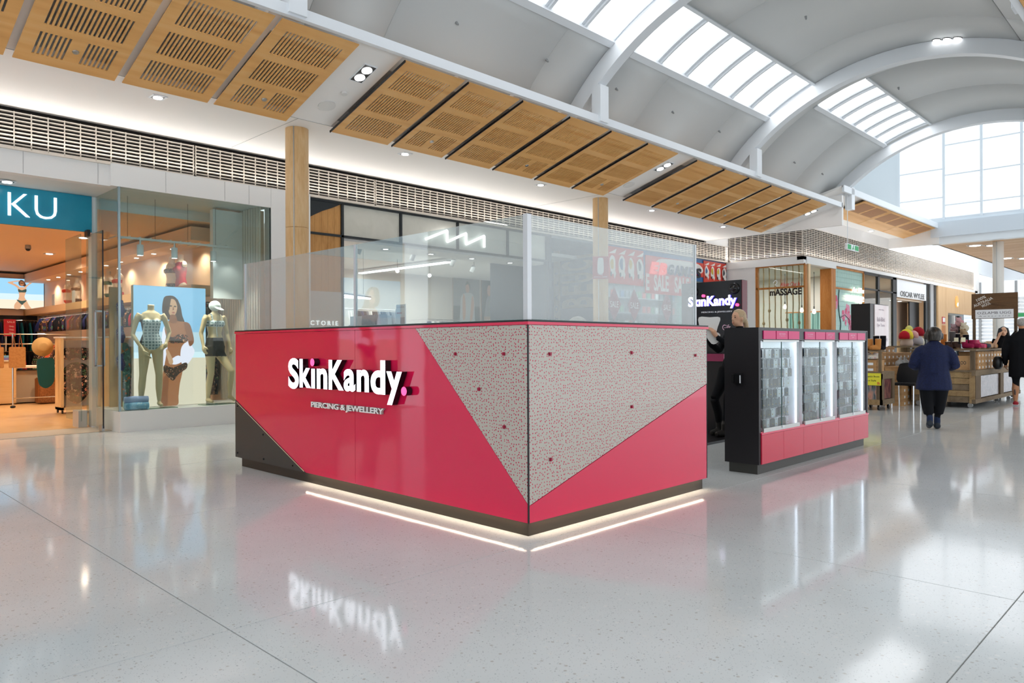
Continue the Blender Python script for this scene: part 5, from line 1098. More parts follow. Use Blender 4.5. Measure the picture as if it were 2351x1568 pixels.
for ch, z0, z1 in (('T', 1.9, 2.0), ('O', 2.12, 2.3), ('A', 2.45, 2.6), ('L', 2.85, 2.95), ('I', 3.15, 3.2)):
    m_ = MB(); put_text(m_, ch, (V3((14.984, 0, 0)),) + fr[1:], z0, z1, 12.98, 13.10, 0, .004, offset=.02); m_.build('letter', MATS['navy_wall'], t)
for i, x in enumerate((12.62 + .3, 13.25)):
    o = MB().box(13.5 + .36 * i, 13.5 + .36 * i + .30, 13.37, 13.395, 1.95, 2.38).build('hydrant_sign', mat('fire_red', '#b5222c', .4)); tag(o, 'red fire equipment sign in the navy passage, %s of two' % ['left', 'right'][i], 'sign'); m_ = MB(); m_.prism([(13.56 + .36 * i, 2.1), (13.70 + .36 * i, 2.1), (13.70 + .36 * i, 2.16), (13.76 + .36 * i, 2.16), (13.76 + .36 * i, 2.22), (13.70 + .36 * i, 2.22), (13.70 + .36 * i, 2.3), (13.56 + .36 * i, 2.3)], FY(13.37), 0, .002); m_.build('symbol', LINER, o)
# extinguisher sign fixed to the second column
exs = thing('extinguisher_sign', (12.62, 9.55, 2.65), 'red fire extinguisher sign wrapped on the second oak column', 'sign')
m_ = MB(); yw = math.atan2(-9.75, -12.66); fr = FA((12.66 + math.cos(yw) * .172, 9.75 + math.sin(yw) * .172, 2.65), yw); m_.prism([(-.17, 0), (.17, 0), (.17, .48), (-.17, .48)], fr, 0, .004).build('plate', MATS['fire_red'], exs)
MB().prism(spline([(-.06, .13), (.06, .13), (.06, .40), (.03, .45), (-.03, .45), (-.06, .40)], 4), fr, .004, .006).build('symbol', LINER, exs); m_ = MB(); put_text(m_, 'FIRE', fr, -.05, .05, .075, .10, .0045); put_text(m_, 'EXTINGUISHER', fr, -.14, .14, .03, .055, .0045); m_.build('lettering', LINER, exs)

# ================================================================ games shop
EBB = mat('blue_fascia', '#2f6ea8', .4); PRED = mat('poster_red', '#d8402f', .5); PWH = mat('poster_white', '#efe9e4', .5); PBK = mat('poster_black', '#22262c', .5); PBL = mat('poster_blue', '#3e6fa0', .5); PYE = mat('poster_yellow', '#d9b43a', .5)
struct(MB().box(15.06, 21.45, 11.5, 11.6, 3.15, 3.85).build('wall_games_fascia', EBB))
gi = struct(MB().box(15.1, 21.4, 13.3, 13.4, 0, 3.2).build('wall_games_back', mat('games_back', '#8f8b8c', .6)))
struct(MB().box(15.06, 21.45, 11.6, 13.4, 3.2, 3.25).build('ceiling', mat('games_ceiling', '#b9bbbd', .6)))
area_light('games_light', (18, 12.4, 3.15), (0, 0, -1), 5.5, 1, 60, (1, .97, .95))
gw = struct(MB().box(15.06, 15.12, 11.48, 11.56, 0, 3.2).box(18.2, 18.26, 11.48, 11.56, 0, 3.2).box(21.36, 21.42, 11.48, 11.56, 0, 3.85).build('window_12', DARKM))
GG = glass_mat('games_glass', '#dfe6e8', .05, .05, '#d8dde0')
MB().box(15.12, 18.2, 11.51, 11.52, .1, 3.15).build('pane', GG, gw); MB().box(18.26, 21.36, 11.51, 11.52, .1, 3.15).build('pane', GG, gw)
def promo(name, label, x0, x1, z0, z1, seed, y=11.47):
    r_ = random.Random(seed); w_, h_ = x1 - x0, z1 - z0; sh = [(0, R4(0, 1, 0, 1))]; n = max(2, round(w_ / .36))
    for i in range(n):
        cx = (i + .5) / n; sh.append((1, [(cx - .42 / n, .80), (cx + .44 / n, .95), (cx + .30 / n, .82)]))
        sh.append((1, blob(*[(cx + r_.uniform(.28, .42) / n * math.cos(a * .9), .5 + r_.uniform(.22, .32) * math.sin(a * .9)) for a in range(7)])))
        sh.append((r_.choice([2, 2, 3, 4]), blob(*[(cx - .06 / n + r_.uniform(.12, .26) / n * math.cos(a * 1.05), .55 + r_.uniform(.1, .2) * math.sin(a * 1.05)) for a in range(6)])))
        sh.append((2, ell(cx - .18 / n, .25, .09 / n, .07, 10))); sh.append((1, [(cx + .2 / n, .12), (cx + .36 / n, .26), (cx + .2 / n, .4), (cx + .06 / n, .26)]))
    return poster(name, label, (V3((x0, y, z0)), V3((1, 0, 0)), V3((0, 0, 1)), V3((0, -1, 0))), w_, h_, sh, [PRED, PWH, PBK, PBL, PYE], PRED, .02)
promo('promo_poster', 'red promotional poster right of the second column, under the vent', 15.2, 16.8, 2.84, 3.80, 1)
promo('promo_poster', 'row of red accessory posters above the black piercing pylon', 20.0, 22.0 - .62, 3.14, 3.80, 2)
t = poster('promo_poster', 'wide red banner repeating SALE in big white letters', (V3((16.9, 11.47, 2.66)), V3((1, 0, 0)), V3((0, 0, 1)), V3((0, -1, 0))), 2.35, .62, [(0, R4(0, 1, 0, 1))], [PRED], PRED, .02)
for i, (a, b) in enumerate(((16.75 + .17, 17.08), (17.3, 18.05), (18.35, 19.15))):
    m_ = MB(); put_text(m_, 'E' if i == 0 else 'SALE', FY(11.468), a, b, 2.74, 3.2, offset=.03); m_.build('lettering', PWH, t)
poster('promo_poster', 'red and white backing board behind the games shop name', (V3((16.9, 11.47, 3.285)), V3((1, 0, 0)), V3((0, 0, 1)), V3((0, -1, 0))), 3.08, .42, [(0, R4(0, 1, 0, 1)), (1, blob((.15, .1), (.2, .8), (.5, .95), (.9, .9), (.97, .3), (.6, .05), (.3, .02)))], [PRED, PWH], PRED, .02)
t = thing('shop_sign', (18.4, 11.44, 3.2), 'games shop name, red brush letters then black block letters', 'sign')
for ch, a, b in (('E', 17.05, 17.50), ('B', 17.50, 17.90)): m_ = MB(); put_text(m_, ch, FY(11.45), a, b, 3.2, 3.54, 0, .03, offset=.05, shear=.25); m_.build('letter', glow('eb_red', '#ff4a3d', .8), t)
for ch, a, b in (('G', 17.95, 18.27), ('A', 18.29, 18.60), ('M', 18.62, 19.02), ('E', 19.05, 19.36), ('S', 19.42, 19.78)): m_ = MB(); put_text(m_, ch, FY(11.45), a, b, 3.23, 3.53, 0, .03, offset=.04, shear=.15, front=0, side=1); m_.build('letter', [PBK, mat('letter_blue_edge', '#5560a8', .4)], t)
for i, x in enumerate((15.5, 16.4, 18.0)):
    t = thing('sale_diamond', (x, 11.48, 1.85), 'hanging diamond SALE sign, %s in the games shop window' % ['left', 'middle', 'right'][i], 'sign', 'sale diamonds'); MB().prism([(x, 1.85), (x + .3, 2.3), (x, 2.75), (x - .3, 2.3)], FY(11.50), 0, .006).build('card', mat('dusty_red', '#9c4a52', .6), t); m_ = MB(); put_text(m_, 'SALE', FY(11.49), x - .18, x + .18, 2.22, 2.38); m_.build('lettering', PWH, t); MB().tube([(x, 11.497, 2.75), (x, 11.497, 3.15)], .003, 4).build('cord', LINER, t)
# stocked shelves
t = thing('game_shelf', (18.2, 13.15, 0), 'grey wall shelving of boxed games behind the games shop glass', 'shelving')
for i in range(6): MB().box(15.3, 21.2, 13.0, 13.3, .4 + .45 * i, .43 + .45 * i).build('shelf', GREY, t)
gmats = [PRED, PBK, PBL, PWH, mat('game_green', '#4f8a56', .5), mat('game_grey', '#7c8187', .5)]; gnm = ['red', 'black', 'blue', 'white', 'green', 'grey']
gme = [MB().box(-.07, .07, -.02, .02, 0, .2).mesh('game_case', gm_, (0, 0, 0)) for gm_ in gmats]
for i in range(6):
    for j in range(24):
        k = rg.randrange(6); o = bpy.data.objects.new('game_case', gme[k]); COL.objects.link(o); o.location = (15.45 + .235 * j + rg.uniform(-.02, .02), 13.1, .431 + .45 * i); tag(o, '%s game case, %s from left on the %s shelf up in games shop' % (gnm[k], ORD[j], ORD[i]), 'game case', 'game cases on shelf %d' % (i + 1))

# ================================================================ massage shop on the corner
TEALT = noise_mat('teal_wall', ['#5f8f86', '#7aa89f'], 3, .6)
struct(MB().box(21.45, 21.55, 10.5, 11.5, 0, 3.65).box(21.45, 21.55, 8.97, 10.5, 3.6, 3.65).build('wall_massage_side', WHITE))
mwn = struct(MB().box(21.44, 21.56, 10.45, 10.52, 0, 3.63).box(21.44, 21.56, 8.97, 9.02, 0, 3.63).box(21.44, 21.56, 9.0, 10.5, 3.59, 3.64).box(21.44, 21.56, 9.0, 10.5, 2.925, 2.975).build('window_13', TIMBER_FRAME))
MGL = glass_mat('massage_glass', '#eef4f2', .03, .02)
MB().box(21.49, 21.50, 9.02, 10.46, .05, 2.93).build('pane', MGL, mwn); MB().box(21.49, 21.50, 9.02, 10.46, 2.97, 3.59).build('pane', MGL, mwn)
struct(MB().box(21.68, 21.82, 8.97, 9.09, 0, 3.63).build('trim_10', wood_mat('pale_post', ['#e3bd87', '#f0d6ae'], 'Z', 5, .4)))
struct(MB().box(21.6, 23.85, 8.98, 9.14, 3.63, 3.75).build('trim_11', WHITE))
jmb = struct(MB().box(23.48, 23.84, 9.0, 9.35, 0, 3.62).build('trim_12', TIMBER_FRAME))
struct(MB().box(21.56, 26.6, 14.0, 14.1, 0, 3.7).box(26.4, 26.5, 9.15, 14, 0, 3.7).build('wall_massage_back', mat('massage_white', '#d8d7d2', .6)))
struct(MB().box(21.55, 23.4, 13.5, 13.6, 0, 3.7).build('wall_massage_teal', TEALT)); struct(MB().box(21.5, 26.6, 9.1, 14, 3.66, 3.72).build('ceiling', mat('massage_ceiling', '#c9ccca', .6)))
struct(box('floor', mat('massage_floor', '#a88a64', .5), (21.5, 26.5, 9.1, 14, -.02, .004)))
area_light('massage_light', (23.8, 11.5, 3.6), (0, 0, -1), 3, 3.5, 110, (1, .95, .88))
t = thing('shop_lettering', (21.43, 9.6, 2.7), 'black MASSAGE letters with red script above, on corner window', 'sign')
m_ = MB(); put_text(m_, 'mASSAGE', FX(21.435), -10.05, -9.074, 2.71, 2.92, 0, .012, offset=.03); m_.build('letters_black', BLACK, t); m_ = MB(); put_text(m_, 'Alison Chai In', FX(21.435), -9.72, -9.12, 2.98, 3.10, 0, .012, shear=.35); m_.build('letters_red', mat('script_red', '#d2262c', .4), t)
MB().tube(spline([(21.43, 9.95, 3.1), (21.43, 9.86, 3.18), (21.43, 9.82, 3.1), (21.43, 9.88, 3.04), (21.43, 9.80, 2.99)], 5, False), .012, 6).build('white_swirl', LINER, t)
ROPE = noise_mat('hemp_rope', ['#a98d5f', '#c7ad7e'], 40, .9, 2, (1, 1, .5))
for i in range(8):
    y = 10.62 - .19 * i; m_ = MB(); m_.smooth = True; m_.tube([(22.2 + .006 * math.sin(k * 2.1), y + .006 * math.cos(k * 1.7), 3.66 - .2 * k if k < 18 else .05) for k in range(19)], .019, 8)
    kz = [1.9, 2.3, .9, 1.4, 2.0, 1.6, 1.9, 1.2][i]; m_.ball((22.2, y, kz), .045, .045, .06, 10, 6); o = m_.build('rope', [ROPE]); tag(o, 'knotted hemp rope behind the massage window, %s from the white wall' % ['first', 'second', 'third', 'fourth', 'fifth', 'sixth', 'seventh', 'eighth'][i], 'rope', 'hanging ropes')
for i, (y, z, x) in enumerate(((11.0, 2.55, 24.6), (10.5, 2.42, 24.8), (10.0, 2.35, 24.6))):
    t = thing('pendant_bulb', (x, y, z), 'glowing pendant bulb in the massage shop, %s of three' % ['left', 'middle', 'right'][i], 'lamp', 'pendant bulbs'); MB().tube([(x, y, z + .1), (x, y, 3.66)], .012, 6).build('cord', BLACK, t); MB().lathe([(.02, .07), (.045, .02), (.06, -.03), (.045, -.075), (.001, -.09)], (x, y, z), 12).build('bulb', glow('bulb_warm', '#ffd9b5', 5), t); MB().tube([(x, y, z + .06), (x, y, z + .16)], .022, 8).build('socket', DARKM, t)
CURT = noise_mat('curtain_teal', ['#3f6f6c', '#7fa8a3', '#a9c6c0'], 4, .8, 2, (1, 6, .05))
t = thing('curtain', (26.2, 10.9, .1), 'teal pleated curtain on a rail inside the massage shop', 'curtain')
for i in range(16):
    y = 10.2 + .09 * i; m_ = MB(); m_.smooth = True; m_.lathe([(.055, 0), (.05, 1.1), (.045, 2.27)], (26.22 + .02 * (i % 2), y, .1), 10).build('pleat', CURT, t)
MB().tube([(26.22, 10.1, 2.40), (26.22, 11.7, 2.40)], .02, 8).build('rod', TIMBER_FRAME, t)
t = thing('framed_mirror', (24.2, 13.0, 0), 'tall mirror in orange timber frame inside the massage shop', 'mirror'); MB().box(23.2, 24.3, 13.42, 13.48, .1, 2.75).build('frame', TIMBER_FRAME, t); MB().box(23.3, 24.2, 13.40, 13.42, .2, 2.65).build('glass', mat('dark_mirror', '#5c5552', .15, .5), t)
o = MB().ball((23.0, 12.6, 1.85), .18, .18, .24).ball((23.05, 12.6, 2.1), .1, .1, .1).build('green_plant', [noise_mat('leafy_green', ['#1f6b4a', '#3f9a6c'], 14, .6)]); tag(o, 'small green potted ornament on pedestal behind the ropes', 'plant'); MB().box(22.85, 23.15, 12.45, 12.75, .0, 1.62).build('pedestal', OAK, o)
# tiled mural with blossoms
mur = struct(MB().box(23.86, 26.5, 9.10, 9.16, 0, 3.72).build('wall_mural', mat('mural_grout', '#9dc0b8', .6)))
FTL = noise_mat('mural_tile', ['#8cb9b0', '#a4c9c1', '#97c1b8'], 5, .3, 2)
for i in range(17):
    for j in range(18):
        x, z = 23.90 + .152 * i, .9 + .157 * j
        if z > 3.6: continue
        if i == 0 and j == 0: tile0 = MB().box(x + .004, x + .148, 9.085, 9.10, z + .004, z + .153).build('tile', FTL, mur, origin=(x, 9.1, z))
        else: copy_at(tile0, 'tile', mur, (x, 9.1, z))
struct(MB().box(23.84, 23.90, 9.04, 9.12, 0, 3.73).box(26.44, 26.5, 9.04, 9.12, 0, 3.73).box(23.84, 26.5, 9.04, 9.12, 3.67, 3.73).box(23.84, 26.5, 9.04, 9.12, 3.02, 3.07).build('trim_13', TIMBER_FRAME))
t = mur
BR = mat('branch_paint', '#33403f', .7); BP, BP2 = mat('blossom_pink', '#dd8fa9', .6), mat('blossom_rose', '#d0567a', .6)
m_ = MB(); m_.tube(spline([(24.32, 9.074, 3.0), (24.25, 9.074, 2.6), (24.33, 9.074, 2.2), (24.45, 9.074, 1.9), (24.35, 9.074, 1.5), (24.3, 9.074, 1.2)], 4, False), .014, 6); m_.tube([(24.4, 9.074, 2.1), (24.8, 9.074, 2.2), (25.2, 9.074, 2.05)], .009, 6); m_.tube([(25.2, 9.074, 2.05), (25.3, 9.074, 1.7)], .008, 6); m_.build('branch', BR, t)
for i, (x, z, s_) in enumerate(((24.06, 2.59, .26), (24.71, 2.18, .22), (25.06, 2.34, .27), (25.19, 2.1, .2), (25.55, 2.13, .2), (25.30, 1.86, .22), (24.9, 1.95, .12), (25.7, 1.45, .14), (24.95, 1.5, .12))):
    m_ = MB()
    for k in range(5): a = 2 * PI * k / 5 + i; m_.m(k % 2).prism(ell(x + s_ * .45 * math.cos(a), z + s_ * .5 * math.sin(a), s_ * .34, s_ * .42, 10), FY(9.084 - .001 * k), 0, .002)
    m_.build('blossom', [BP, BP2], t)
t = thing('neon_sign', (25.5, 8.98, 2.6), 'warm white neon Massage lettering at the edge of the mural', 'sign'); m_ = MB(); put_text(m_, 'massage', FY(9.03), 24.82, 26.38, 2.60, 2.86, 0, .02, offset=-.005); put_text(m_, 'An Kha', FY(9.03), 25.3, 26.38, 2.98, 3.14, 0, .02, shear=.3, offset=-.005); m_.build('neon_letters', glow('neon_warm', '#fff0dd', 3.2), t)

# ================================================================ optical shop, timber fronted shop
ow = struct(MB().box(26.52, 29.95, 9.06, 9.14, 3.66, 3.76).box(26.52, 29.95, 9.06, 9.14, 3.14, 3.19).box(26.5, 26.58, 9.06, 9.14, 0, 3.7).box(27.9, 28.1, 9.06, 9.14, 0, 3.7).box(29.55, 29.95, 9.06, 9.14, 0, 3.75).box(33.62, 33.95, 9.06, 9.14, 0, 3.75).box(34.85, 35.15, 9.06, 9.14, 0, 3.75).box(33.9, 34.9, 9.06, 9.14, 2.98, 3.05).build('window_14', DARKM))
OG = glass_mat('optical_glass', '#d9dcd6', .10, .08, '#c9c3b8')
for a, b in ((26.6, 27.9), (28.1, 29.55), (33.95, 34.85)): MB().box(a, b, 9.10, 9.11, .05, 3.14).build('pane', OG, ow); MB().box(a, b, 9.10, 9.11, 3.2, 3.66).build('pane', OG, ow)
struct(MB().box(34.0, 34.45, 8.98, 9.06, 0, 3.75).build('trim_14', STEELB))
ob_ = mat('optical_peach', '#e3c3ab', .6)
struct(MB().box(26.6, 35.2, 13.0, 13.1, 0, 3.8).box(26.5, 26.6, 9.2, 13, 0, 3.8).box(35.15, 35.25, 9.2, 13, 0, 3.8).build('wall_optical_back', mat('optical_tan', '#bfa88c', .6))); struct(MB().box(30.0, 33.6, 9.75, 9.8, 1.35, 2.95).build('wall_optical_screen', ob_)); struct(MB().box(30.0, 33.6, 9.7, 9.8, 0, 1.35).build('wall_optical_base', OAK))
struct(MB().box(26.5, 35.2, 9.15, 13, 3.70, 3.76).box(29.95, 33.6, 9.2, 9.9, 2.95, 3.0).build('ceiling', mat('optical_ceiling', '#cdbfae', .6))); struct(box('floor', mat('optical_floor', '#b6a48d', .4), (26.5, 42, 9.1, 13, -.02, .004)))
area_light('optical_light', (30.5, 10.6, 3.6), (0, -.2, -1), 6, 1.5, 130, (1, .9, .78))
t = thing('shop_sign', (31.8, 9.05, 3.0), 'white fascia with thin dark capitals over the optical shop entrance', 'sign'); MB().box(29.95, 33.62, 9.04, 9.12, 3.02, 3.69).build('fascia_board', LINER, t); m_ = MB(); put_text(m_, 'OSCAR WYLEE', FY(9.038), 30.3, 33.35, 3.07, 3.27, 0, .01); m_.build('lettering', DARKM, t)
struct(MB().box(32.35, 33.6, 9.3, 9.36, 0, 2.95).build('door_3', BLACK))
for i, x in enumerate((30.6, 31.6)): downlight('downlight', (x, 9.45, 2.949), 'warm lamp under the optical shop lintel, %s' % ['left', 'right'][i], 1, .07, grp='lamps under the optical lintel')
ft = struct(MB().box(35.2, 36.7, 9.0, 9.1, 0, 3.74).box(36.7, 41.6, 9.0, 9.1, 2.62, 3.74).build('wall_timber_front', wood_mat('pale_oak_front', ['#c9a273', '#d8b68a', '#d1ac7e'], 'Z', 2, .5)))
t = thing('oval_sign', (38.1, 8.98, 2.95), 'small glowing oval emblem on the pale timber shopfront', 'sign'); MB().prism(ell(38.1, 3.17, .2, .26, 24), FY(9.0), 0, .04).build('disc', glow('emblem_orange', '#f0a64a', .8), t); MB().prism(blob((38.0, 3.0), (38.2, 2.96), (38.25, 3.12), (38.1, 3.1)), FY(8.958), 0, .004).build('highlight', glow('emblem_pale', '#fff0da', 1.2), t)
o = MB().box(35.75, 36.2, 8.98, 9.0, 2.12, 2.42).build('hydrant_sign', MATS['fire_red']); tag(o, 'small red and white fire sign on the pale timber pier', 'sign'); MB().box(35.8, 36.15, 8.975, 8.98, 2.2, 2.38).build('symbol', LINER, o)
struct(MB().box(35.7, 36.3, 8.99, 9.01, 1.2, 2.05).build('trim_15', TIMBER_FRAME))
struct(MB().box(36.7, 42, 9.6, 9.7, 0, 2.7).build('wall_far_shop', mat('far_shop_glass', '#6f7d86', .2)))
for i in range(5): struct(MB().box(36.9 + .95 * i, 37.15 + .95 * i, 9.5, 9.6, 0, 2.6).build('door_%d' % (4 + i), STEEL_W if i % 2 else DARKM))
# pink free-standing banner
t = thing('pull_up_banner', (21.7, 7.0, 0), 'tall pale pink eye test banner with black side standing in the mall', 'banner'); MB().box(20.95, 22.38, 7.0, 7.5, .03, 2.34).build('case', BLACK, t); MB().box(21.25, 22.38, 6.98, 7.0, .05, 2.32).build('face', noise_mat('banner_pink', ['#efd8d6', '#f6e8e6'], 2, .2, 2), t); MB().box(20.9, 22.45, 6.95, 7.55, 0, .03).build('base', BLACK, t)
m_ = MB(); put_text(m_, 'Bulk-Billed', FY(6.978), 21.42, 22.05, 1.86, 1.98); put_text(m_, 'Eye Tests', FY(6.978), 21.42, 22.05, 1.70, 1.80); put_text(m_, '2PAIRS$199', FY(6.978), 21.38, 22.25, 1.28, 1.40); put_text(m_, 'oscar wylee', FY(6.978), 21.55, 22.0, 2.16, 2.21); m_.build('lettering', mat('ink_mauve', '#9a8796', .6), t)
# exit sign on rods
t = thing('exit_sign', (21.9, 7.8, 3.9), 'green and white running man exit sign hung on a rod', 'sign'); ex, ey, ez = 20.5, 7.46, 3.80
t.location = (ex + .4, ey, ez); MB().box(ex, ex + .85, ey - .03, ey + .03, ez, ez + .17).build('case', LINER, t); GREEN = glow('exit_green', '#178a4e', .7)
MB().box(ex + .03, ex + .28, ey - .034, ey - .03, ez + .02, ez + .15).box(ex + .56, ex + .82, ey - .034, ey - .03, ez + .02, ez + .15).build('green_field', GREEN, t)
m_ = MB(); m_.tube([(ex + .36, ey - .034, ez + .03), (ex + .41, ey - .034, ez + .075), (ex + .44, ey - .034, ez + .11)], .012, 5); m_.tube([(ex + .41, ey - .034, ez + .075), (ex + .48, ey - .034, ez + .04)], .010, 5); m_.ball((ex + .455, ey - .034, ez + .135), .016, .01, .016, 8, 5); m_.build('running_figure', GREEN, t); MB().tube([(ex + .1, ey, ez + .17), (ex + .1, ey, 5.3)], .010, 6).build('rod', STEEL_W, t)
# far end of the mall
fe = struct(MB().box(48, 48.2, 5, 12, 0, 1.0).build('wall_far_end', STEEL_W))
for i in range(14): MB().box(48, 48.15, 5, 12, 1.05 + .2 * i, 1.2 + .2 * i).build('louvre', STEEL_W, fe)
for i in range(4): MB().box(47.9, 48.0, 5 + 1.7 * i, 5.12 + 1.7 * i, 0, 4.7).build('post', GREY, fe)
MB().box(48.3, 48.35, 5, 12, 0, 4.8).build('glazing', glow('far_glazing', '#e8f0f6', .8), fe)
o = MB().box(45.9, 46.0, 7.65, 8.1, 2.65, 2.85).build('exit_sign', GREEN); tag(o, 'tiny green exit sign at the far right end of the mall', 'sign'); MB().tube([(45.95, 7.9, 2.85), (45.95, 7.9, 4.74)], .01, 5).build('rod', STEEL_W, o); o['_w'] = tuple(o.location)
# ceiling lamps
for i, x in enumerate((3.50, 7.40, 10.72, 14.60, 17.98)): downlight('downlight', (x, 9.73, 4.399), 'square recessed downlight in white soffit, %s from the left picture edge' % ['first', 'second', 'third', 'fourth', 'fifth'][i], 1, .065)
for i, x in enumerate((5.45, 12.5, 19.6)):
    # twin lamps lie in the sloping bay between panel groups
    y = 8.05; z = 4.40 + .304 * (LO_Y - y); t = thing('twin_downlight', (x, y, z), 'twin square downlight in sloping bay, %s of three along the soffit' % ['nearest', 'middle', 'farthest'][i], 'downlight', 'twin downlights'); n_ = V3((0, -math.sin(tilt), -math.cos(tilt))); v_ = V3((0, -math.cos(tilt), math.sin(tilt))); fr = (V3((x, y, z)), V3((1, 0, 0)), v_, n_)
    MB().prism([(-.1, -.19), (.1, -.19), (.1, .19), (-.1, .19)], fr, -.002, .01).build('trim_frame', STEEL_W, t); MB().prism([(-.085, -.175), (.085, -.175), (.085, .175), (-.085, .175)], fr, .008, .012).build('well', BLACK, t)
    for q in (-.085, .085): MB().prism([(a, b + q) for a, b in ell(0, 0, .068, .068, 18)], fr, .01, .02).build('lamp_disc', GLOW_W, t)
    y2 = 8.85; z2 = 4.40 + .304 * (LO_Y - y2); fr2 = (V3((x - .05, y2, z2)), V3((1, 0, 0)), v_, n_); o = MB().prism(ell(0, 0, .12, .12, 24), fr2, -.002, .012).build('ceiling_speaker', mat('speaker_white', '#e3e1de', .6)); tag(o, 'round white ceiling speaker in sloping bay, %s of three' % ['nearest', 'middle', 'farthest'][i], 'speaker', 'ceiling speakers')
    if i == 0: y3 = 8.5; fr3 = (V3((x, y3, 4.40 + .304 * (LO_Y - y3))), V3((1, 0, 0)), v_, n_); o = MB().prism(ell(0, 0, .04, .04, 14), fr3, -.002, .035).build('smoke_detector', MATS['speaker_white']); tag(o, 'small white smoke detector between the near twin lamp and speaker', 'smoke detector')
t = thing('triple_downlight', (15.1, 3.7, vz(3.7)), 'row of three bright round lamps in the vaulted ceiling at upper right', 'downlight')
for i in range(3):
    y = 3.53 + .17 * i; n_ = V3((0, VC_Y - y, VC_Z - vz(y))).normalized(); p = V3((15.1, y, vz(y))); MB().tube([p - n_ * .01, p + n_ * .012], .075, 16).build('ring', BLACK, t); MB().tube([p + n_ * .01, p + n_ * .02], .06, 16).build('lamp_disc', GLOW_W, t)
for i, (x, y) in enumerate(((30.2, 6.55), (30.6, 6.1), (35.6, 6.6), (36.2, 6.1), (33, 5.0))): downlight('downlight', (x, y, 4.739), 'bright square lamp in the far timber ceiling, %s' % ['first of the near pair', 'second of the near pair', 'first of the far pair', 'second of the far pair', 'by the right picture edge'][i], 1, .2, .0, grp='lamps in the far timber ceiling')
for i, x in enumerate((23.0, 26.4)): downlight('downlight', (x, 8.78, 5.099), 'small lamp in the high soffit above the long far grille, %s' % ['nearer', 'farther'][i], 1, .07, grp='lamps in the high soffit')

# ================================================================ black pylon and counter of the piercing island
t = thing('sign_pylon', (9.9, 5.5, 0), 'black pylon with glowing white name and pink dots behind the kiosk', 'sign')
MB().box(9.8, 9.96, 5.02, 6.0, 0, 2.16).build('pylon_body', mat('pylon_black', '#0e0f14', .18), t); MB().box(9.805, 9.96, 5.012, 5.02, 0, 2.155).build('red_edge', mat('pylon_red_edge', '#6e1424', .25), t)
FP = (V3((9.8, 0, 0)), V3((0, -1, 0)), V3((0, 0, 1)), V3((-1, 0, 0)))
L3 = glow('letter_face_violet', '#efeaff', 2.4)
m_ = MB(); put_text(m_, 'Sk\u0131nKandy', FP, -5.87, -5.085, 1.755, 1.95, 0, .03, offset=.035, front=0, side=1); m_.build('name_lettering', [L3, glow('letter_violet_halo', '#4a3fd0', 1.2)], t)
m_ = MB(); put_text(m_, 'PIERCING & JEWELLERY', FP, -5.66, -5.16, 1.695, 1.722, 0, .008, offset=.015); m_.build('sub_lettering', LINER, t)
m_ = MB(); put_text(m_, 'Gift', FP, -5.32, -5.19, 1.44, 1.52, 0, .004); m_.build('gift_lettering', mat('pink_white', '#f0c8e0', .5), t)
for y, z in ((5.615, 1.955), (5.075, 1.80)): MB().lathe([(.022, 0), (.022, .036)], (9.795, y, z), 14, 'X').build('letter_dot', LP, t)
for y, z in ((5.13, 2.04), (5.80, 2.02)): m_ = MB(); m_.smooth = True; m_.lathe([(.085, 0), (.08, .02), (.055, .028), (.05, .012), (.035, .03), (.001, .05)], (9.8, y, z), 22, 'X').build('black_eye_dome', mat('black_gloss_dome', '#1a1b1e', .12), t)
o = MB().box(7.3, 9.75, 4.58, 6.1, 0, .03).build('floor_mat', BLACK); tag(o, 'black floor mat under the blonde shop worker', 'mat')
t = thing('back_counter', (9.5, 5.6, 0), 'black counter with pink tray of jewellery behind the worker', 'counter'); MB().box(9.2, 9.78, 4.95, 6.05, .03, 1.0).build('counter_body', BLACK, t); MB().box(9.15, 9.5, 4.95, 5.9, 1.0, 1.1).build('pink_tray', mat('pink_acrylic', '#a8285c', .25), t)

# ================================================================ sheepskin boot stall
OLDW = [wood_mat('weathered_wood_a', ['#5d4f3f', '#7d6b55', '#8d7b62'], 'X', 5, .7, .3, .2), wood_mat('weathered_wood_b', ['#7f6644', '#a08560', '#b09668'], 'X', 4, .7, .3, .2), wood_mat('weathered_wood_c', ['#57493a', '#6f5e4a', '#7f6c52'], 'Z', 5, .7, .3, .2)]
Ws = thing('stall_counter', (18.0, 4.2, 0), 'weathered timber stall counter on castors with boxed footwear', 'counter')
sx0, sx1, sy0, sy1, sh_ = 16.1, 20.2, 3.5, 4.6, 1.13
MB().box(sx0 + .08, sx1, sy0 + .08, sy1, .1, .70).build('carcass', mat('stall_dark', '#2b241d', .8), Ws)
for i in range(5): z = .1 + .118 * i; MB().box(sx0, sx0 + .03, sy0 + .08, sy1, z + .004, z + .114).build('plank', OLDW[i % 2] if i != 4 else OLDW[1], Ws)
for (a, b) in ((sy0, sy0 + .08), (sy0 + .42, sy0 + .47), (sy1 - .08, sy1)): MB().box(sx0 - .01, sx0 + .05, a, b, .70, sh_ - .03).build('post', OLDW[2], Ws)
MB().box(sx0 - .015, sx0 + .06, sy0, sy0 + .09, .09, .7).build('post', OLDW[1], Ws)
MB().box(sx0 - .02, sx1, sy0 - .02, sy1, .69, .725).build('mid_rail', OLDW[0], Ws); MB().box(sx0 - .03, sx1, sy0 - .03, sy1 + .02, sh_ - .035, sh_).build('worktop', OLDW[0], Ws); MB().box(sx0 - .02, sx1, sy0 - .015, sy0 + .05, .62, .69).build('rail', OLDW[0], Ws); MB().box(sx0 - .02, sx1, sy0 - .015, sy0 + .05, .09, .17).build('rail', OLDW[0], Ws)
for a, b in ((16.12, 16.52), (18.2, 18.5), (19.85, 20.15)): MB().box(a, b, sy0 - .01, sy0 + .05, .17, .62).build('stile', OLDW[2], Ws)
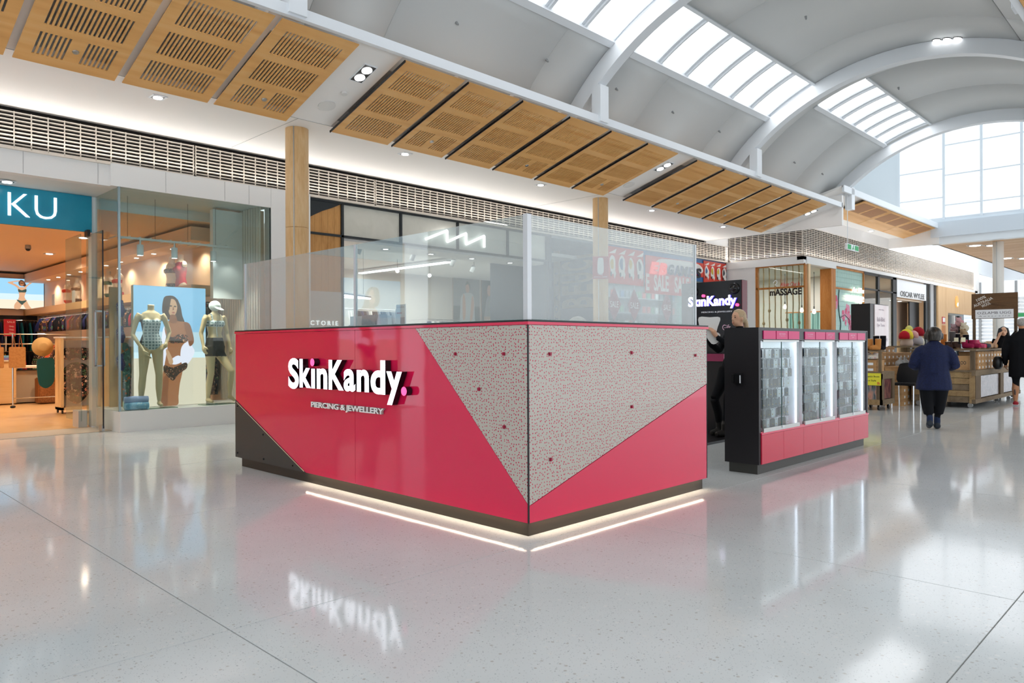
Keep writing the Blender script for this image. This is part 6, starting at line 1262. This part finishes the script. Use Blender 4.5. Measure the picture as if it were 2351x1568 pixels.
BLUR = noise_mat('blurred_photo', ['#2d2a33', '#5f545b', '#85797b', '#46424e', '#a39a98'], 9, .2, 3, (2.2, 1, .5))
for a, b in ((16.56, 18.16), (18.54, 19.82)): MB().box(a, b, sy0 + .015, sy0 + .03, .185, .605).build('photo_panel', BLUR, Ws)
for x in (16.2, 18.4, 20.0):
    for y in (3.6, 4.5): MB().lathe([(.045, -.015), (.045, .015)], (x, y, .05), 14, 'X').tube([(x, y, .05), (x, y, .11)], .015, 6).build('castor', STEELB, Ws)
KRAFT = noise_mat('kraft_box', ['#b1875a', '#c69c6d', '#bd9363'], 6, .75, 3); KRAFT2 = noise_mat('kraft_lid', ['#a97f53', '#bf9566'], 6, .75, 3)
bxm = MB().box(-.115, .115, -.16, .16, 0, .085).mesh('box_body', KRAFT, (0, 0, 0)); ldm = MB().box(-.12, .12, -.165, .165, .085, .128).mesh('box_lid', KRAFT2, (0, 0, 0)); lbm = MB().box(.01, .075, -.162, -.16, .02, .065).mesh('box_label', LINER, (0, 0, 0))
def shoebox(x, y, z, rz, label, grp, sz=1.):
    t = thing('shoe_box', (x, y, z), label, 'box', grp); t.rotation_euler = (0, 0, rz); t.scale = (1, 1, sz)
    for n_, me in (('box_body', bxm), ('lid', ldm), ('box_label', lbm)): o = bpy.data.objects.new(n_, me); COL.objects.link(o); o.parent = t
rg = random.Random(11)
for i in range(12):
    for j in range(3): shoebox(16.62 + .262 * i, 3.70, .727 + .118 * j, rg.uniform(-.02, .02), 'small kraft shoe box, %s from left in %s row on the stall shelf' % (ORD[i], ['bottom', 'middle', 'top'][j]), '%s shelf row of shoe boxes' % ['bottom', 'middle', 'top'][j], .91)
b_ = thing('carton', (16.3, 3.74, .73), 'large kraft carton printed 200 behind the stall frame', 'box'); MB().box(16.16, 16.46, 3.60, 3.9, .727, 1.0).build('carton_body', KRAFT, b_); m_ = MB(); put_text(m_, '200', FX(16.159), -3.80, -3.66, .83, .90); m_.build('print', DARKM, b_)
for i in range(5):
    for j in range(6): shoebox(15.9 + .252 * i + rg.uniform(-.004, .004), 4.84, .131 * j, rg.uniform(-.015, .015), 'kraft shoe box, %s from floor in %s column of low stack beside black chair' % (ORD[j], ORD[i]), 'low front stack column %d' % (i + 1))
for i in range(9):
    for j in range(9 if 0 < i < 4 else (10 if i == 0 else 8)): shoebox(15.86 + .252 * i + rg.uniform(-.004, .004), 5.27, .131 * j, rg.uniform(-.015, .015), 'kraft shoe box, %s from floor in %s column of the tall rear box wall' % (ORD[j], ORD[i]), 'tall rear stack column %d' % (i + 1))
for i, (x, y, z, s_) in enumerate(((17.25, 4.78, 0, 1.),)): o = MB().box(x, x + .55, y, y + .3, 0, .46).build('carton', KRAFT); tag(o, 'plain large carton on the floor under the shoe box wall', 'box')
for i in range(2): m_ = MB(); m_.smooth = True; m_.rings([[(16.2 + .3 * i + a * math.cos(2 * PI * k / 10) * rg.uniform(.8, 1.1), 4.84 + a * .8 * math.sin(2 * PI * k / 10), .788 + h) for k in range(10)] for a, h in ((.09, 0), (.12, .04), (.1, .09), (.03, .13), (.05, .17))]); o = m_.build('plastic_bag', [glass_mat('thin_plastic', '#e6eaec', .12, .35, '#dfe3e6')]); tag(o, 'crumpled clear plastic bag on the low box stack, %s' % ['left', 'right'][i], 'plastic bag')
# boots
def boot_mesh(name, m, h=.2, sole='#8a6a48', cuff=None):
    f = Fig(); f.t(0, [(0, 0, .03), (0, 0, .1), (-.003, 0, h)], [.048, .052, .056], 12); f.t(0, [(-.025, 0, .045), (.08, 0, .048), (.165, 0, .042)], [.048, .055, .046], 12)
    def p(fc, idx): idx[fc[:, 2] < .014] = 1; idx[fc[:, 2] > h - .005] = 2; return idx
    return f.mesh(name, [m, mat('sole_' + sole, sole, .7), cuff or mat('fleece', '#efe6d8', .95)], .012, p, smooth=3)
def suede(n_, c): return mat('suede_' + n_, c, .9, spec=.15)
BT = {}
def boot(n_, c, x, y, z, yaw, label, h=.2, m=None):
    k = (n_, h)
    if k not in BT: BT[k] = boot_mesh('boot', m or suede(n_, c), h)
    o = bpy.data.objects.new('boot', BT[k]); COL.objects.link(o); o.location = (x, y, z); o.rotation_euler = (0, 0, yaw); return tag(o, label, 'boot')
tz = sh_ + .007
for i, (n_, c, x, y, yaw, h, lb) in enumerate((('pink', '#d48e92', 16.35, 4.30, PI + .3, .3, 'tall pink sheepskin boot at the left of the stall top'), ('chestnut', '#a9652f', 16.4, 4.10, PI + .5, .29, 'tall chestnut sheepskin boot beside the pink one'), ('grey', '#54504f', 16.5, 3.97, PI + .4, .34, 'tall dark grey boot behind the chestnut one'), ('brown', '#3b2a24', 16.22, 3.98, PI + .6, .14, 'short dark brown boot, left of a pair on the stall'), ('brown', '#3b2a24', 16.22, 3.86, PI + .6, .14, 'short dark brown boot, right of a pair on the stall'),
    ('crimson', '#8f1f45', 16.25, 3.70, -1.9, .17, 'crimson ankle boot, left of the crimson pair'), ('crimson', '#8f1f45', 16.42, 3.62, -1.9, .17, 'crimson ankle boot, right of the crimson pair'), ('rose', '#c25572', 16.6, 3.58, -1.8, .17, 'rose pink ankle boot beside the crimson pair'), ('red', '#c4202c', 16.85, 3.62, -1.8, .13, 'bright red slipper boot on the stall top'), ('slate', '#4a515c', 17.1, 3.60, -1.8, .12, 'slate blue slipper boot next to the red one'),
    ('beige', '#cfa98a', 17.4, 3.62, -1.8, .13, 'beige slipper boot, first of two on the stall'), ('beige', '#cfa98a', 17.7, 3.62, -1.8, .13, 'beige slipper boot, second of two on the stall'), ('black', '#17161a', 16.75, 3.95, PI + .4, .3, 'tall black boot behind the crimson pair'), ('black', '#17161a', 17.0, 3.85, PI + .2, .28, 'tall black boot behind the red slipper'), ('tan', '#b98552', 18.0, 3.66, -1.8, .15, 'tan ankle boot at the right of the stall top'))):
    boot(n_, c, x, y, tz, yaw, lb, h)
for i, (x, y) in enumerate(((16.30, 4.28), (16.50, 3.92), (16.22, 3.735))): o = MB().cbox((x - .07, y - .03, tz + .13), .003, .075, .085, .2).build('price_tag', mat('tag_yellow', '#dfe08a' if i == 1 else '#efe9c8', .7)); tag(o, ['cream price tag on the tall pink boot', 'yellow price tag on the dark grey boot', 'cream price tag on the crimson boot'][i], 'tag')
for o in [q for q in COL.objects if q.name.startswith('price_tag')]: o.location.x += .012
t = thing('plush_rack', (17.2, 4.0, sh_), 'rack of plush animals and keyring toys on the stall top', 'toy rack'); MB().tube([(17.2, 4.0, sh_), (17.2, 4.0, 1.72)], .015, 8).build('pole', DARKM, t)
for i, (dx, dy, z, c) in enumerate(((0, .12, 1.3, '#6d4e46'), (-.08, -.1, 1.28, '#b59a80'), (0, .1, 1.42, '#8d6c6c'), (-.06, -.08, 1.42, '#a58c6c'), (0, .1, 1.53, '#a98d92'), (-.05, -.09, 1.55, '#d6cdb4'), (-.03, .0, 1.66, '#d3a3a6'))):
    m_ = MB(); m_.smooth = True; m_.ball((17.2 + dx, 4.0 + dy, z), .085, .085, .08, 12, 8); m_.ball((17.13 + dx, 4.0 + dy, z + .06), .05, .05, .05, 10, 6); m_.ball((17.13 + dx, 4.04 + dy, z + .1), .02, .02, .02, 8, 5); m_.ball((17.13 + dx, 3.96 + dy, z + .1), .02, .02, .02, 8, 5); m_.build('plush_toy', mat('plush_%d' % i, c, .95), t)
# stall sign
t = thing('stall_sign', (17.5, 3.45, sh_), 'dark timber sign board with stencilled wool lettering above the stall', 'sign')
for i in range(5): MB().box(17.5, 17.53, 3.06, 3.86, 1.74 + .104 * i, 1.8425 + .104 * i).build('board', wood_mat('sign_boards', ['#4a3624', '#6b4f35', '#5c432c'], 'Y', 6, .7, .3, .2), t)
for y in (3.80, 3.08): MB().box(17.53, 17.58, y, y + .05, sh_, 2.26).build('post', OLDW[2], t)
FS = (V3((17.5, 0, 0)), V3((0, -1, 0)), V3((0, 0, 1)), V3((-1, 0, 0)))
MB().box(17.49, 17.5, 3.13, 3.79, 1.75, 1.925).build('plaque', LINER, t); m_ = MB(); put_text(m_, 'OZLAMB UGG', (V3((17.489, 0, 0)),) + FS[1:], -3.755, -3.17, 1.835, 1.885); put_text(m_, 'A u s t r a l i a', (V3((17.489, 0, 0)),) + FS[1:], -3.74, -3.19, 1.785, 1.805, shear=.2); m_.build('plaque_lettering', mat('ink_grey', '#5a5560', .6), t)
m_ = MB(); SFR = (V3((17.498, 0, 0)),) + FS[1:]; put_text(m_, '100%', SFR, -3.78, -3.60, 2.13, 2.19, rot=.45, offset=.02); put_text(m_, 'AUSTRALIA', SFR, -3.84, -3.47, 2.055, 2.115, rot=.45, offset=.02); put_text(m_, 'WOOL', SFR, -3.69, -3.52, 2.0, 2.06, rot=.45, offset=.02); m_.build('stencil_lettering', mat('stencil_white', '#d9d4cc', .7), t)
# trolley display
T = thing('display_trolley', (14.8, 4.85, 0), 'small weathered timber display cart on castors with photo panels', 'trolley')
tx0, tx1, ty0, ty1 = 14.43, 15.14, 4.62, 5.1
MB().box(tx0 + .04, tx1 - .04, ty0 + .04, ty1, .12, .68).build('carcass', MATS['stall_dark'], T); MB().box(tx0, tx1, ty0, ty1, .68, .715).build('top_board', OLDW[0], T); MB().box(tx0, tx0 + .04, ty0, ty1, .10, .2).build('rail', OLDW[1], T); MB().box(tx0, tx1, ty0, ty0 + .04, .10, .2).build('rail', OLDW[0], T); MB().box(tx0, tx1, ty0, ty0 + .04, .58, .68).build('rail', OLDW[0], T)
for a, b in ((tx0, tx0 + .12), (tx1 - .14, tx1)): MB().box(a, b, ty0 - .002, ty0 + .04, .2, .58).build('stile', OLDW[2], T)
MB().box(tx0, tx0 + .04, ty0, ty0 + .1, .2, .68).build('stile', OLDW[2], T)
MB().box(tx0 + .14, tx1 - .16, ty0 + .02, ty0 + .03, .21, .57).build('photo_panel', noise_mat('burgundy_photo', ['#2d1520', '#4a2230', '#8d5a52', '#2a1a22'], 6, .3, 3, (2, 1, .7)), T)
MB().box(tx0 + .01, tx0 + .02, ty0 + .1, ty1, .2, .46).build('photo_panel', noise_mat('legs_photo', ['#33383c', '#70777a', '#c98f78', '#4b5052'], 7, .3, 2, (1, 2.5, .6)), T)
for x in (tx0 + .08, tx1 - .1):
    for y in (ty0 + .08, ty1 - .08): MB().lathe([(.05, -.016), (.05, .016)], (x, y, .05), 16, 'Y').build('castor', BLACK, T); MB().box(x - .02, x + .02, y - .02, y + .02, .06, .11).build('castor_fork', STEELB, T)
MB().box(tx0 + .02, tx0 + .06, ty0 + .02, ty0 + .07, .715, 1.1).build('post', OLDW[2], T); MB().box(tx0, tx1 - .1, ty0 + .1, ty1, 1.085, 1.105).build('upper_shelf', OLDW[0], T); MB().box(tx1 - .16, tx1 - .11, ty1 - .06, ty1 - .01, .715, 1.09).build('post', OLDW[2], T)
t = thing('yellow_sign', (tx0 - .012, 4.8, .46), 'yellow handwritten style sign on the boot cart', 'sign'); MB().box(tx0 - .012, tx0 - .004, 4.635, 4.96, .465, .69).build('card', mat('sign_yellow', '#e6df3a', .6), t); m_ = MB(); F_ = (V3((tx0 - .0125, 0, 0)),) + FS[1:]; put_text(m_, 'Sheepskin Boots', F_, -4.945, -4.66, .605, .645, offset=.015); put_text(m_, 'New Style', F_, -4.91, -4.72, .53, .57, offset=.015); m_.build('lettering', BLACK, t); MB().prism([(-4.70, .48), (-4.65, .48), (-4.65, .5), (-4.67, .53), (-4.70, .53)], F_, 0, .002).build('boot_drawing', mat('drawing_orange', '#d98a3a', .6), t)
for j in range(2):
    t = thing('shoe_box', (14.66, 4.86, .716 + .108 * j), '%s kraft shoe box with white label on the cart shelf' % ['lower', 'upper'][j], 'box'); z = .716 + .108 * j; MB().box(14.46, 14.86, 4.72, 5.02, z, z + .07).build('box_body', KRAFT, t); MB().box(14.455, 14.865, 4.715, 5.025, z + .07, z + .107).build('lid', KRAFT2, t); MB().box(14.453, 14.455, 4.78, 4.9, z + .015, z + .06).build('box_label', LINER, t)
PATB = blotch_mat('patch_fleece', '#e6ddd2', ['#d98aa0', '#6fb0b5', '#e3c16a', '#c9c2ba'], 26, .4)
for j in range(2): boot('patchwork', '#ffffff', 14.62, 4.78 + .15 * j, .94, 2.5, '%s of the pastel patchwork fleece boots on the cart' % ['right', 'left'][j], .13, PATB)
for j in range(2): boot('chestnut2', '#c38448', 14.66, 4.76 + .15 * j, 1.112, 2.5, '%s of the tan sheepskin boots on top of the cart' % ['right', 'left'][j], .22)
for j in range(2): boot('black', '#17161a', 14.9, 4.75 + .12 * j, 1.112, PI, '%s black boot behind the tan pair on the cart' % ['right', 'left'][j], .28)
# chair
t = thing('visitor_chair', (15.4, 4.48, 0), 'black padded chair with silver legs in front of the shoe boxes', 'chair'); CB = mat('black_vinyl', '#141519', .35)
m_ = MB(); m_.box(15.14, 15.6, 4.27, 4.71, .44, .485).build('seat', CB, t, bevel=.02); MB().prism(spline([(-.2, 0), (.2, 0), (.2, .3), (.13, .38), (-.13, .38), (-.2, .3)], 4), (V3((15.6, 4.49, .48)), V3((0, -1, 0)), V3((.12, 0, .99)), V3((-1, 0, 0))), 0, .035).build('backrest', CB, t)
for x, y in ((15.16, 4.30), (15.16, 4.68), (15.58, 4.30), (15.58, 4.68)): MB().tube([(x, y, .44), (x + (.02 if x > 15.4 else -.01), y, 0)], .014, 8).build('leg', CHROME, t)
# hat table
t = thing('hat_table', (19.1, 5.45, 0), 'timber table stacked with fluffy coloured hats behind the box wall', 'table'); MB().box(18.2, 20.0, 5.2, 5.7, 1.15, 1.19).build('top', OLDW[0], t)
for x in (18.25, 19.9):
    for y in (5.25, 5.62): MB().box(x, x + .05, y, y + .05, 0, 1.15).build('leg', OLDW[2], t)
for i, (x, z, r_, c, n_) in enumerate(((18.45, 1.44, .12, '#b01423', 'scarlet'), (18.70, 1.46, .15, '#e5cf3b', 'yellow'), (18.94, 1.44, .12, '#6b1220', 'dark red'), (19.14, 1.46, .11, '#dfa6a3', 'pink'), (18.72, 1.29, .14, '#d5c0b0', 'oatmeal'), (18.95, 1.26, .11, '#6a4aa0', 'violet'), (19.5, 1.53, .14, '#9c1020', 'deep red'), (19.46, 1.34, .15, '#b9b6bb', 'grey'), (19.72, 1.31, .14, '#e3ddcb', 'cream'), (18.80, 1.60, .08, '#d9d77a', 'lime'))):
    m_ = MB(); m_.smooth = True; m_.lathe([(r_ * .9, -r_ * .75), (r_, -r_ * .3), (r_ * .85, r_ * .35), (r_ * .4, r_ * .75), (.01, r_ * .85)], (x, 5.42 + .03 * (i % 3), z), 14); o = m_.build('fluffy_hat', [mat('fluff_' + n_, c, .95, bump=.6, bscale=70)]); o.location.z = z - r_ * .75; tag(o, 'fluffy %s hat in the pile behind the shoe boxes' % n_, 'hat', 'fluffy hats')

# ================================================================ people
SKN = mat('skin', '#d9a98a', .5, spec=.35); SKN2 = mat('skin_tan', '#c08a66', .5, spec=.35); NAVY = noise_mat('navy_wool', ['#0e1734', '#16214a'], 60, .85, 2, bump=.2, bscale=300); BLK = mat('black_cloth', '#121317', .85, spec=.2, bump=.15, bscale=200)
SHOE = mat('dark_shoe', '#1d2530', .55); SOCK = mat('navy_sock', '#1c2a48', .9); HB = noise_mat('hair_black', ['#0d0b0b', '#1d1815'], 40, .4, 2, (4, 4, .4)); HBL = noise_mat('hair_ash_blonde', ['#9c8567', '#c9b08c', '#b59b78'], 30, .4, 2, (4, 4, .4)); HG = noise_mat('hair_grey', ['#8d8a86', '#b0aca6'], 40, .5, 2); LIPM, EYEM = mat('lips', '#b0605a', .4), mat('eye_dark', '#2a1d18', .2)
def person(loc, label): return thing('person', loc, label, 'person')
def head(f, c, m=0, tilt_=0.): # skull, jaw, nose, ears at head centre c
    x, y, z = c; f.b(m, (x - .005, y, z + .015), .092, .074, .10); f.b(m, (x + .03, y, z - .045), .055, .055, .062); f.b(m, (x + .092, y, z - .012), .018, .013, .02)
    for s_ in (1, -1): f.b(m, (x - .005, y + .076 * s_, z - .005), .02, .012, .03)
def face(t, loc, c, yaw):
    for s_ in (1, -1): p = xf((c[0] + .078, c[1] + .031 * s_, c[2] + .012), loc, yaw); MB().ball(p, .009, .009, .007, 8, 5).build('eye', EYEM, t); p = xf((c[0] + .083, c[1] + .032 * s_, c[2] + .034), loc, yaw); MB().ball(p, .012, .012, .004, 8, 4).build('eyebrow', HB, t)
    p = xf((c[0] + .082, c[1], c[2] - .058), loc, yaw); MB().ball(p, .01, .017, .006, 8, 4).build('mouth', LIPM, t)
# --- woman in navy jacket, walking away
loc, yaw = (11.81, 3.08, 0), .34; t = person(loc, 'person in navy jacket and black cropped trousers walking away down the mall')
f = Fig(); f.t(1, [(0, 0, .57), (0, 0, .68), (-.005, 0, .85), (-.02, 0, 1.0), (-.03, 0, 1.10), (-.025, 0, 1.18), (-.01, 0, 1.23), (0.0, 0, 1.27)], [(.235, .15), (.225, .15), (.195, .14), (.195, .14), (.19, .13), (.165, .105), (.10, .075), (.06, .06)])
for s_ in (1, -1):
    f.t(1, [(-.015, .12 * s_, 1.18), (-.02, .185 * s_, 1.13), (-.03, .235 * s_, 1.04), (-.03, .265 * s_, .93)], [.05, .062, .066, .06]); f.t(1, [(-.03, .275 * s_, .93), (.10, .225 * s_, .89), (.20, .15 * s_, .90)], [.062, .055, .045]); f.hand(0, (.20, .15 * s_, .90), (.8, -.5 * s_, .05), (0, -s_, 0), .5, .9, s_)
for s_, kn, an in ((1, (-.02, .085, .36), (-.10, .06, .14)), (-1, (.05, -.075, .36), (.06, -.045, .11))):
    f.t(2, [(0, .085 * s_, .60), kn, (kn[0] * .4 + an[0] * .6, kn[1] * .4 + an[1] * .6, .22)], [.105, .082, .066]); f.t(0, [(kn[0] * .4 + an[0] * .6, kn[1] * .4 + an[1] * .6, .24), (an[0], an[1], .17)], [.042, .04]); f.t(3, [(an[0], an[1], .19), (an[0], an[1], an[2] - .03)], [.042, .044])
    zt_ = .075 if s_ > 0 else .045; f.t(4, [(an[0] - .045, an[1], zt_ + (.02 if s_ > 0 else 0)), (an[0] + .04, an[1], zt_), (an[0] + .13, an[1], .038)], [.044, .048, .038])
f.t(0, [(0, 0, 1.22), (.01, 0, 1.32)], [.055, .05]); head(f, (.03, 0, 1.355))
def pj(fc, idx): idx[(fc[:, 2] < .562) & (idx == 1)] = 2; return idx
put_mesh('body', f.mesh('body', [SKN, NAVY, BLK, SOCK, SHOE], .012, pj, yaw=yaw), loc, t)
h = Fig(); h.b(0, (.0, 0, 1.375), .112, .108, .105); h.t(0, [(-.045, 0, 1.35), (-.05, 0, 1.27)], [(.10, .06), (.085, .045)]); 
for s_ in (1, -1): h.t(0, [(.0, .085 * s_, 1.37), (.01, .095 * s_, 1.29)], [.04, .03])
put_mesh('hair', hair_mesh(h, [noise_mat('hair_dark_greying', ['#15120f', '#2b2622', '#4d4740'], 18, .35, 3, (3, 3, .5))], yaw), loc, t)
MB().box(loc[0] - .165, loc[0] - .155, loc[1] - .10, loc[1] - .0, .80, .815).build('back_tab', NAVY, t)
# --- blonde worker in profile
loc, yaw = (8.97, 4.74, .03), PI - .30; t = person(loc, 'person with ash blonde ponytail in black clothes reading a white paper')
f = Fig(); pts, rs = TORSO_F; f.t(1, [(-.17 * max(0, (p[2] - .9) / .55), 0, p[2] * .985) for p in pts], rs)
for s_ in (1, -1): f.b(1, (-.02, .06 * s_, 1.25), .06, .065, .06)
for s_ in (1, -1):
    f.t(1, [(-.14, .165 * s_, 1.36), (-.02, .22 * s_, 1.16), (.02, .21 * s_, 1.12)], [.056, .048, .045]); f.t(1, [(.02, .21 * s_, 1.12), (.20, .16 * s_, 1.20), (.34, .09 * s_, 1.29)], [.046, .042, .034]); f.hand(0, (.35, .085 * s_, 1.30), (.35, -.25 * s_, .85), (.3, -s_, 0), .55, 1.0, s_)
for s_, kn, an in ((1, (.15, .085, .47), (.20, .07, .09)), (-1, (.22, -.09, .48), (.14, -.09, .09))):
    f.t(1, [(.01, .085 * s_, .87), (.09, .088 * s_, .68), kn], [.10, .082, .058]); f.t(1, [kn, (kn[0] * .5 + an[0] * .5 - .03, an[1], .3), (an[0] - .01, an[1], .14)], [.058, .056, .044]); f.t(2, [(an[0] - .01, an[1], .17), (an[0] - .015, an[1], .06)], [.05, .05]); f.t(2, [(an[0] - .05, an[1], .04), (an[0] + .05, an[1], .045), (an[0] + .14, an[1], .035)], [.042, .046, .036])
f.t(0, [(-.155, 0, 1.38), (-.135, 0, 1.50)], [.05, .047]); hc = (-.115, 0, 1.545); head(f, hc)
put_mesh('body', f.mesh('body', [SKN, BLK, mat('black_boot', '#191512', .6)], .0105, yaw=yaw), loc, t); face(t, loc, hc, yaw)
h = Fig(); h.b(0, (-.145, 0, 1.575), .10, .088, .098); h.t(0, [(-.13, 0, 1.62), (-.06, 0, 1.625)], [.06, .03]); h.t(0, [(-.22, 0, 1.54), (-.26, .0, 1.50), (-.275, .0, 1.40), (-.26, 0, 1.30)], [.04, .032, .036, .02]); h.b(0, (-.2, 0, 1.53), .06, .07, .05)
put_mesh('hair', hair_mesh(h, [HBL], yaw), loc, t)
pp = MB(); c0 = xf((.38, .0, 1.43), loc, yaw); F_ = FA(c0, PI + .6); pp.prism(spline([(-.11, -.10), (-.03, -.13), (.06, -.12), (.10, .0), (.13, .12), (0, .125), (-.14, .125), (-.13, 0)], 3), F_, 0, .003); pp.prism(spline([(-.06, -.08), (.02, -.22), (.1, -.2), (.13, -.1), (.04, -.06)], 3), F_, .004, .007); o = pp.build('white_paper', [mat('paper', '#eceae6', .6)]); tag(o, 'crumpled white paper held up by the blonde worker', 'paper')
# --- person whose pale hair shows above the counter inside the kiosk
loc, yaw = (5.75, 4.72, 0), 2.4; t = person(loc, 'person with pale hair sitting low behind the kiosk counter glass')
f = Fig(); k_ = 1.50 / 1.66; pts, rs = TORSO_F; f.t(1, [(p[0], p[1], p[2] * k_) for p in pts], rs)
for s_ in (1, -1):
    f.t(1, [(0, .16 * s_, 1.24), (0, .21 * s_, 1.0), (.12, .18 * s_, .90)], [.055, .046, .036]); f.hand(0, (.12, .18 * s_, .90), (.9, 0, -.2), (0, -s_, 0), .4, .9, s_); f.t(1, [(0, .085 * s_, .8), (.01, .09 * s_, .45), (0, .09 * s_, .09)], [.095, .06, .042]); f.t(2, [(-.05, .09 * s_, .04), (.05, .09 * s_, .045), (.14, .09 * s_, .035)], [.04, .044, .034])
f.t(0, [(0, 0, 1.26), (.01, 0, 1.36)], [.05, .047]); hc = (.02, 0, 1.40); head(f, hc); put_mesh('body', f.mesh('body', [SKN, BLK, SHOE], .013, yaw=yaw), loc, t); face(t, loc, hc, yaw)
h = Fig(); h.b(0, (0, 0, 1.425), .105, .092, .095); h.t(0, [(-.06, 0, 1.40), (-.07, 0, 1.28)], [.07, .05]); put_mesh('hair', hair_mesh(h, [mat('hair_pale', '#b8ab97', .45)], yaw), loc, t)
# --- man at right edge
loc, yaw = (17.38, 2.97, 0), .1; t = person(loc, 'person in long black top with red shoes and bare calves at right edge')
f = Fig(); f.t(1, [(0, 0, .57), (0, 0, .75), (0, 0, .95), (0, 0, 1.1), (0, 0, 1.28), (0, 0, 1.40), (0, 0, 1.47)], [(.225, .17), (.225, .17), (.215, .165), (.215, .16), (.225, .15), (.17, .105), (.07, .07)])
for s_ in (1, -1):
    f.t(1, [(0, .2 * s_, 1.39), (-.02, .275 * s_, 1.15), (.0, .285 * s_, 1.0)], [.075, .066, .06]); f.t(1, [(0, .285 * s_, 1.0), (.08, .28 * s_, .84)], [.058, .045]); f.hand(0, (.08, .28 * s_, .84), (.2, 0, -1), (0, -s_, 0), .4, 1, s_)
    f.t(0, [(0, .1 * s_, .62), (.01, .105 * s_, .48), (-.03, .11 * s_, .33), (-.01, .11 * s_, .10)], [.085, .06, .062, .038]); f.t(2, [(-.05, .11 * s_, .045), (.05, .11 * s_, .05), (.15, .115 * s_, .04)], [.046, .05, .04])
f.t(0, [(.0, 0, 1.44), (.02, 0, 1.56)], [.062, .058]); hc = (.04, 0, 1.615); head(f, hc)
put_mesh('body', f.mesh('body', [SKN2, BLK, mat('red_sneaker', '#a91d2c', .6)], .013, yaw=yaw), loc, t)
h = Fig(); h.b(0, (.015, 0, 1.65), .105, .088, .088); put_mesh('hair', hair_mesh(h, [HG], yaw), loc, t)
for s_ in (1, -1):
    for dx, z in ((0, .0),): p = xf((.05, .11 * s_, .008), loc, yaw); m_ = MB(); m_.cbox(p, .26, .1, .014, yaw); m_.build('shoe_sole', LINER, t)
p = xf((-.06, .112, .28), loc, yaw); MB().ball(p, .045, .02, .07, 8, 6).build('calf_tattoo', mat('tattoo_ink', '#5a4a44', .6), t)
bg_ = thing('shoulder_bag', xf((-.02, .37, .72), loc, yaw), 'black slouchy shoulder bag on the hip of the person at right', 'bag'); m_ = MB(); m_.smooth = True; c0 = xf((-.02, .40, .72), loc, yaw); m_.rings([[(c0[0] + a * math.cos(2 * PI * k / 14), c0[1] + b * math.sin(2 * PI * k / 14), c0[2] + h_) for k in range(14)] for a, b, h_ in ((.08, .05, 0), (.15, .085, .06), (.16, .085, .16), (.13, .06, .24), (.1, .02, .26))]); m_.build('bag_body', mat('black_leather', '#0e0e10', .4), bg_); MB().tube([xf((.02, .34, .97), loc, yaw), xf((.04, .24, 1.3), loc, yaw), xf((.0, .1, 1.49), loc, yaw)], .014, 6).build('strap', MATS['black_leather'], bg_)
# --- woman on the phone behind the stall
loc, yaw = (18.35, 3.98 - .5, 0), PI + .25
loc = (18.4, 3.44, 0)
loc = (20.45, 3.86, 0); t = person(loc, 'person with long black hair in black top holding a phone behind the stall')
f = Fig(); k_ = 1.62 / 1.66; pts, rs = TORSO_F; f.t(1, [(p[0], p[1], p[2] * k_) for p in pts], rs)
f.t(1, [(0, -.16, 1.34), (.02, -.24, 1.12), (.05, -.22, 1.08)], [.055, .048, .046]); f.t(0, [(.05, -.22, 1.08), (.12, -.17, 1.25), (.13, -.10, 1.40)], [.044, .038, .028]); f.hand(0, (.13, -.10, 1.40), (0, .35, .9), (-.4, .9, 0), .6, 1, -1)
f.t(1, [(0, .16, 1.34), (.0, .22, 1.1), (.12, .18, 1.02)], [.055, .046, .036]); f.hand(0, (.12, .18, 1.02), (.9, -.3, 0), (0, 0, -1), .3, 1, 1)
for s_ in (1, -1): f.t(1, [(0, .085 * s_, .86), (.01, .09 * s_, .48), (0, .09 * s_, .09)], [.095, .06, .042]); f.t(2, [(-.05, .09 * s_, .04), (.05, .09 * s_, .045), (.14, .09 * s_, .035)], [.04, .044, .034])
f.t(0, [(0, 0, 1.36), (.01, 0, 1.47)], [.05, .047]); hc = (.02, 0, 1.515); head(f, hc); put_mesh('body', f.mesh('body', [SKN, BLK, SHOE], .0115, yaw=yaw), loc, t); face(t, loc, hc, yaw)
h = Fig(); h.b(0, (-.015, 0, 1.55), .10, .09, .092)
for s_ in (1, -1): h.t(0, [(.02, .065 * s_, 1.60), (.01, .088 * s_, 1.52), (.0, .10 * s_, 1.40), (.04, .10 * s_, 1.25)], [.03, .03, .036, .024])
h.t(0, [(-.07, 0, 1.5), (-.08, 0, 1.3)], [(.09, .045), (.08, .03)]); put_mesh('hair', hair_mesh(h, [HB], yaw), loc, t)
o = MB().cbox(xf((.10, -.075, 1.44), loc, yaw), .012, .07, .14, yaw).build('mobile_phone', BLACK); tag(o, 'dark phone held to the ear of the dark haired stall worker', 'phone')
